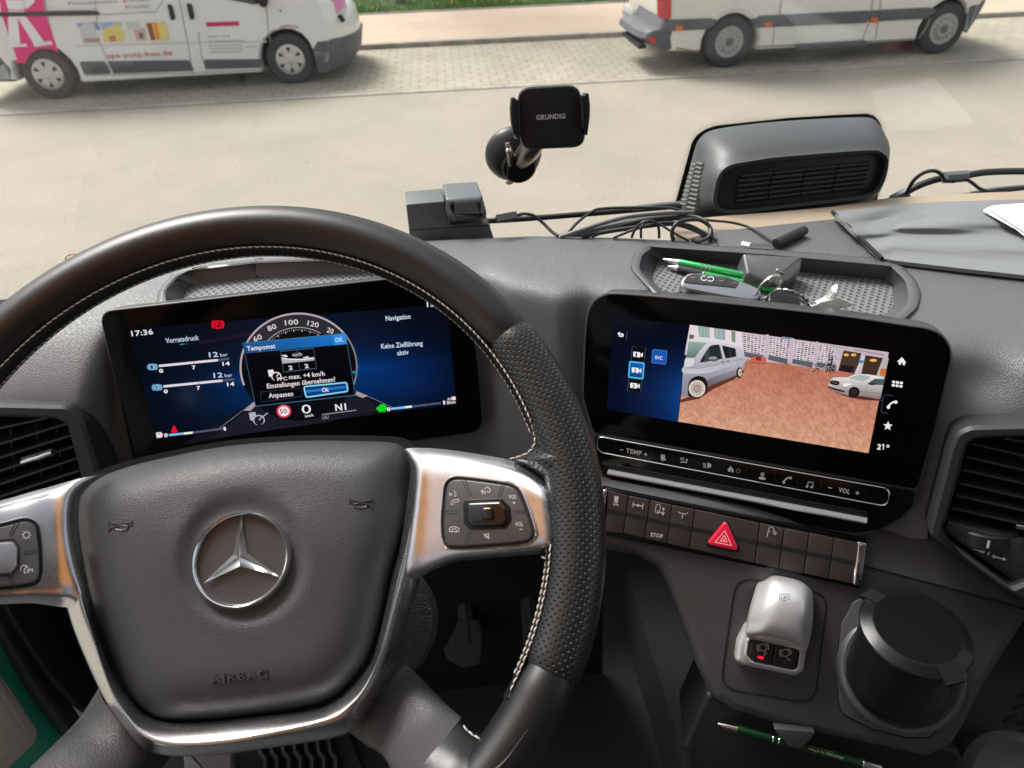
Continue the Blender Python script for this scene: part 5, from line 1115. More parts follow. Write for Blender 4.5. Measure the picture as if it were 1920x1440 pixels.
stitches('stitching', path_t(188, 149, 12, 90, .0013))
stitches('stitching', lo_edge+path_t(157, -10, -36, 30, .0013)+[W(x, y, z) for x, y, z in ((940, 1371, .006), (918, 1384, .005), (898, 1385, .003), (880, 1374, .0), (868, 1360, -.002))])
stitches('stitching', path_t(184, -8, -34, 30, .0013))
# cross stitches in the channel
mb = MB()
for i in range(120):
    th = 14+i*1.12
    for a0, a1, o in ((163, 190, .4), (190, 163, .4)): mb.tube([TP(th, a0, RT_+.0013), TP(th+o, (a0+a1)/2, RT_+.0020), TP(th+o*2, a1, RT_+.0013)], .00032, 4)
mb.obj('cross_stitches', mat('black thread', (.012, .012, .013), .6), wheel_)
# leather webs from the grip to the spoke
def tang(x, y, k=0): return None
rows = []
for (xi, y, zi, yo) in ((958, 700, -.002, 700), (984, 752, -.002, 750), (996, 790, -.001, 785), (1001, 820, -.002, 812), (999, 838, -.004, 832), (988, 851, -.006, 848), (968, 860, -.008, 862), (986, 874, -.008, 880), (1010, 891, -.005, 900), (1030, 912, .0, 922), (1041, 950, .004, 955), (1045, 1000, .006, 1000), (1037, 1034, .003, 1030), (1014, 1046, -.002, 1044), (1032, 1060, -.001, 1058), (1036, 1085, -.001, 1085), (1033, 1130, -.004, 1130)):
    th = None
    xo = interp([(705, 1012), (799, 1052), (903, 1077), (1015, 1083), (1132, 1071), (1250, 1040)], yo)
    L3 = lambda t: (xi+(xo-xi)*t, y+(yo-y)*t)
    rows.append([W(xi, y, zi-.010), W(xi+1, y, zi), W(*L3(.33), zi+(RT_-zi)*.52), W(*L3(.66), zi+(RT_-zi)*.84), W(xo, yo, RT_+.0002), W(xo+18, yo, RT_-.003)])
o = gridsurf('grip_web', rows, m_perf, wheel_, 7); setuv(o, lambda p: ((p-WP.O).dot(WP.e), (p-WP.O).dot(WP.u)))
rows = [[W(858, 1344, -.036), W(862, 1354, -.014), W(838, 1380, -.004), W(812, 1410, .002), W(784, 1444, .003), W(740, 1500, .0)],
        [W(878, 1366, -.030), W(882, 1375, -.009), W(862, 1405, .004), W(840, 1440, .010), W(812, 1485, .011), W(770, 1550, .006)],
        [W(905, 1378, -.022), W(907, 1386, -.004), W(895, 1420, .008), W(878, 1455, .014), W(855, 1500, .016), W(815, 1570, .012)],
        [W(933, 1370, -.016), W(931, 1376, .0), W(930, 1408, .011), W(918, 1445, .017), W(900, 1490, RT_), W(860, 1560, .012)],
        [W(951, 1346, -.014), W(948, 1350, .002), W(955, 1380, .012), W(955, 1410, .017), W(945, 1436, RT_), W(925, 1490, .013)],
        [W(966, 1308, -.012), W(963, 1316, .0), W(975, 1343, .011), W(985, 1362, .016), W(992, 1370, RT_), W(995, 1400, .013)]]
gridsurf('leather_web', rows, m_leather, wheel_, 7)
# airbag cover
HC = (455, 1049)
AO = [(209, 886), (258, 870), (321, 856), (390, 842), (458, 833), (530, 828), (596, 826), (670, 827), (734, 829.5), (756, 838), (767, 858), (768, 899), (761, 960), (748, 1020), (730, 1080), (715, 1155), (692, 1230), (665, 1270), (630, 1305), (580, 1325), (480, 1341), (390, 1350), (312, 1352), (275, 1338), (242, 1303), (205, 1220), (172, 1124), (149, 1009), (147, 954), (156, 922), (180, 899)]
q = resamp(spline(AO, 6, True), 168, True); q2 = []
k0 = None; rs = []
ts = [0.0, .18, .22, .25, .29, .33, .37, .41, .45, .50, .58, .66, .74, .82, .88, .93, .96, .98, .992, 1.0]
def hz_(t, x, y):
    rp = math.hypot(x-HC[0], y-HC[1]); z = -.031-.0185*max(0, (t-.62)/.38)**3.2-.004*max(0, (t-.93)/.07)**2
    z -= .0045*(1-sstep(97, 128, rp))
    z += .005*math.exp(-((y-1010)/130)**2)*(1-t**2)
    return z
for t in ts[1:]: rs.append([W(HC[0]+(p.x-HC[0])*t, HC[1]+(p.y-HC[1])*t, hz_(t, HC[0]+(p.x-HC[0])*t, HC[1]+(p.y-HC[1])*t)) for p in q])
rs.append([W(p.x, p.y, -.075) for p in q]); mb = MB(); mb.rings(rs, cap0=True, cap1=False); cover = mb.obj('airbag_cover', m_air, wheel_, smooth=60)
P_EMB = Plane(455, 1049, (W(455, 1049, -.0315)-CAM).dot(FW), WP.e, -WP.u)
RE = (P_EMB.at(548, 1049)-P_EMB.at(455, 1049)).length
emb = None
mb = MB(); mb.lathe([(.0001, .0012), (RE*.88, .0012), (RE*.89, 0)], P_EMB.O, P_EMB.n, 72); emb = mb.obj('emblem', mat('emblem satin grey', (.050, .049, .053), .36), wheel_)
mb = MB(); mb.lathe([(RE*.868, .0005), (RE*.878, .0028), (RE*.90, .0050), (RE*.935, .0058), (RE*.975, .0040), (RE*1.0, .0002), (RE*1.0, -.004), (RE*.86, -.004)], P_EMB.O, P_EMB.n, 110, closed_prof=False); mb.obj('emblem_ring', m_ring, emb)
E_ = lambda x, y, z: P_EMB.at(x, y, z)
cN = (447.5, 1043.6); tips = [(452.2, 964), (523, 1080.5), (378.5, 1095)]; val = [(463.2, 1036.4), (450, 1062), (437.8, 1039.6)]
vs = [E_(*cN, .0072)]+[E_(*p, .0034) for p in tips]+[E_(*p, .0012) for p in val]; fs = []
for k in range(3): fs += [(0, 1+k, 4+k), (0, 4+k, 1+(k+1) % 3)]
mb = MB(); mb.add(vs, fs); mb.obj('star', m_ring, emb, smooth=False)
def emboss(name, t, P, x0, y0, x1, y1, h, z, dep, m, par):
    v, f = glyphs(t); mnx = min(p[0] for p in v); W_ = max(p[0] for p in v)-mnx; a = Vector(P.loc(x0, y0)); b = Vector(P.loc(x1, y1)); d = b-a; L = d.length; d /= L; up = Vector((-d.y, d.x)); sx = L/W_; sy = (Vector(P.loc(x0, y0-h))-a).length/.7
    vv = [a+d*((p[0]-mnx)*sx)+up*(p[1]*sy) for p in v]; bm = bmesh.new(); bv = [bm.verts.new(P.world(p.x, p.y, z)) for p in vv]
    for ff in f:
        try: bm.faces.new([bv[i] for i in ff])
        except ValueError: pass
    r_ = bmesh.ops.extrude_face_region(bm, geom=bm.faces[:]); bmesh.ops.translate(bm, verts=[g for g in r_['geom'] if isinstance(g, bmesh.types.BMVert)], vec=P.n*dep); bmesh.ops.recalc_face_normals(bm, faces=bm.faces)
    me = bpy.data.meshes.new(name); bm.to_mesh(me); bm.free(); return link(name, me, m, par, smooth=False)
m_emb = mat('moulded lettering', (.046, .045, .048), .36)
AOs = [(p.x, p.y) for p in q]
def cz(x, y):
    dx, dy = x-HC[0], y-HC[1]; best = 9
    for i in range(len(AOs)):
        x1, y1 = AOs[i-1][0]-HC[0], AOs[i-1][1]-HC[1]; x2, y2 = AOs[i][0]-HC[0], AOs[i][1]-HC[1]; ex, ey = x2-x1, y2-y1; den = dx*ey-dy*ex
        if abs(den) < 1e-9: continue
        k = (x1*ey-y1*ex)/den; u = (x1*dy-y1*dx)/den
        if k > 0 and -.001 <= u <= 1.001: best = min(best, k)
    return hz_(min(1, 1/best), x, y)
v, f = glyphs('AIRBAG', .022, 1.25); v = list(v); x0_ = min(p[0] for p in v); W_ = max(p[0] for p in v)-x0_
bm = bmesh.new(); bv = []
for p in v: u = (p[0]-x0_)/W_; X = 397+106*u; Y = 1281-11.5*u-p[1]*15/.7; bv.append(bm.verts.new(W(X+p[1]*-1.5, Y, cz(X, Y)-.0006)))
for ff in f:
    try: bm.faces.new([bv[i] for i in ff])
    except ValueError: pass
r_ = bmesh.ops.extrude_face_region(bm, geom=bm.faces[:]); bmesh.ops.translate(bm, verts=[g for g in r_['geom'] if isinstance(g, bmesh.types.BMVert)], vec=WP.n*.0018); bmesh.ops.recalc_face_normals(bm, faces=bm.faces)
me = bpy.data.meshes.new('airbag_lettering'); bm.to_mesh(me); bm.free(); link('airbag_lettering', me, m_emb, cover, smooth=False)
def horn(cx, cy, s):
    f = lambda x, y: W(cx+x*s, cy+y, cz(cx+x*s, cy+y)+.0002); mb = MB(); r_ = .0005
    mb.tube(resamp([f(-22, -11), f(-19, -5), f(-6, -3), f(18, -6), f(20, -6)], 12), r_, 5); mb.tube([f(20, -10), f(21, 0)], r_, 5); mb.tube([f(20, -3), f(12, 1)], r_, 5); mb.tube([f(-24, 11), f(-18, 4), f(-11, 2)], r_, 5); mb.tube([f(-22, -11), f(-24, 11)], r_*.6, 5)
    mb.tube([f(1+12*math.cos(R(a)), 4+4.6*math.sin(R(a))) for a in range(0, 360, 20)], r_, 5, closed=True); return mb.obj('horn_symbol', m_emb, cover)
horn(227, 986, 1); horn(676, 944, -1)
# ---- satin silver trim
m_trim = mat('satin trim', (.60, .60, .61), .27, metal=1.0, rvary=.04)
zx = [(740, -.031), (760, -.029), (800, -.024), (1045, .010)]
dr = [-.013, -.003, 0, .0005, .0005, 0, -.003, -.013]
colsR = [([(755, 846), (766, 864), (769, 888), (765, 925), (757, 985), (748, 1040), (738, 1085), (730, 1110)], -.010),
 ([(762, 841), (775, 858), (784, 885), (781, 930), (774, 985), (768, 1030), (760, 1072), (752, 1100)], .0),
 ([(800, 840), (803, 856), (806, 885), (804, 930), (800, 985), (797, 1030), (793, 1064), (787, 1082)], 0),
 ([(850, 844.5), (852, 860), (853, 888), (852, 930), (851, 985), (850, 1025), (849, 1045), (848, 1055)], 0),
 ([(905, 853), (905, 868), (905, 893), (905, 935), (905, 985), (905, 1020), (905, 1038), (905, 1048)], 0),
 ([(960, 864), (958, 880), (957, 902), (957, 938), (957, 985), (957, 1016), (958, 1033), (958, 1043)], 0),
 ([(1007, 886), (1002, 899), (998, 917), (998, 945), (1000, 985), (1003, 1010), (1005, 1028), (1006, 1039)], 0),
 ([(1030, 908), (1026, 919), (1024, 933), (1026, 955), (1030, 985), (1032, 1008), (1034, 1023), (1034, 1035)], -.001),
 ([(1033, 912), (1036, 926), (1039, 943), (1042, 965), (1044, 985), (1045, 1005), (1043, 1020), (1038, 1033)], -.008)]
rows = [[W(x, y, interp(zx, x)+dz+dr[k]) for k, (x, y) in enumerate(cc)] for cc, dz in colsR]
arm = gridsurf('silver_spoke', rows, m_trim, wheel_, 6)
colsL = [([(-95, 962), (-95, 975), (-95, 1000), (-95, 1050), (-95, 1100), (-95, 1125), (-95, 1134)], .006), ([(0, 939), (0, 950), (0, 975), (0, 1030), (0, 1085), (0, 1118), (0, 1133)], -.010),
 ([(60, 922), (60, 934), (60, 960), (60, 1020), (60, 1080), (60, 1116), (60, 1131)], -.018), ([(100, 911), (100, 922), (99, 950), (101, 1010), (106, 1070), (112, 1112), (116, 1138)], -.024),
 ([(150, 897), (136, 912), (126, 945), (127, 1000), (138, 1062), (150, 1105), (158, 1138)], -.027), ([(207, 886), (174, 906), (150, 935), (144, 975), (150, 1030), (162, 1085), (170, 1115)], -.040)]
dl = [-.012, -.003, 0, .0005, 0, -.003, -.013]
rows = [[W(x, y, z+dl[k]*(1 if i < 4 else .5 if i == 4 else .2)) for k, (x, y) in enumerate(cc)] for i, (cc, z) in enumerate(colsL)]
gridsurf('silver_spoke', rows, m_trim, wheel_, 6)
inn = [(766, 925), (757, 985), (748, 1035), (735, 1080), (720, 1155), (700, 1230), (675, 1270), (640, 1305), (587, 1330), (480, 1344), (375, 1354), (312, 1354), (272, 1340), (243, 1312), (215, 1270), (193, 1220), (173, 1167), (160, 1100), (150, 1040)]
rid = [(780, 930), (772, 985), (762, 1035), (750, 1080), (732, 1155), (712, 1230), (690, 1283), (664, 1319), (618, 1351), (480, 1383), (400, 1395), (325, 1397), (273, 1382), (240, 1350), (214, 1310), (193, 1255), (173, 1192), (152, 1130), (140, 1075)]
out_ = [(800, 935), (795, 990), (788, 1050), (779, 1100), (759, 1168), (740, 1230), (720, 1274), (694, 1322), (646, 1377), (480, 1406), (400, 1416), (325, 1417), (272, 1406), (236, 1366), (205, 1325), (183, 1285), (158, 1230), (138, 1180), (126, 1140)]
crv = []
for pts, z in ((inn, -.047), ([lerp2(a, b, .25) for a, b in zip(inn, rid)], -.0375), ([lerp2(a, b, .7) for a, b in zip(inn, rid)], -.0305), (rid, -.0290), ([lerp2(a, b, .45) for a, b in zip(rid, out_)], -.0335), (out_, -.046)):
    crv.append([W(p.x, p.y, z) for p in spline(pts, 5)])
crv.append([p-WP.n*.02 for p in crv[-1]])
loft('silver_frame', crv, 150, m_trim, wheel_, 4)
mb = MB(); n_ = 120; g0 = resamp([W(p.x, p.y, -.056) for p in spline(AO, 4, True)], n_, True); cen = W(*HC, -.056); g1 = [cen+(p-cen)*1.05 for p in g0]; mb.rings([g0, g1], cap0=False, cap1=False); mb.obj('cover_gap', m_deep, wheel_)
# lower leather spokes
rows = [[W(640, 1352, -.085), W(655, 1372, -.066), W(690, 1330, -.056), W(724, 1286, -.060), W(760, 1245, -.085)],
        [W(682, 1395, -.075), W(688, 1388, -.060), W(733, 1345, -.048), W(776, 1296, -.050), W(790, 1272, -.075)],
        [W(722, 1420, -.060), W(724, 1415, -.042), W(775, 1372, -.030), W(826, 1332, -.033), W(832, 1316, -.058)],
        [W(742, 1490, -.040), W(764, 1468, -.008), W(812, 1411, -.001), W(859, 1354, -.016), W(864, 1344, -.040)]]
gridsurf('lower_spoke', rows, m_spoke, wheel_, 7)
rows = [[W(185, 1290, -.085), W(197, 1318, -.062), W(236, 1368, -.054), W(290, 1405, -.062), W(320, 1420, -.085)],
        [W(150, 1345, -.080), W(158, 1362, -.056), W(205, 1405, -.046), W(262, 1440, -.054), W(290, 1455, -.08)],
        [W(105, 1392, -.065), W(114, 1404, -.040), W(160, 1452, -.030), W(205, 1500, -.038), W(225, 1515, -.065)],
        [W(55, 1440, -.05), W(64, 1452, -.022), W(105, 1512, -.012), W(140, 1560, -.02), W(160, 1580, -.05)]]
gridsurf('lower_spoke', rows, m_spoke, wheel_, 7)
# ---- button pods
def plane3(A, B, C):
    e = (B-A).normalized(); up = (C-A); up = (up-e*up.dot(e)).normalized(); P = Plane(0, 0, 1, e, -up); P.O = A.copy(); P.n = P.e.cross(P.u); return P
P_POD = plane3(W(840, 990, interp(zx, 840)+.0012), W(1000, 990, interp(zx, 1000)+.0012), W(850, 900, interp(zx, 850)+.0010))
po = rpoly([(828, 905, 14), (843, 892, 8), (866, 890, 6), (970, 905, 26), (1007, 1012, 16), (996, 1020, 6), (970, 1025, 8), (838, 1033, 14), (823, 985, 30)], 10, 6)
po = spline([(827.5, 930), (831, 907), (843, 894), (866, 891), (932, 899), (963, 906), (981, 925), (1001, 980), (1005, 1004), (995, 1018), (970, 1024), (910, 1029), (848, 1032), (829, 1022), (824, 982)], 5, True)
m_pod = mat('pod button plastic', (.042, .036, .035), .40, rvary=.05)
frame('pod_rim', P_POD, [(p.x, p.y) for p in po], [(p.x, p.y) for p in inset(resamp(po, 90, True) if area2(po) > 0 else resamp(po[::-1], 90, True), 3.2)], -.004, .0018, m_chrome, arm, n=110, bev=.0005)
ps = resamp(po, 90, True); ps = ps if area2(ps) > 0 else ps[::-1]
plate('pod_base', P_POD, inset(ps, 2.5), -.004, .0004, m_deep, arm, .0003)
pad = plate('button_pad', P_POD, inset(ps, 8), 0, .0024, m_pod, arm, .0010)
plate('rocker_well', P_POD, rpoly([(868, 937), (940, 934), (956, 950), (959, 975), (948, 991), (880, 993), (869, 980)], 10), .002, .0030, m_pblack, arm, .0004)
plate('rocker', P_POD, rpoly([(873, 941), (938, 938.5), (950, 952), (953, 973), (944, 986), (883, 988), (874, 977)], 9), .002, .0048, mat('rocker gloss', (.006, .006, .006), .14), arm, .0022)
plate('rocker_nub', P_POD, rpoly([(903, 951), (923, 950.5), (925, 974), (904, 975)], 6), .004, .0068, MC['rocker gloss'], arm, .0012)
c = Canvas(P_POD, .00245, .0001); DK = (14, 12, 12)
for a, b in (((866, 900), (881, 932)), ((872, 900), (884, 929)), ((946, 909), (938, 933)), ((941, 908), (934, 932)), ((883, 995), (876, 1023)), ((878, 994), (871, 1023)), ((948, 994), (962, 1017)), ((954, 993), (967, 1013))): c.line([a, b], 1.6, DK, 1)
c.line(rpoly([(833, 958), (857, 958), (857, 963), (833, 963)], 1.5, 3), 1.4, DK, 1, True); c.line(rpoly([(966, 957), (989, 958), (989, 963), (966, 961)], 1.5, 3), 1.4, DK, 1, True)
PC = (205, 196, 192)
c.text('VOL', 956.3, 936.4, 971.2, 936.4, PC, h=7.4, layer=2); c.line([(961, 942.6), (966.4, 942.6)], 1.1, PC, 2); c.line([(963.7, 940), (963.7, 945.4)], 1.1, PC, 2); c.text('VOL', 968.6, 987.6, 983.6, 987.2, PC, h=7.4, layer=2); c.line([(974, 992.4), (979.4, 992.2)], 1.2, PC, 2)
c.line([(845, 944), (848, 939), (853, 936.6), (859, 936), (861.4, 938.6), (858, 941), (852, 941), (849, 946.4), (845.4, 946)], 1, PC, 2); c.line([(852, 919), (853, 924), (856, 927), (853, 929), (853, 932)], 1, PC, 2)
for k in range(3): c.arc(850-k*1, 927, 3+k*1.4, 4+k*1.2, 150, 210, .8, PC, 2, 5)
c.line([(842.6, 996), (842.6, 991), (846, 988), (856, 988), (860.4, 991), (860.4, 996)], 1.1, PC, 2); c.line([(843, 997), (860, 996.8)], 1.2, PC, 2); c.arc(851.5, 995, 5, 3.6, 0, 180, 1, PC, 2, 8)
c.line([(901.6, 921), (906, 921), (911, 921.6), (911, 925), (904, 925)], 1.1, PC, 2); c.line([(906, 918), (901.6, 921), (906, 923.6)], 1, PC, 2); c.line([(908.6, 917), (913.4, 912.6), (918.6, 917), (918.6, 923.6), (914.6, 923.4), (914.6, 919.6)], 1.1, PC, 2)
c.line([(909, 1003), (912, 1002.4), (916, 999), (916.4, 1010), (912, 1007), (909, 1007)], 1, PC, 2, True); c.line([(907.6, 1000), (917.6, 1010.6)], 1, PC, 2)
c.obj('button_symbols', PRINT, arm)
c = Canvas(P_POD, .0069, .0001); c.poly(rpoly([(906.6, 952.4), (917.6, 952), (917.6, 954), (906.8, 954.4)], 1), (250, 215, 160)); c.obj('nub_mark', PRINT, arm)
P_PL = plane3(W(0, 1060, -.0088), W(80, 1060, -.0190), W(10, 980, -.0100))
lo_ = spline([(-60, 988), (0, 979), (42, 969), (62, 972), (75, 985), (80, 1014), (83, 1060), (80, 1085), (70, 1098), (48, 1104), (0, 1109), (-60, 1110), (-75, 1050)], 5, True); ls = resamp(lo_, 90, True); ls = ls if area2(ls) > 0 else ls[::-1]
frame('pod_rim', P_PL, ls, inset(ls, 3), -.004, .0012, m_trim, arm, n=110, bev=.0005); plate('pod_base', P_PL, inset(ls, 2.4), -.004, .0004, m_deep, arm, .0003); plate('button_pad', P_PL, inset(ls, 9), 0, .0022, mat('pod grey plastic', (.085, .085, .092), .40), arm, .0010)
plate('rocker', P_PL, rpoly([(-45, 1020), (25, 1015), (33, 1028), (32, 1060), (20, 1075), (-45, 1077)], 9), .0, .0040, mat('rocker silver', (.42, .42, .44), .30, metal=.8), arm, .0012)
c = Canvas(P_PL, .00225, .0001)
for a, b in (((30, 978), (17, 1003)), ((38, 976), (20, 1007)), ((14, 1077), (22, 1100)), ((20, 1078), (28, 1102))): c.line([a, b], 1.6, DK, 1)
c.line(rpoly([(-45, 1016), (27, 1011), (36, 1026), (35, 1062), (22, 1079), (-45, 1081)], 9, 5), 3, DK, 1, True); c.line(rpoly([(45, 1035), (68, 1031), (68, 1036), (46, 1040)], 2, 3), 1.2, DK, 1, True)
PW = (232, 230, 232); c.arc(49.6, 1003, 5.6, 5.6, 0, 360, 1.1, PW, 2, 18)
for k in range(8): a = k*math.pi/4+.1; c.line([(49.6+7*math.cos(a), 1003+7*math.sin(a)), (49.6+9*math.cos(a), 1003+9*math.sin(a))], 1.3, PW, 2)
c.arc(46, 1067, 7, 7, 25, 200, 1.2, PW, 2, 14); c.line([(46, 1067), (51, 1062)], 1.4, PW, 2); c.text('LIM', 45.4, 1076.6, 62, 1074, PW, h=7.6, layer=2); c.obj('button_symbols', PRINT, arm)
# steering column shroud seen through the wheel
col_ = thing('steering_column', W(760, 1150, -.14), 'grained black steering column cover behind the wheel spoke', 'column cover')
C1 = W(600, 1180, -.115); axc = (WP.n*1.0+WP.u*-.10).normalized()
mb = MB(); rs = []
for h_, k in ((-.26, .72), (-.14, .82), (-.06, .95), (-.012, 1.0), (0, .96)):
    rs.append([C1+axc*h_+(WP.e*math.cos(a)*.088+WP.u*math.sin(a)*.062)*k for a in [2*math.pi*i/40 for i in range(40)]])
mb.rings(rs); mb.obj('column_cover', mat('column grain', (.034, .036, .036), .5, bump=('grain', 520, .0004)), col_)
# ================================================================== windscreen and what stands at it
m_glass = bpy.data.materials.new('windscreen glass'); m_glass.use_nodes = True; nt = m_glass.node_tree; nt.nodes.remove(nt.nodes['Principled BSDF'])
tr = nt.nodes.new('ShaderNodeBsdfTransparent'); tr.inputs[0].default_value = (.985, .99, .985, 1); gs = nt.nodes.new('ShaderNodeBsdfGlossy'); gs.inputs['Roughness'].default_value = .0; 
gg = nt.nodes.new('ShaderNodeNewGeometry'); dt = nt.nodes.new('ShaderNodeVectorMath'); dt.operation = 'DOT_PRODUCT'; nt.links.new(gg.outputs['Incoming'], dt.inputs[0]); nt.links.new(gg.outputs['True Normal'], dt.inputs[1])
def _mth(op, a, b=None):
    n = nt.nodes.new('ShaderNodeMath'); n.operation = op
    for k, v in enumerate((a, b)):
        if v is None: continue
        if isinstance(v, (int, float)): n.inputs[k].default_value = v
        else: nt.links.new(v, n.inputs[k])
    return n.outputs[0]
fres = _mth('ADD', _mth('MULTIPLY', _mth('POWER', _mth('SUBTRACT', 1.0, _mth('ABSOLUTE', dt.outputs['Value'])), 5.0), .95), .035)
mx = nt.nodes.new('ShaderNodeMixShader'); nt.links.new(fres, mx.inputs[0]); nt.links.new(tr.outputs[0], mx.inputs[1]); nt.links.new(gs.outputs[0], mx.inputs[2]); nt.links.new(mx.outputs[0], nt.nodes['Material Output'].inputs['Surface'])
ws = thing('windscreen', P_GL.at(960, 420), 'large clear truck windscreen with a few specks of dust, the street seen through it', 'windscreen')
G0 = P_GL.loc(960, 430)[1]
mb = MB(); L_ = [(-1.05, G0-.03), (1.45, G0-.03), (1.40, .50), (-1.0, .50)]
L_ = [(-1.05, -.30), (1.45, -.30), (1.40, .62), (-1.0, .62)]
mb.rings([[P_GL.world(a, b, -.005) for a, b in L_], [P_GL.world(a, b, 0) for a, b in L_]]); mb.obj('pane', m_glass, ws, smooth=False)
m_dust = mat('dust speck', (.5, .5, .48), .9); r_ = random.Random(9); mb = MB()
for i in range(90):
    x, y = (r_.uniform(0, 1920), r_.uniform(0, 380)) if i > 40 else (r_.gauss(120, 90), r_.gauss(150, 40))
    p = P_GL.at(x, y, .0008); s = r_.uniform(.0003, .0007); mb.box(p, s*r_.uniform(1, 3), .0004, s)
o = mb.obj('dust_specks', m_dust, ws); o['kind'] = 'stuff'
# black ceramic print round the sensor cover
m_frit = mat('ceramic print', (.004, .004, .005), .4)
FO = [(1262, 396), (1285, 312), (1297, 268), (1306, 254), (1321, 243), (1343, 235.5), (1480, 221), (1560, 216), (1626, 213), (1640, 217), (1650, 229), (1656, 245), (1660, 300), (1640, 400), (1500, 412)]
fo = resamp(rpoly(FO, 6), 150, True); fo = fo if area2(fo) > 0 else fo[::-1]
plate('ceramic_print', P_GL, fo, .0003, .0008, m_frit, ws, .0001)
mb = MB()
for ring in range(4):
    q = resamp(inset(fo, -(1.8+ring*2.3)), 290, True); s = .00062-.00013*ring
    for k, p in enumerate(q):
        if p.y > 392 or (p.x > 1655 and p.y > 250): continue
        if ring % 2: p = p.lerp(q[(k+1) % len(q)], .5)
        c0 = P_GL.at(p.x, p.y, .0005); mb.add([c0+P_GL.e*math.cos(a)*s+P_GL.u*math.sin(a)*s for a in (0, 1.047, 2.094, 3.142, 4.189, 5.236)], [(0, 1, 2, 3, 4, 5)])
o = mb.obj('print_dots', m_frit, ws, smooth=False, fix=False); o['kind'] = 'stuff'
# ---- sensor cover
P_HF = Plane(1500, 340, .835, (1, -.03, 0), (0, -.30, -.95))
BODY = [(1278, 384), (1284, 352), (1292, 322), (1300, 288), (1310, 262), (1330, 246), (1374, 237), (1456, 228), (1551, 222), (1623, 220), (1643, 227), (1657, 247), (1668, 272), (1668, 293), (1664, 324), (1652, 355), (1628, 381), (1560, 398), (1440, 410), (1326, 412), (1284, 408)]
FACE = [(1338, 380), (1340, 355), (1345, 335), (1355, 319), (1374, 308), (1415, 301), (1456, 295), (1563, 286), (1636, 281.5), (1654, 286), (1665, 298), (1664, 319), (1656, 345), (1640, 364), (1618, 372), (1599, 375), (1480, 389), (1385, 399), (1350, 396)]
cover_ = thing('sensor_cover', P_GL.at(1470, 380, .05), 'large black plastic sensor cover with slotted grille fixed to the windscreen', 'sensor cover')
N_ = 140
def al(L, ang0=None):
    q = resamp(spline(L, 4, True), N_, True); q = q if area2(q) > 0 else q[::-1]; cx, cy = 1480, 320
    k = min(range(N_), key=lambda k: abs(math.atan2(q[k].y-cy, q[k].x-cx)-(-2.4))); return q[k:]+q[:k]
B_ = al(BODY); F_ = al(FACE)
def dfront(p, off): return P_HF.at(p.x, p.y, off)
def mixr(t, off_t): return [P_GL.at(b.x+(f.x-b.x)*t, b.y+(f.y-b.y)*t, 0).lerp(dfront(b.lerp(f, t), 0), off_t) for b, f in zip(B_, F_)]
mb = MB(); mb.rings([[P_GL.at(p.x, p.y, .002) for p in B_], mixr(0, .30), mixr(.10, .52), mixr(.28, .70), mixr(.52, .86), mixr(.78, .965), mixr(.93, 1.0), mixr(1.0, 1.03), [dfront(f, -.001) for f in inset(F_, 4)], [dfront(f, -.008) for f in inset(F_, 8)]]); mb.obj('shell', mat('cover plastic', (.055, .060, .063), .50, spec=.7, bump=('noise', 1600, .00008), rvary=.05), cover_)
plate('grille_panel', P_HF, inset(F_, 7), -.012, -.006, mat('grille black', (.010, .010, .011), .42), cover_, .001)
GI = [(1374, 364), (1381, 334), (1393, 323), (1455, 316), (1540, 308), (1623, 300), (1637, 305), (1635, 333), (1621, 355), (1599, 361), (1456, 379), (1394, 387), (1377, 379)]
for k in range(6):
    v = (k+.5)/6
    a = lerp2((1386, 327), (1380, 383), v); b = lerp2((1632, 303), (1618, 356), v)
    if k == 0: a = (1390, a[1])
    for u0, u1 in ((0, .245), (.255, .495), (.505, .745), (.755, 1)):
        p, q2_ = P_HF.at(*lerp2(a, b, u0), -.0035), P_HF.at(*lerp2(a, b, u1), -.0035); d = (q2_-p).normalized(); up = P_HF.n.cross(d)
        rs = [[x+up*.0034-P_HF.n*.002, x+up*.0024+P_HF.n*.0008, x+up*.0008+P_HF.n*.0016, x-up*.0016+P_HF.n*.0002, x-up*.0030-P_HF.n*.003] for x in (p, q2_)]; mb = MB(); mb.rings(rs); mb.obj('grille_slat', mat('slat plastic', (.020, .020, .022), .38), cover_)
m_sl = mat('side slat plastic', (.20, .205, .21), .40)
for k in range(11):
    v = k/10.5; a = lerp2((1306, 292), (1281, 378), v); b = lerp2((1326, 306), (1312, 392), v)
    for u0, u1, w_ in ((.05, .42, .0022), (.48, .98, .0026)):
        if k == 0 and u0 < .1: continue
        def sidept(x, y, o):
            g = (x-1278)/60; return P_GL.at(x, y, 0).lerp(dfront(Vector((x, y)), 0), .36+.62*min(1, max(0, (x-lerp2((1300, 290), (1274, 384), v)[0])/46)))+Vector((-.009-o, -.011-o, 0))
        p = sidept(*lerp2(a, b, u0), 0); q2_ = sidept(a[0]+(b[0]-a[0])*u1, a[1]+(b[1]-a[1])*u1*.9-3, 0); d = (q2_-p).normalized(); up = Vector((0, 0, 1)); mb = MB(); mb.tube([p, q2_], w_*.62, 8, flat=.8); mb.obj('side_slat', m_sl, cover_)
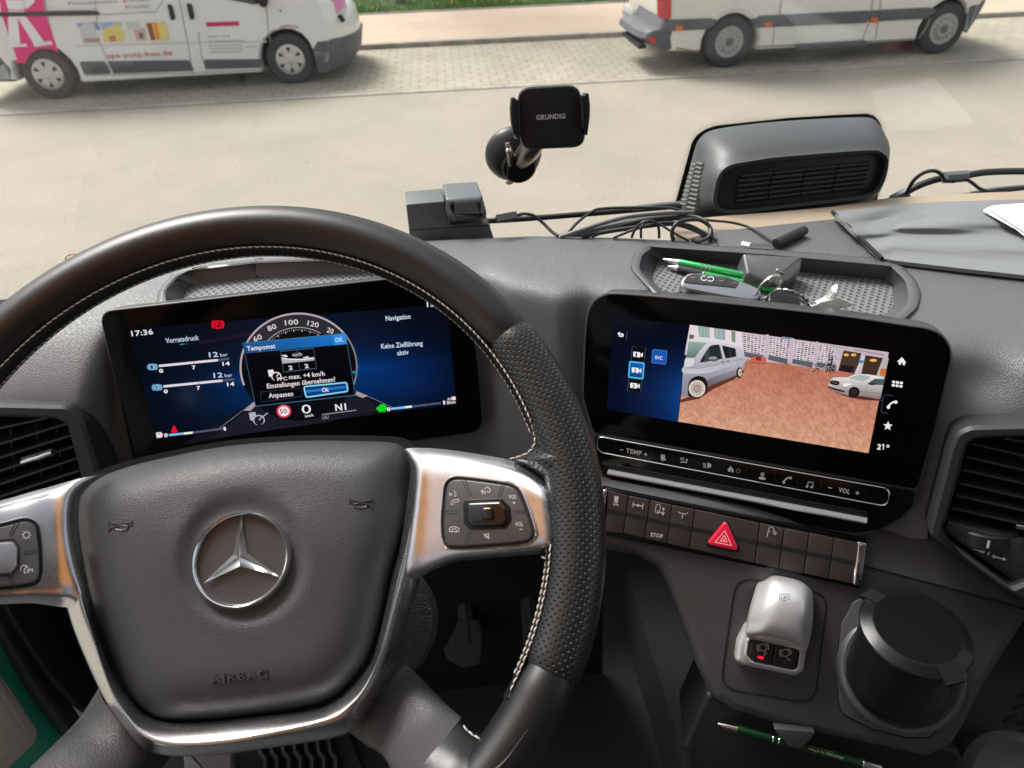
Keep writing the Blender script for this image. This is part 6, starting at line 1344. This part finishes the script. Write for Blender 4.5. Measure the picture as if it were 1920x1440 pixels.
# ---- phone holder
P_PH = Plane(1033, 220, .83, (1, -.06, 0), (0, -.22, -.975))
ph = thing('phone_holder', P_GL.at(960, 286, .0), 'empty black phone holder with two clamps on a suction cup stuck to the windscreen', 'phone holder')
m_ph = mat('holder black', (.010, .010, .011), .38)
m_cf = bpy.data.materials.new('carbon pattern'); m_cf.use_nodes = True; nt = m_cf.node_tree; b = nt.nodes['Principled BSDF']; b.inputs['Roughness'].default_value = .45
tc = nt.nodes.new('ShaderNodeTexCoord'); wv = _tex(nt, 'ShaderNodeTexWave', 190, Distortion=0.0); mp = nt.nodes.new('ShaderNodeMapping'); mp.inputs['Rotation'].default_value = (0, R(52), 0); nt.links.new(tc.outputs['Object'], mp.inputs['Vector']); nt.links.new(mp.outputs[0], wv.inputs['Vector'])
mx = nt.nodes.new('ShaderNodeMix'); mx.data_type = 'RGBA'; mx.inputs[6].default_value = (.004, .004, .005, 1); mx.inputs[7].default_value = (.017, .017, .019, 1); nt.links.new(wv.outputs['Color'], mx.inputs[0]); nt.links.new(mx.outputs[2], b.inputs['Base Color'])
PADO = rpoly([(971, 166, 24), (1086, 160, 24), (1098, 274, 24), (977, 279, 24)], 24, 8)
pad_ = plate('back_pad', P_PH, PADO, -.010, 0, m_cf, ph, .0018, 4)
frame('pad_rim', P_PH, [(p.x, p.y) for p in rpoly([(970, 165, 25), (1087, 159, 25), (1099, 276, 25), (976, 281, 25)], 24, 8)], PADO, -.014, -.004, m_chrome, ph, bev=.0008)
for px in ([(959, 184), (965, 182), (967.5, 187), (974, 187), (977, 255), (969, 257), (962, 251), (958, 227), (957, 205)], [(1089, 179), (1097, 178.6), (1098, 175), (1104, 175), (1107, 198), (1106, 222), (1102, 252), (1097, 254), (1096, 243), (1092, 242)]): plate('clamp', P_PH, rpoly(px, 2, 3), -.008, .012, m_ph, ph, .0015)
for px in ([(962, 252), (968, 257), (970, 262), (965, 260)], [(1097, 244), (1103, 243), (1102, 254), (1098, 254)]): plate('clamp_foot', P_PH, px, -.006, .004, m_chrome, ph, .001)
c = Canvas(P_PH, .0002, .0001); c.text('GRUNDIG', 1005.5, 224.8, 1060, 221.6, (208, 206, 206), h=9, bold=.04); c.obj('lettering', PRINT, pad_)
RC = (P_GL.at(1012, 286)-P_GL.at(960, 286)).length
mb = MB(); mb.lathe([(RC, .001), (RC*1.01, .004), (RC*.96, .010), (RC*.80, .018), (RC*.60, .023), (RC*.40, .025), (.001, .0255)], P_GL.at(962, 286), P_GL.n, 64); mb.obj('suction_cup', mat('suction rubber', (.020, .020, .021), .40), ph)
mb = MB(); mb.lathe([(RC*.62, .020), (RC*.62, .027), (RC*.55, .030), (.001, .030)], P_GL.at(968, 294), P_GL.n, 40); mb.obj('cup_lock', m_ph, ph)
plate('lock_lever', P_GL, rpoly([(951, 292), (972, 292), (972, 338), (951, 338)], 3), .018, .034, m_ph, ph, .002)
mb = MB(); a, b_ = P_GL.at(978, 298, .028), P_PH.at(1006, 262, -.012); mb.tube([a, a.lerp(b_, .5)+Vector((0, 0, -.002)), b_, b_+Vector((.012, .0, .006))], [.0125, .0135, .0125, .011], 20); mb.obj('arm', mat('arm gunmetal', (.30, .29, .28), .28, metal=.9), ph)
mb = MB(); a = P_GL.at(951, 268, .034); mb.tube([a, a+(P_GL.at(960, 304, .034)-a)*.5+P_GL.n*.004, P_GL.at(957, 308, .034)], [.005, .0075, .005], 14, flat=.6); mb.obj('joint_lever', MC['arm gunmetal'], ph)
mb = MB(); mb.sphere(P_GL.at(953, 283, .044), .0032, 14, 9); mb.obj('joint_screw', m_chrome, ph)
mb = MB(); mb.sphere(P_GL.at(955, 342, .004), .004, 12, 8, (1.4, .5, .8)); mb.obj('pull_tab', mat('clear tab', (.7, .7, .68), .3), ph)
# ---- toll box
P_BX = Plane(840, 410, .80, (1, .03, 0), (0, -.10, -.995))
m_box = mat('toll box plastic', (.10, .112, .12), .40, spec=.9, rvary=.04)
tb = thing('toll_box', P_BX.at(850, 446, -.03), 'square dark grey electronic toll box standing on the dash left of the phone holder', 'electronic box')
plate('body', P_BX, rpoly([(761, 383), (834, 377), (838, 408), (845, 424), (917, 419), (927, 450), (928, 500), (775, 500)], 3, 3), -.050, 0, m_box, tb, .002)
plate('module', P_BX, rpoly([(836, 374), (905, 369), (914, 402), (913, 413), (850, 420), (840, 408)], 4, 4), -.050, .012, m_box, tb, .008, 6)
plate('foot', P_BX, rpoly([(766, 426), (919, 416), (927, 450), (928, 500), (776, 500)], 2, 3), -.052, -.0006, m_smooth, tb, .001) if False else None
c = Canvas(P_BX, .0004, .0002); c.line([(767, 432), (920, 422)], 1.2, (14, 16, 18), 1); c.line([(839, 404), (843, 420), (850, 423), (916, 417)], 1.2, (120, 126, 130), 2); c.obj('seam', PRINT, tb)
# ---- cables
m_cab = mat('cable rubber', (.035, .036, .038), .45)
def cable(label, px, r, off, grp='cables along the foot of the windscreen', mm=None, P=P_TOP, name='cable'):
    pts = [P.at(p[0], p[1], p[2] if len(p) > 2 else off) for p in px]; mb = MB(); mb.tube(spline(pts, 6), r, 8); return mb.obj(name, mm or m_cab, label=label, cat='cable', group=grp)
for k, (px, r, lb) in enumerate((([(1150, 446, .002), (1190, 430, .010), (1240, 418, .014), (1285, 420, .014), (1320, 436, .008), (1345, 452, .002)], .0017, 'dull black cable rising in a low arch in front of the looped cables'),
    ([(1050, 444, .001), (1100, 428, .010), (1170, 408, .016), (1240, 400, .018), (1300, 398, .014)], .0024, 'thick grey cable running up towards the sensor cover'),
    ([(1090, 444, .001), (1140, 434, .006), (1210, 424, .010), (1262, 420, .010), (1300, 430, .006), (1330, 446, .001)], .0026, 'thickest black cable lying flat at the bottom of the bundle'))):
    cable(lb, px, r, .01, mm=(m_cab, mat('cable grey', (.16, .165, .17), .5))[k == 1])
o = cable('short cable leaving the toll box towards the windscreen foot', [(916, 412, .02), (930, 411, .02), (968, 404, .02), (982, 401, .02), (1000, 404, .018), (1018, 418, .010), (1034, 434, .004), (1046, 442, .002)], .0019, .01)
mb = MB(); a, b_ = P_TOP.at(931, 411, .020), P_TOP.at(968, 404, .020); mb.tube([a, b_], [.0052, .0052], 4, ref=Vector((0, 0, 1))); mb.obj('ferrite_core', mat('ferrite', (.09, .095, .10), .5), o)
cable('thin cable arching highest over the cable bundle below the sensor cover', [(1062, 441, .002), (1082, 418, .008), (1108, 398, .014), (1130, 391, .016), (1200, 389, .016), (1262, 391, .014), (1288, 402, .010), (1300, 414, .004)], .0016, .01)
cable('thick cable running low along the dash edge under the others', [(1110, 443, .002), (1150, 428, .006), (1200, 414, .008), (1240, 408, .010), (1290, 405, .012), (1318, 412, .012), (1331, 428, .010), (1329, 444, .006), (1312, 452, .003), (1298, 448, .002)], .0021, .01)
cable('looped thin cable standing left in the bundle', [(1184, 446, .002), (1190, 432, .010), (1203, 418, .020), (1222, 414, .022), (1234, 424, .016), (1236, 446, .002)], .0015, .01)
cable('grey cable loop standing right of the USB plug bundle', [(1262, 450, .001), (1260, 436, .010), (1266, 422, .018), (1280, 414, .020), (1310, 412, .018), (1330, 424, .012), (1334, 440, .006), (1332, 452, .001)], .0022, .01)
cable('black cable crossing behind the loops', [(1202, 446, .001), (1203, 426, .014), (1216, 415, .018), (1236, 420, .014), (1262, 436, .008), (1292, 452, .001)], .0014, .01)
cable('long thin cable ending at the USB plugs behind the tray', [(1300, 408, .010), (1330, 413, .006), (1370, 417, .004), (1404, 426, .002), (1432, 442, .003), (1452, 455, .004), (1466, 462, .004)], .0015, .01)
mb = MB(); a, b_ = P_TOP.at(1455, 457, .006), P_TOP.at(1508, 432, .006); mb.tube([a, b_], .0052, 14); mb.obj('usb_stick', mat('plug black', (.022, .022, .024), .4), label='matt black round stick lying behind the storage tray', cat='plug')
us = thing('usb_plug', P_TOP.at(1420, 460, .004), 'flat USB plug with metal tip lying behind the storage tray', 'plug')
mb = MB(); a, b_ = P_TOP.at(1407, 459, .005), P_TOP.at(1448, 461, .005); mb.tube([a, b_], .0042, 4, flat=.5); mb.obj('plug_body', mat('plug grey', (.10, .10, .10), .5), us); mb = MB(); a2 = P_TOP.at(1391, 455.5, .005); mb.tube([a2, a], .0040, 4, flat=.55); mb.obj('plug_tip', m_silver, us)
# ---- cloth and papers on the right
m_cloth = mat('grey cloth', (.21, .222, .225), .6, bump=('noise', 1300, .0001))
rows = []
CT = [(1561, 397), (1640, 389), (1709, 382), (1801, 377), (1920, 374), (2060, 370)]; CB = [(1654, 485), (1665, 486), (1682, 489), (1801, 503), (1920, 516), (2060, 532)]
for i in range(6):
    row = []
    for j in range(13):
        t = j/12; x, y = lerp2(CT[i], CB[i], t)
        z = .004+.0030*math.sin(t*17+i*.8)*math.exp(-((t-.55)/.35)**2)+(.0035*math.sin(i*2.1+t*6) if t < .5 else 0)+(.004 if i == 0 else 0)*(1-t)
        row.append(P_TOP.at(x, y, z+.002))
    rows.append(row)
o = gridsurf('cloth', rows, m_cloth, None, 5, skirt=Vector((0, 0, -.004)), label='wrinkled grey cloth spread over the right part of the dashboard', cat='cloth')
mb = MB(); e_ = [P_TOP.at(*lerp2((1561, 397), (1654, 485), t/10), .0065+.0035*(1-t/10)) for t in range(11)]; mb.tube(e_, .0022, 6); mb.obj('hem', m_deep, o)
pap = [([(1842, 394), (1856, 387), (1930, 383), (2010, 384), (2010, 500), (1926, 446), (1905, 429), (1870, 410)], .012, 'white sheet of paper at the right edge, underneath the other sheet'), ([(1853, 390), (1862, 385), (1930, 380), (2010, 380), (2010, 492), (1930, 440), (1880, 408)], .0145, 'white sheet of paper at the right edge, on top of the other sheet')]
for px, z, lb in pap: plate('paper_sheet', P_TOP, rpoly(px, 2, 2), z-.0006, z, mat('paper', (.78, .80, .82), .7), None, .0001, label=lb, cat='paper', group='papers on the cloth')
# ---- wipers outside
m_wip = mat('wiper metal', (.03, .033, .034), .35); m_wip2 = mat('wiper grey', (.16, .17, .18), .4)
P_OUT = Plane(1100, 400, .98, (1, 0, 0), (0, .12, -.99))
def wiper(label, segs, cat='wiper'):
    t = thing('windscreen_wiper', P_OUT.at(*segs[0][1][0]), label, cat, 'wipers outside the windscreen')
    for nm, px, r, mm in segs:
        mb = MB(); mb.tube(spline([P_OUT.at(p[0], p[1], p[2] if len(p) > 2 else 0) for p in px], 5), r, 8); mb.obj(nm, mm, t)
wiper('black wiper outside the windscreen left of the sensor cover', [('blade', [(905, 415), (1000, 409), (1150, 397), (1300, 384)], .0040, m_wip), ('arm', [(1050, 445), (1080, 438), (1160, 421), (1240, 407), (1290, 401)], .0055, m_wip2), ('arm_link', [(1080, 441), (1180, 424), (1300, 410)], .0045, m_wip), ('arm_cap', [(1185, 393), (1240, 386), (1310, 381)], .0050, m_wip2)])
wiper('black wiper arm with washer hose outside the windscreen at the right', [('arm', [(1650, 386), (1690, 365), (1725, 347), (1762, 335), (1800, 331), (1850, 323), (1925, 321), (1990, 322)], .0050, m_wip), ('hose', [(1700, 362, .012), (1712, 340, .014), (1730, 325, .016), (1750, 320, .016), (1764, 326, .016), (1772, 338, .014), (1790, 340, .012)], .0026, m_wip), ('hose', [(1808, 334, .012), (1822, 342, .010), (1836, 353, .008), (1850, 358, .006)], .0024, m_wip), ('clip', [(1771, 333, .006), (1811, 330, .006)], .0085, m_wip2), ('hub_cap', [(1672, 376, .004), (1702, 360, .006)], .0080, m_wip2), ('blade', [(1778, 369), (1850, 361), (1920, 353), (2000, 345)], .0030, m_wip), ('blade_spine', [(1822, 362), (1870, 354), (1925, 349), (2000, 341)], .0028, m_wip2)])
# ---- thin red ring
mb = MB(); c0 = P_GL.at(143, 489, .01); mb.tube([c0+P_GL.e*math.cos(R(a))*.013+P_GL.u*math.sin(R(a))*.0105 for a in range(0, 360, 12)], .0007, 6, closed=True); mb.obj('red_ring', mat('red wire', (.62, .05, .06), .4), label='thin red wire ring at the windscreen, half hidden by the wheel rim', cat='ring')
# ================================================================== things in the storage tray
ZT = -.0165
m_gpen = mat('bright green pen metal', (.018, .38, .09), .22, metal=.45, coat=.6)
def tpen(label, pa_, pb2, z, segs, grp='green pens in the tray'):
    t = thing('ballpoint_pen', P_TOP.at(*pa_, z), label, 'pen', grp); a, b = P_TOP.at(*pa_, z), P_TOP.at(*pb2, z); d = (b-a).normalized(); L = (b-a).length
    for nm, prof, mm in segs: mb = MB(); mb.lathe([(r, u*L) for r, u in prof], a, d, 20); mb.obj(nm, mm, t)
m_wht = mat('silver pen tip', (.75, .75, .75), .2, metal=.7)
tpen('bright green pen with three silver rings, upper one of the two in the tray', (1243, 486), (1458, 530), ZT+.0095, [('tip', [(.0006, 0), (.0016, .02), (.0033, .13), (.0036, .15)], m_wht), ('barrel', [(.0036, .148), (.0040, .16), (.0040, .97), (.003, 1.0)], m_gpen)]+[('ring', [(.0038, u-.008), (.0046, u), (.0038, u+.008)], m_chrome) for u in (.36, .395, .43)])
tpen('green pen with black rubber grip, lower one of the two in the tray', (1252, 499), (1456, 545), ZT+.0045, [('tip', [(.0006, 0), (.0016, .02), (.0034, .09), (.0036, .10)], m_wht), ('grip', [(.0036, .10), (.0044, .12), (.0044, .31), (.0040, .33)], mat('pen grip rubber', (.03, .032, .034), .6, bump=('noise', 1800, .0006))), ('barrel', [(.0040, .33), (.0040, .97), (.003, 1.0)], m_gpen), ('ring', [(.0039, .34), (.0046, .35), (.0039, .36)], m_chrome)])
kf = thing('key_fob', P_TOP.at(1350, 560, ZT), 'black and silver car key fob lying in the tray in front of the green pens', 'key')
KO = [(1277, 532), (1283, 519), (1300, 511), (1366, 518), (1388, 526), (1420, 539), (1428, 549), (1421, 560), (1395, 562), (1300, 545), (1284, 540)]
ko = resamp(spline(KO, 5, True), 80, True); P_KF = Plane(1350, 540, P_TOP.depth(1350, 540, .004), (1, -.06, -.02), (0, -.88, -.47))
ko = ko if area2(ko) > 0 else ko[::-1]
plate('lower_shell', P_KF, [(p.x+1, p.y+5) for p in ko], -.012, -.003, mat('fob black', (.018, .018, .019), .35), kf, .004, 5)
plate('silver_shell', P_KF, ko, -.007, .001, mat('fob silver', (.55, .56, .57), .22, metal=.9), kf, .0022, 5)
plate('button_face', P_KF, rpoly([(1281, 527), (1287, 517), (1301, 512.5), (1364, 519), (1388, 528), (1380, 540), (1355, 537), (1285, 530)], 5), .0, .0018, mat('fob face', (.06, .062, .066), .45), kf, .0008)
c = Canvas(P_KF, .0019, .0001); c.arc(1320, 521.6, 5.6, 4.2, 60, 330, 1.8, (225, 228, 230), 1, 14); c.arc(1332, 523, 6, 4.2, -150, 150, 1.8, (225, 228, 230), 1, 14); c.line([(1366, 521), (1355, 536)], 1, (20, 20, 20), 1); c.line([(1322, 530), (1318, 534)], .8, (20, 20, 20), 1)
for x, y in ((1299, 520), (1352, 526), (1378, 530)): c.line([(x-4, y-.4), (x+4, y+.6)], 1.6, (130, 130, 132), 1)
c.obj('fob_symbols', PRINT, kf)
mb = MB(); mb.tube([P_KF.at(x, y, -.0045) for x, y in ((1352, 541), (1353, 549), (1356, 558))], .0006, 6); mb.obj('shell_gap', m_deep, kf)
kr = thing('key_ring', P_TOP.at(1440, 545, ZT), 'silver key ring with chain, metal tag and bottle opener lying in the tray', 'key ring')
m_steel2 = mat('worn steel', (.55, .53, .50), .25, metal=.95)
c0 = P_TOP.at(1441, 540, .004); e1, e2 = Vector((1, .25, 0)).normalized(), Vector((.1, -.25, .95)).normalized()
for dz, dx in ((0, 0), (.0022, .0015)): mb = MB(); mb.tube([c0+Vector((dx, dz, 0))+e1*math.cos(R(a))*.0125+e2*math.sin(R(a))*.0150 for a in range(0, 360, 12)], .0011, 8, closed=True); mb.obj('ring', m_steel2, kr)
mb = MB(); pth = spline([P_TOP.at(x, y, z) for x, y, z in ((1462, 546, .0), (1478, 548, .001), (1498, 556, -.003), (1512, 566, -.008), (1519, 574, -.011), (1528, 584, -.012))], 6); pth = resamp(pth, 17)
for i in range(16):
    a, b = pth[i], pth[i+1]; d = (b-a).normalized(); s_ = d.cross(Vector((0, 0, 1))).normalized(); u_ = s_ if i % 2 else s_.cross(d); m_ = (a+b)/2
    mb.tube([m_+d*math.cos(R(q))*.0048+(u_*.8+s_*.4)*math.sin(R(q))*.0038 for q in range(0, 360, 30)], .0013, 6, closed=True)
mb.obj('chain', m_steel2, kr)
tg = plane3(P_TOP.at(1526, 574, -.008), P_TOP.at(1602, 574, -.004), P_TOP.at(1560, 560, .001)); tg_ = [(1524, 574), (1540, 566), (1572, 559), (1588, 564), (1602, 573), (1575, 579), (1546, 586)]
plate('metal_tag', tg, rpoly(tg_, 2.5, 3), -.0012, 0, mat('tag steel', (.66, .65, .60), .42, metal=.35), kr, .0005)
mb = MB(); op = spline([P_TOP.at(x, y, z) for x, y, z in ((1530, 568, -.006), (1546, 561, -.003), (1555, 553, .002), (1562, 543, .008), (1570, 541, .010))], 5); mb.tube(op, [.0030+.0020*(k/len(op)) for k in range(len(op))], 10, flat=.25); mb.obj('bottle_opener', mat('white metal', (.70, .70, .67), .3, metal=.5), kr)
bk = [(1440, 549), (1456, 540), (1480, 545), (1497, 552), (1504, 566), (1498, 578), (1460, 574), (1440, 566)]; P_BK = Plane(1470, 560, P_TOP.depth(1470, 560, .000), (1, -.05, 0), (0, -.90, -.42)); plate('black_key', P_BK, rpoly(bk, 7), -.010, 0, MC['fob black'], kr, .003, 4)
plate('flat_key', plane3(P_TOP.at(1452, 534, -.004), P_TOP.at(1472, 534, -.003), P_TOP.at(1460, 508, .014)), rpoly([(1454, 534), (1453, 512), (1457, 505), (1463, 510), (1470, 512), (1468, 534)], 2, 3), -.0012, 0, m_steel2, kr, .0004)
# ---- documents lying on the passenger side, mirrored faintly in the windscreen
def mirror_hit(x, y, z):
    d = ray(x, y); p = P_GL.at(x, y, 0); n = P_GL.n; r_ = d-n*(2*d.dot(n)); return p+r_*((z-p.z)/r_.z)
ZD = 1.98; dq = [mirror_hit(x, y, ZD) for x, y in ((1628, 135), (1735, 128), (1832, 232), (1658, 246))]
mb = MB(); mb.rings([[p-Vector((0, 0, .004)) for p in dq], dq]); mb.obj('document_folder', mat('paper bright', (.85, .86, .87), .7), smooth=False, label='white document sheet lying on the passenger side, faintly mirrored in the windscreen', cat='paper')
mb = MB(); cq = sum(dq, Vector((0, 0, 0)))/4; mb.box((cq.x, cq.y, (ZD+1.42)/2-.01), .62, .5, ZD-1.42-.03); mb.obj('passenger_seat', m_seat_ if 'm_seat_' in globals() else mat('seat cloth', (.05, .05, .055), .9, vary=.2, vscale=60), smooth=False, label='dark cloth passenger seat base beside the console', cat='seat')
print('DOC', [tuple(round(v, 2) for v in p) for p in dq])
# ================================================================== cab shell, floor, door side
m_floor = mat('floor rubber', (.035, .035, .037), .7, bump=('noise', 400, .0004))
m_carpet = mat('grey carpet', (.030, .030, .032), .95, bump=('noise', 900, .0012), vary=.25, vscale=300)
cab = thing('cab_shell', (0, 0, 1.35), 'dark lining of the truck cab around the footwell below the dashboard', 'truck cab')
def bx(name, c, s, m, par=cab, **k): mb = MB(); mb.box(c, *s); return mb.obj(name, m, par, smooth=False, **k)
ZF = 1.42
bx('floor', (.25, .05, ZF-.03), (2.3, 1.75, .06), m_floor)
bx('firewall', (.25, .905, 1.72), (2.3, .03, .62), m_deep)
m_head = mat('headliner', (.30, .30, .30), .9); m_wall = mat('cab lining grey', (.11, .11, .115), .85)
bx('rear_wall', (.25, -.80, 2.25), (2.3, .05, 1.7), m_wall)
bx('roof', (.45, -.34, 3.22), (1.9, .96, .05), m_head)
bx('side_panel', (1.40, 0, 1.75), (.05, 1.6, .70), m_wall)
bx('pillar', (1.42, .98, 2.6), (.07, .10, 1.0), m_wall)
# driver's seat behind the camera, with an added orange jacket over the backrest
m_seat = mat('seat cloth', (.05, .05, .055), .9, vary=.2, vscale=60); m_org = mat('orange jacket', (1.0, .38, .06), .75, vary=.1, vscale=12)
nt = m_org.node_tree; _b = nt.nodes['Principled BSDF']; _t = nt.nodes.new('ShaderNodeBsdfTranslucent'); _t.inputs[0].default_value = (1.0, .40, .07, 1); _m = nt.nodes.new('ShaderNodeMixShader'); _m.inputs[0].default_value = .7
nt.links.new(_b.outputs[0], _m.inputs[1]); nt.links.new(_t.outputs[0], _m.inputs[2]); nt.links.new(_m.outputs[0], nt.nodes['Material Output'].inputs['Surface'])
sh_ = thing('overhead_reflector', (-.5, .1, 2.80), 'added orange jacket on the shelf above the driver', 'reflector')  # unseen translucent sheet, added to give the silver spokes an orange reflection
rows = [[Vector((-.66+.40*i/6, -.10+.50*j/6, 2.58+.42*j/6-.03*math.sin(math.pi*i/6))) for i in range(7)] for j in range(7)]
gridsurf('reflector_sheet', rows, m_org, sh_, 3)
seat = thing('driver_seat', (-.14, -.30, ZF), 'dark cloth driver seat behind the steering wheel', 'seat')
mb = MB(); rs = []
for z, k in ((1.86, .9), (1.88, 1), (1.97, 1), (2.0, .93)): rs.append([Vector((-.14, -.30, z))+Vector((p.x, p.y, 0))*k for p in rpoly([(-.25, -.25), (.25, -.25), (.25, .25), (-.25, .25)], .08)])
mb.rings(rs); mb.obj('cushion', m_seat, seat)
mb = MB(); rs = []
for y, k in ((-.62, .92), (-.60, 1), (-.50, 1), (-.48, .92)): rs.append([Vector((-.14, y, 2.35))+Vector((p.x*k, 0, p.y*k)) for p in rpoly([(-.25, -.42), (.25, -.42), (.20, .42), (-.20, .42)], .09)])
mb.rings(rs); mb.obj('backrest', m_seat, seat); mb = MB(); mb.box((-.14, -.3, 1.64), .3, .3, .44); mb.obj('base', m_floor, seat, smooth=False)
m_org2 = mat('dull orange jacket', (.30, .13, .05), .8)
jk = thing('seat_reflector', (-.14, -.47, 2.0), 'added dull orange jacket hanging over the driver seat backrest', 'reflector')  # unseen orange surface, added to warm the reflections in the switch row
rows = []
for j in range(9):
    z = 2.60-j*.06; rows.append([Vector((-.14+(i-4)*.062*(1+.03*math.sin(j)), -.452+.014*math.sin(i*1.7+j*.8)+.06*(1-abs(i-4)/4), z)) for i in range(9)])
gridsurf('front', rows, m_org2, jk, 3)
# carpeted engine tunnel to the right of the pedals and rubber floor mat
tun = bx('engine_tunnel', (.40, .42, 1.47), (.30, .60, .16), m_carpet)
P_FL = Plane(500, 1400, -(CAM.z-ZF-.012)/ray(500, 1400).z, (1, 0, 0), (0, -1, 0))
fm = thing('floor_mat', P_FL.at(560, 1420), 'ribbed black rubber floor mat under the steering wheel', 'floor mat')
plate('mat', P_FL, [(300, 1340), (640, 1330), (700, 1500), (300, 1520)], -.008, .0, m_floor, fm, .002)
mb = MB()
for k in range(7):
    x = 488+k*22; mb.tube([P_FL.at(x, 1385, .002), P_FL.at(x+3, 1412, .004), P_FL.at(x+13, 1424, .004), P_FL.at(x+13, 1470, .002)], .006, 6)
mb.obj('mat_ribs', mat('rib rubber', (.022, .022, .024), .45), fm)
gt = thing('seat_belt_strap', P_FL.at(400, 1440, .05), 'pale woven strap lying on the floor under the steering wheel', 'strap')
plate('webbing', P_FL, rpoly([(342, 1400), (432, 1398), (436, 1500), (350, 1500)], 4), .03, .05, mat('woven webbing', (.42, .40, .42), .9, bump=('noise', 700, .001)), gt, .003)
# pedals
P_PD = Plane(870, 1205, .98, (1, .05, 0), (0, -.62, -.78))
for nm, px, lb_ in (('brake_pedal', [(862, 1162), (900, 1162), (905, 1195), (902, 1245), (870, 1254), (842, 1240), (832, 1222), (850, 1190)], 'worn rubber brake pedal seen through the wheel, left of the other pedal'), ('accelerator_pedal', [(980, 1145), (1018, 1146), (1020, 1232), (983, 1230)], 'ribbed accelerator pedal seen beside the wheel rim')):
    t = thing(nm, P_PD.at(px[0][0], px[0][1], -.02), lb_, 'pedal'); plate('pad', P_PD, rpoly(px, 6), -.012, 0, mat('pedal rubber', (.055, .05, .04), .8, bump=('noise', 300, .002)), t, .003)
    mb = MB(); a = P_PD.at(px[0][0]+16, px[0][1]+40, -.01); mb.tube([a, a+Vector((0, .10, .12)), a+Vector((0, .14, .3))], .012, 8); mb.obj('arm', m_floor, t)
# dark hoses by the console wall
# ---- door opening at the left
m_green = mat('green cab paint', (.04, .55, .36), .35, coat=.3); m_beige = mat('beige plastic', (.80, .70, .58), .55, bump=('noise', 900, .0002))
P_LD = Plane(60, 1330, .80, (.15, .98, 0), (0, 0, -1))
ds = thing('cab_side_step', P_LD.at(60, 1400, -.05), 'green painted door sill with a beige panel at the lower left of the cab', 'door sill')
plate('green_frame', P_LD, [(-150, 950), (0, 1190), (140, 1372), (170, 1500), (-200, 1500)], -.06, -.012, m_green, ds, .003)
plate('beige_panel', P_LD, rpoly([(-160, 1010), (0, 1254), (34, 1302), (76, 1368), (70, 1396), (10, 1452), (-150, 1500)], 16), -.03, -.002, m_beige, ds, .007)
plate('panel_inset', P_LD, rpoly([(-160, 1055), (0, 1280), (30, 1322), (60, 1376), (55, 1392), (0, 1432), (-150, 1480)], 12), -.003, .0015, mat('beige inner', (.84, .75, .62), .6), ds, .004)
loft('door_seal', [[P_LD.at(x, y, z) for x, y in spline(pts, 5)] for pts, z in (([(-60, 1090), (0, 1205), (38, 1275), (75, 1330), (128, 1398)], -.006), ([(-50, 1075), (8, 1185), (50, 1258), (90, 1318), (140, 1385)], .022), ([(-40, 1060), (20, 1165), (70, 1245), (110, 1310), (150, 1375)], .012), ([(-30, 1050), (30, 1155), (85, 1238), (125, 1305), (165, 1370)], -.02))], 40, m_air, ds, 4)
kp = thing('knee_bolster', P_LD.at(100, 1200, .05), 'dark curved knee panel between the door sill and the silver wheel frame', 'trim panel')
loft('bolster', [[P_LD.at(x, y, z) for x, y in spline(pts, 5)] for pts, z in (([(-40, 1060), (8, 1145), (36, 1192), (70, 1245), (102, 1288), (150, 1334), (178, 1340)], .03), ([(-30, 1055), (16, 1140), (45, 1190), (80, 1242), (112, 1282), (154, 1326), (182, 1334)], .042), ([(0, 1050), (40, 1120), (80, 1180), (120, 1230), (150, 1270), (180, 1305), (200, 1320)], .036), ([(60, 1040), (100, 1100), (140, 1160), (180, 1200), (220, 1250), (240, 1290), (250, 1310)], .0))], 50, mat('bolster leather', (.010, .010, .011), .55, bump=('grain', 700, .0003)), kp, 4)
# lining under the left part of the dash
mb = MB(); a = [P_CLU.at(x, y, -.10) for x, y in ((-220, 990), (1130, 990))]; b = [P_CLU.at(x, y, -.30) for x, y in ((-220, 1300), (1130, 1300))]; mb.add([a[0], a[1], b[1], b[0]], [(0, 1, 2, 3)]); mb.obj('under_dash_lining', m_deep, dash)
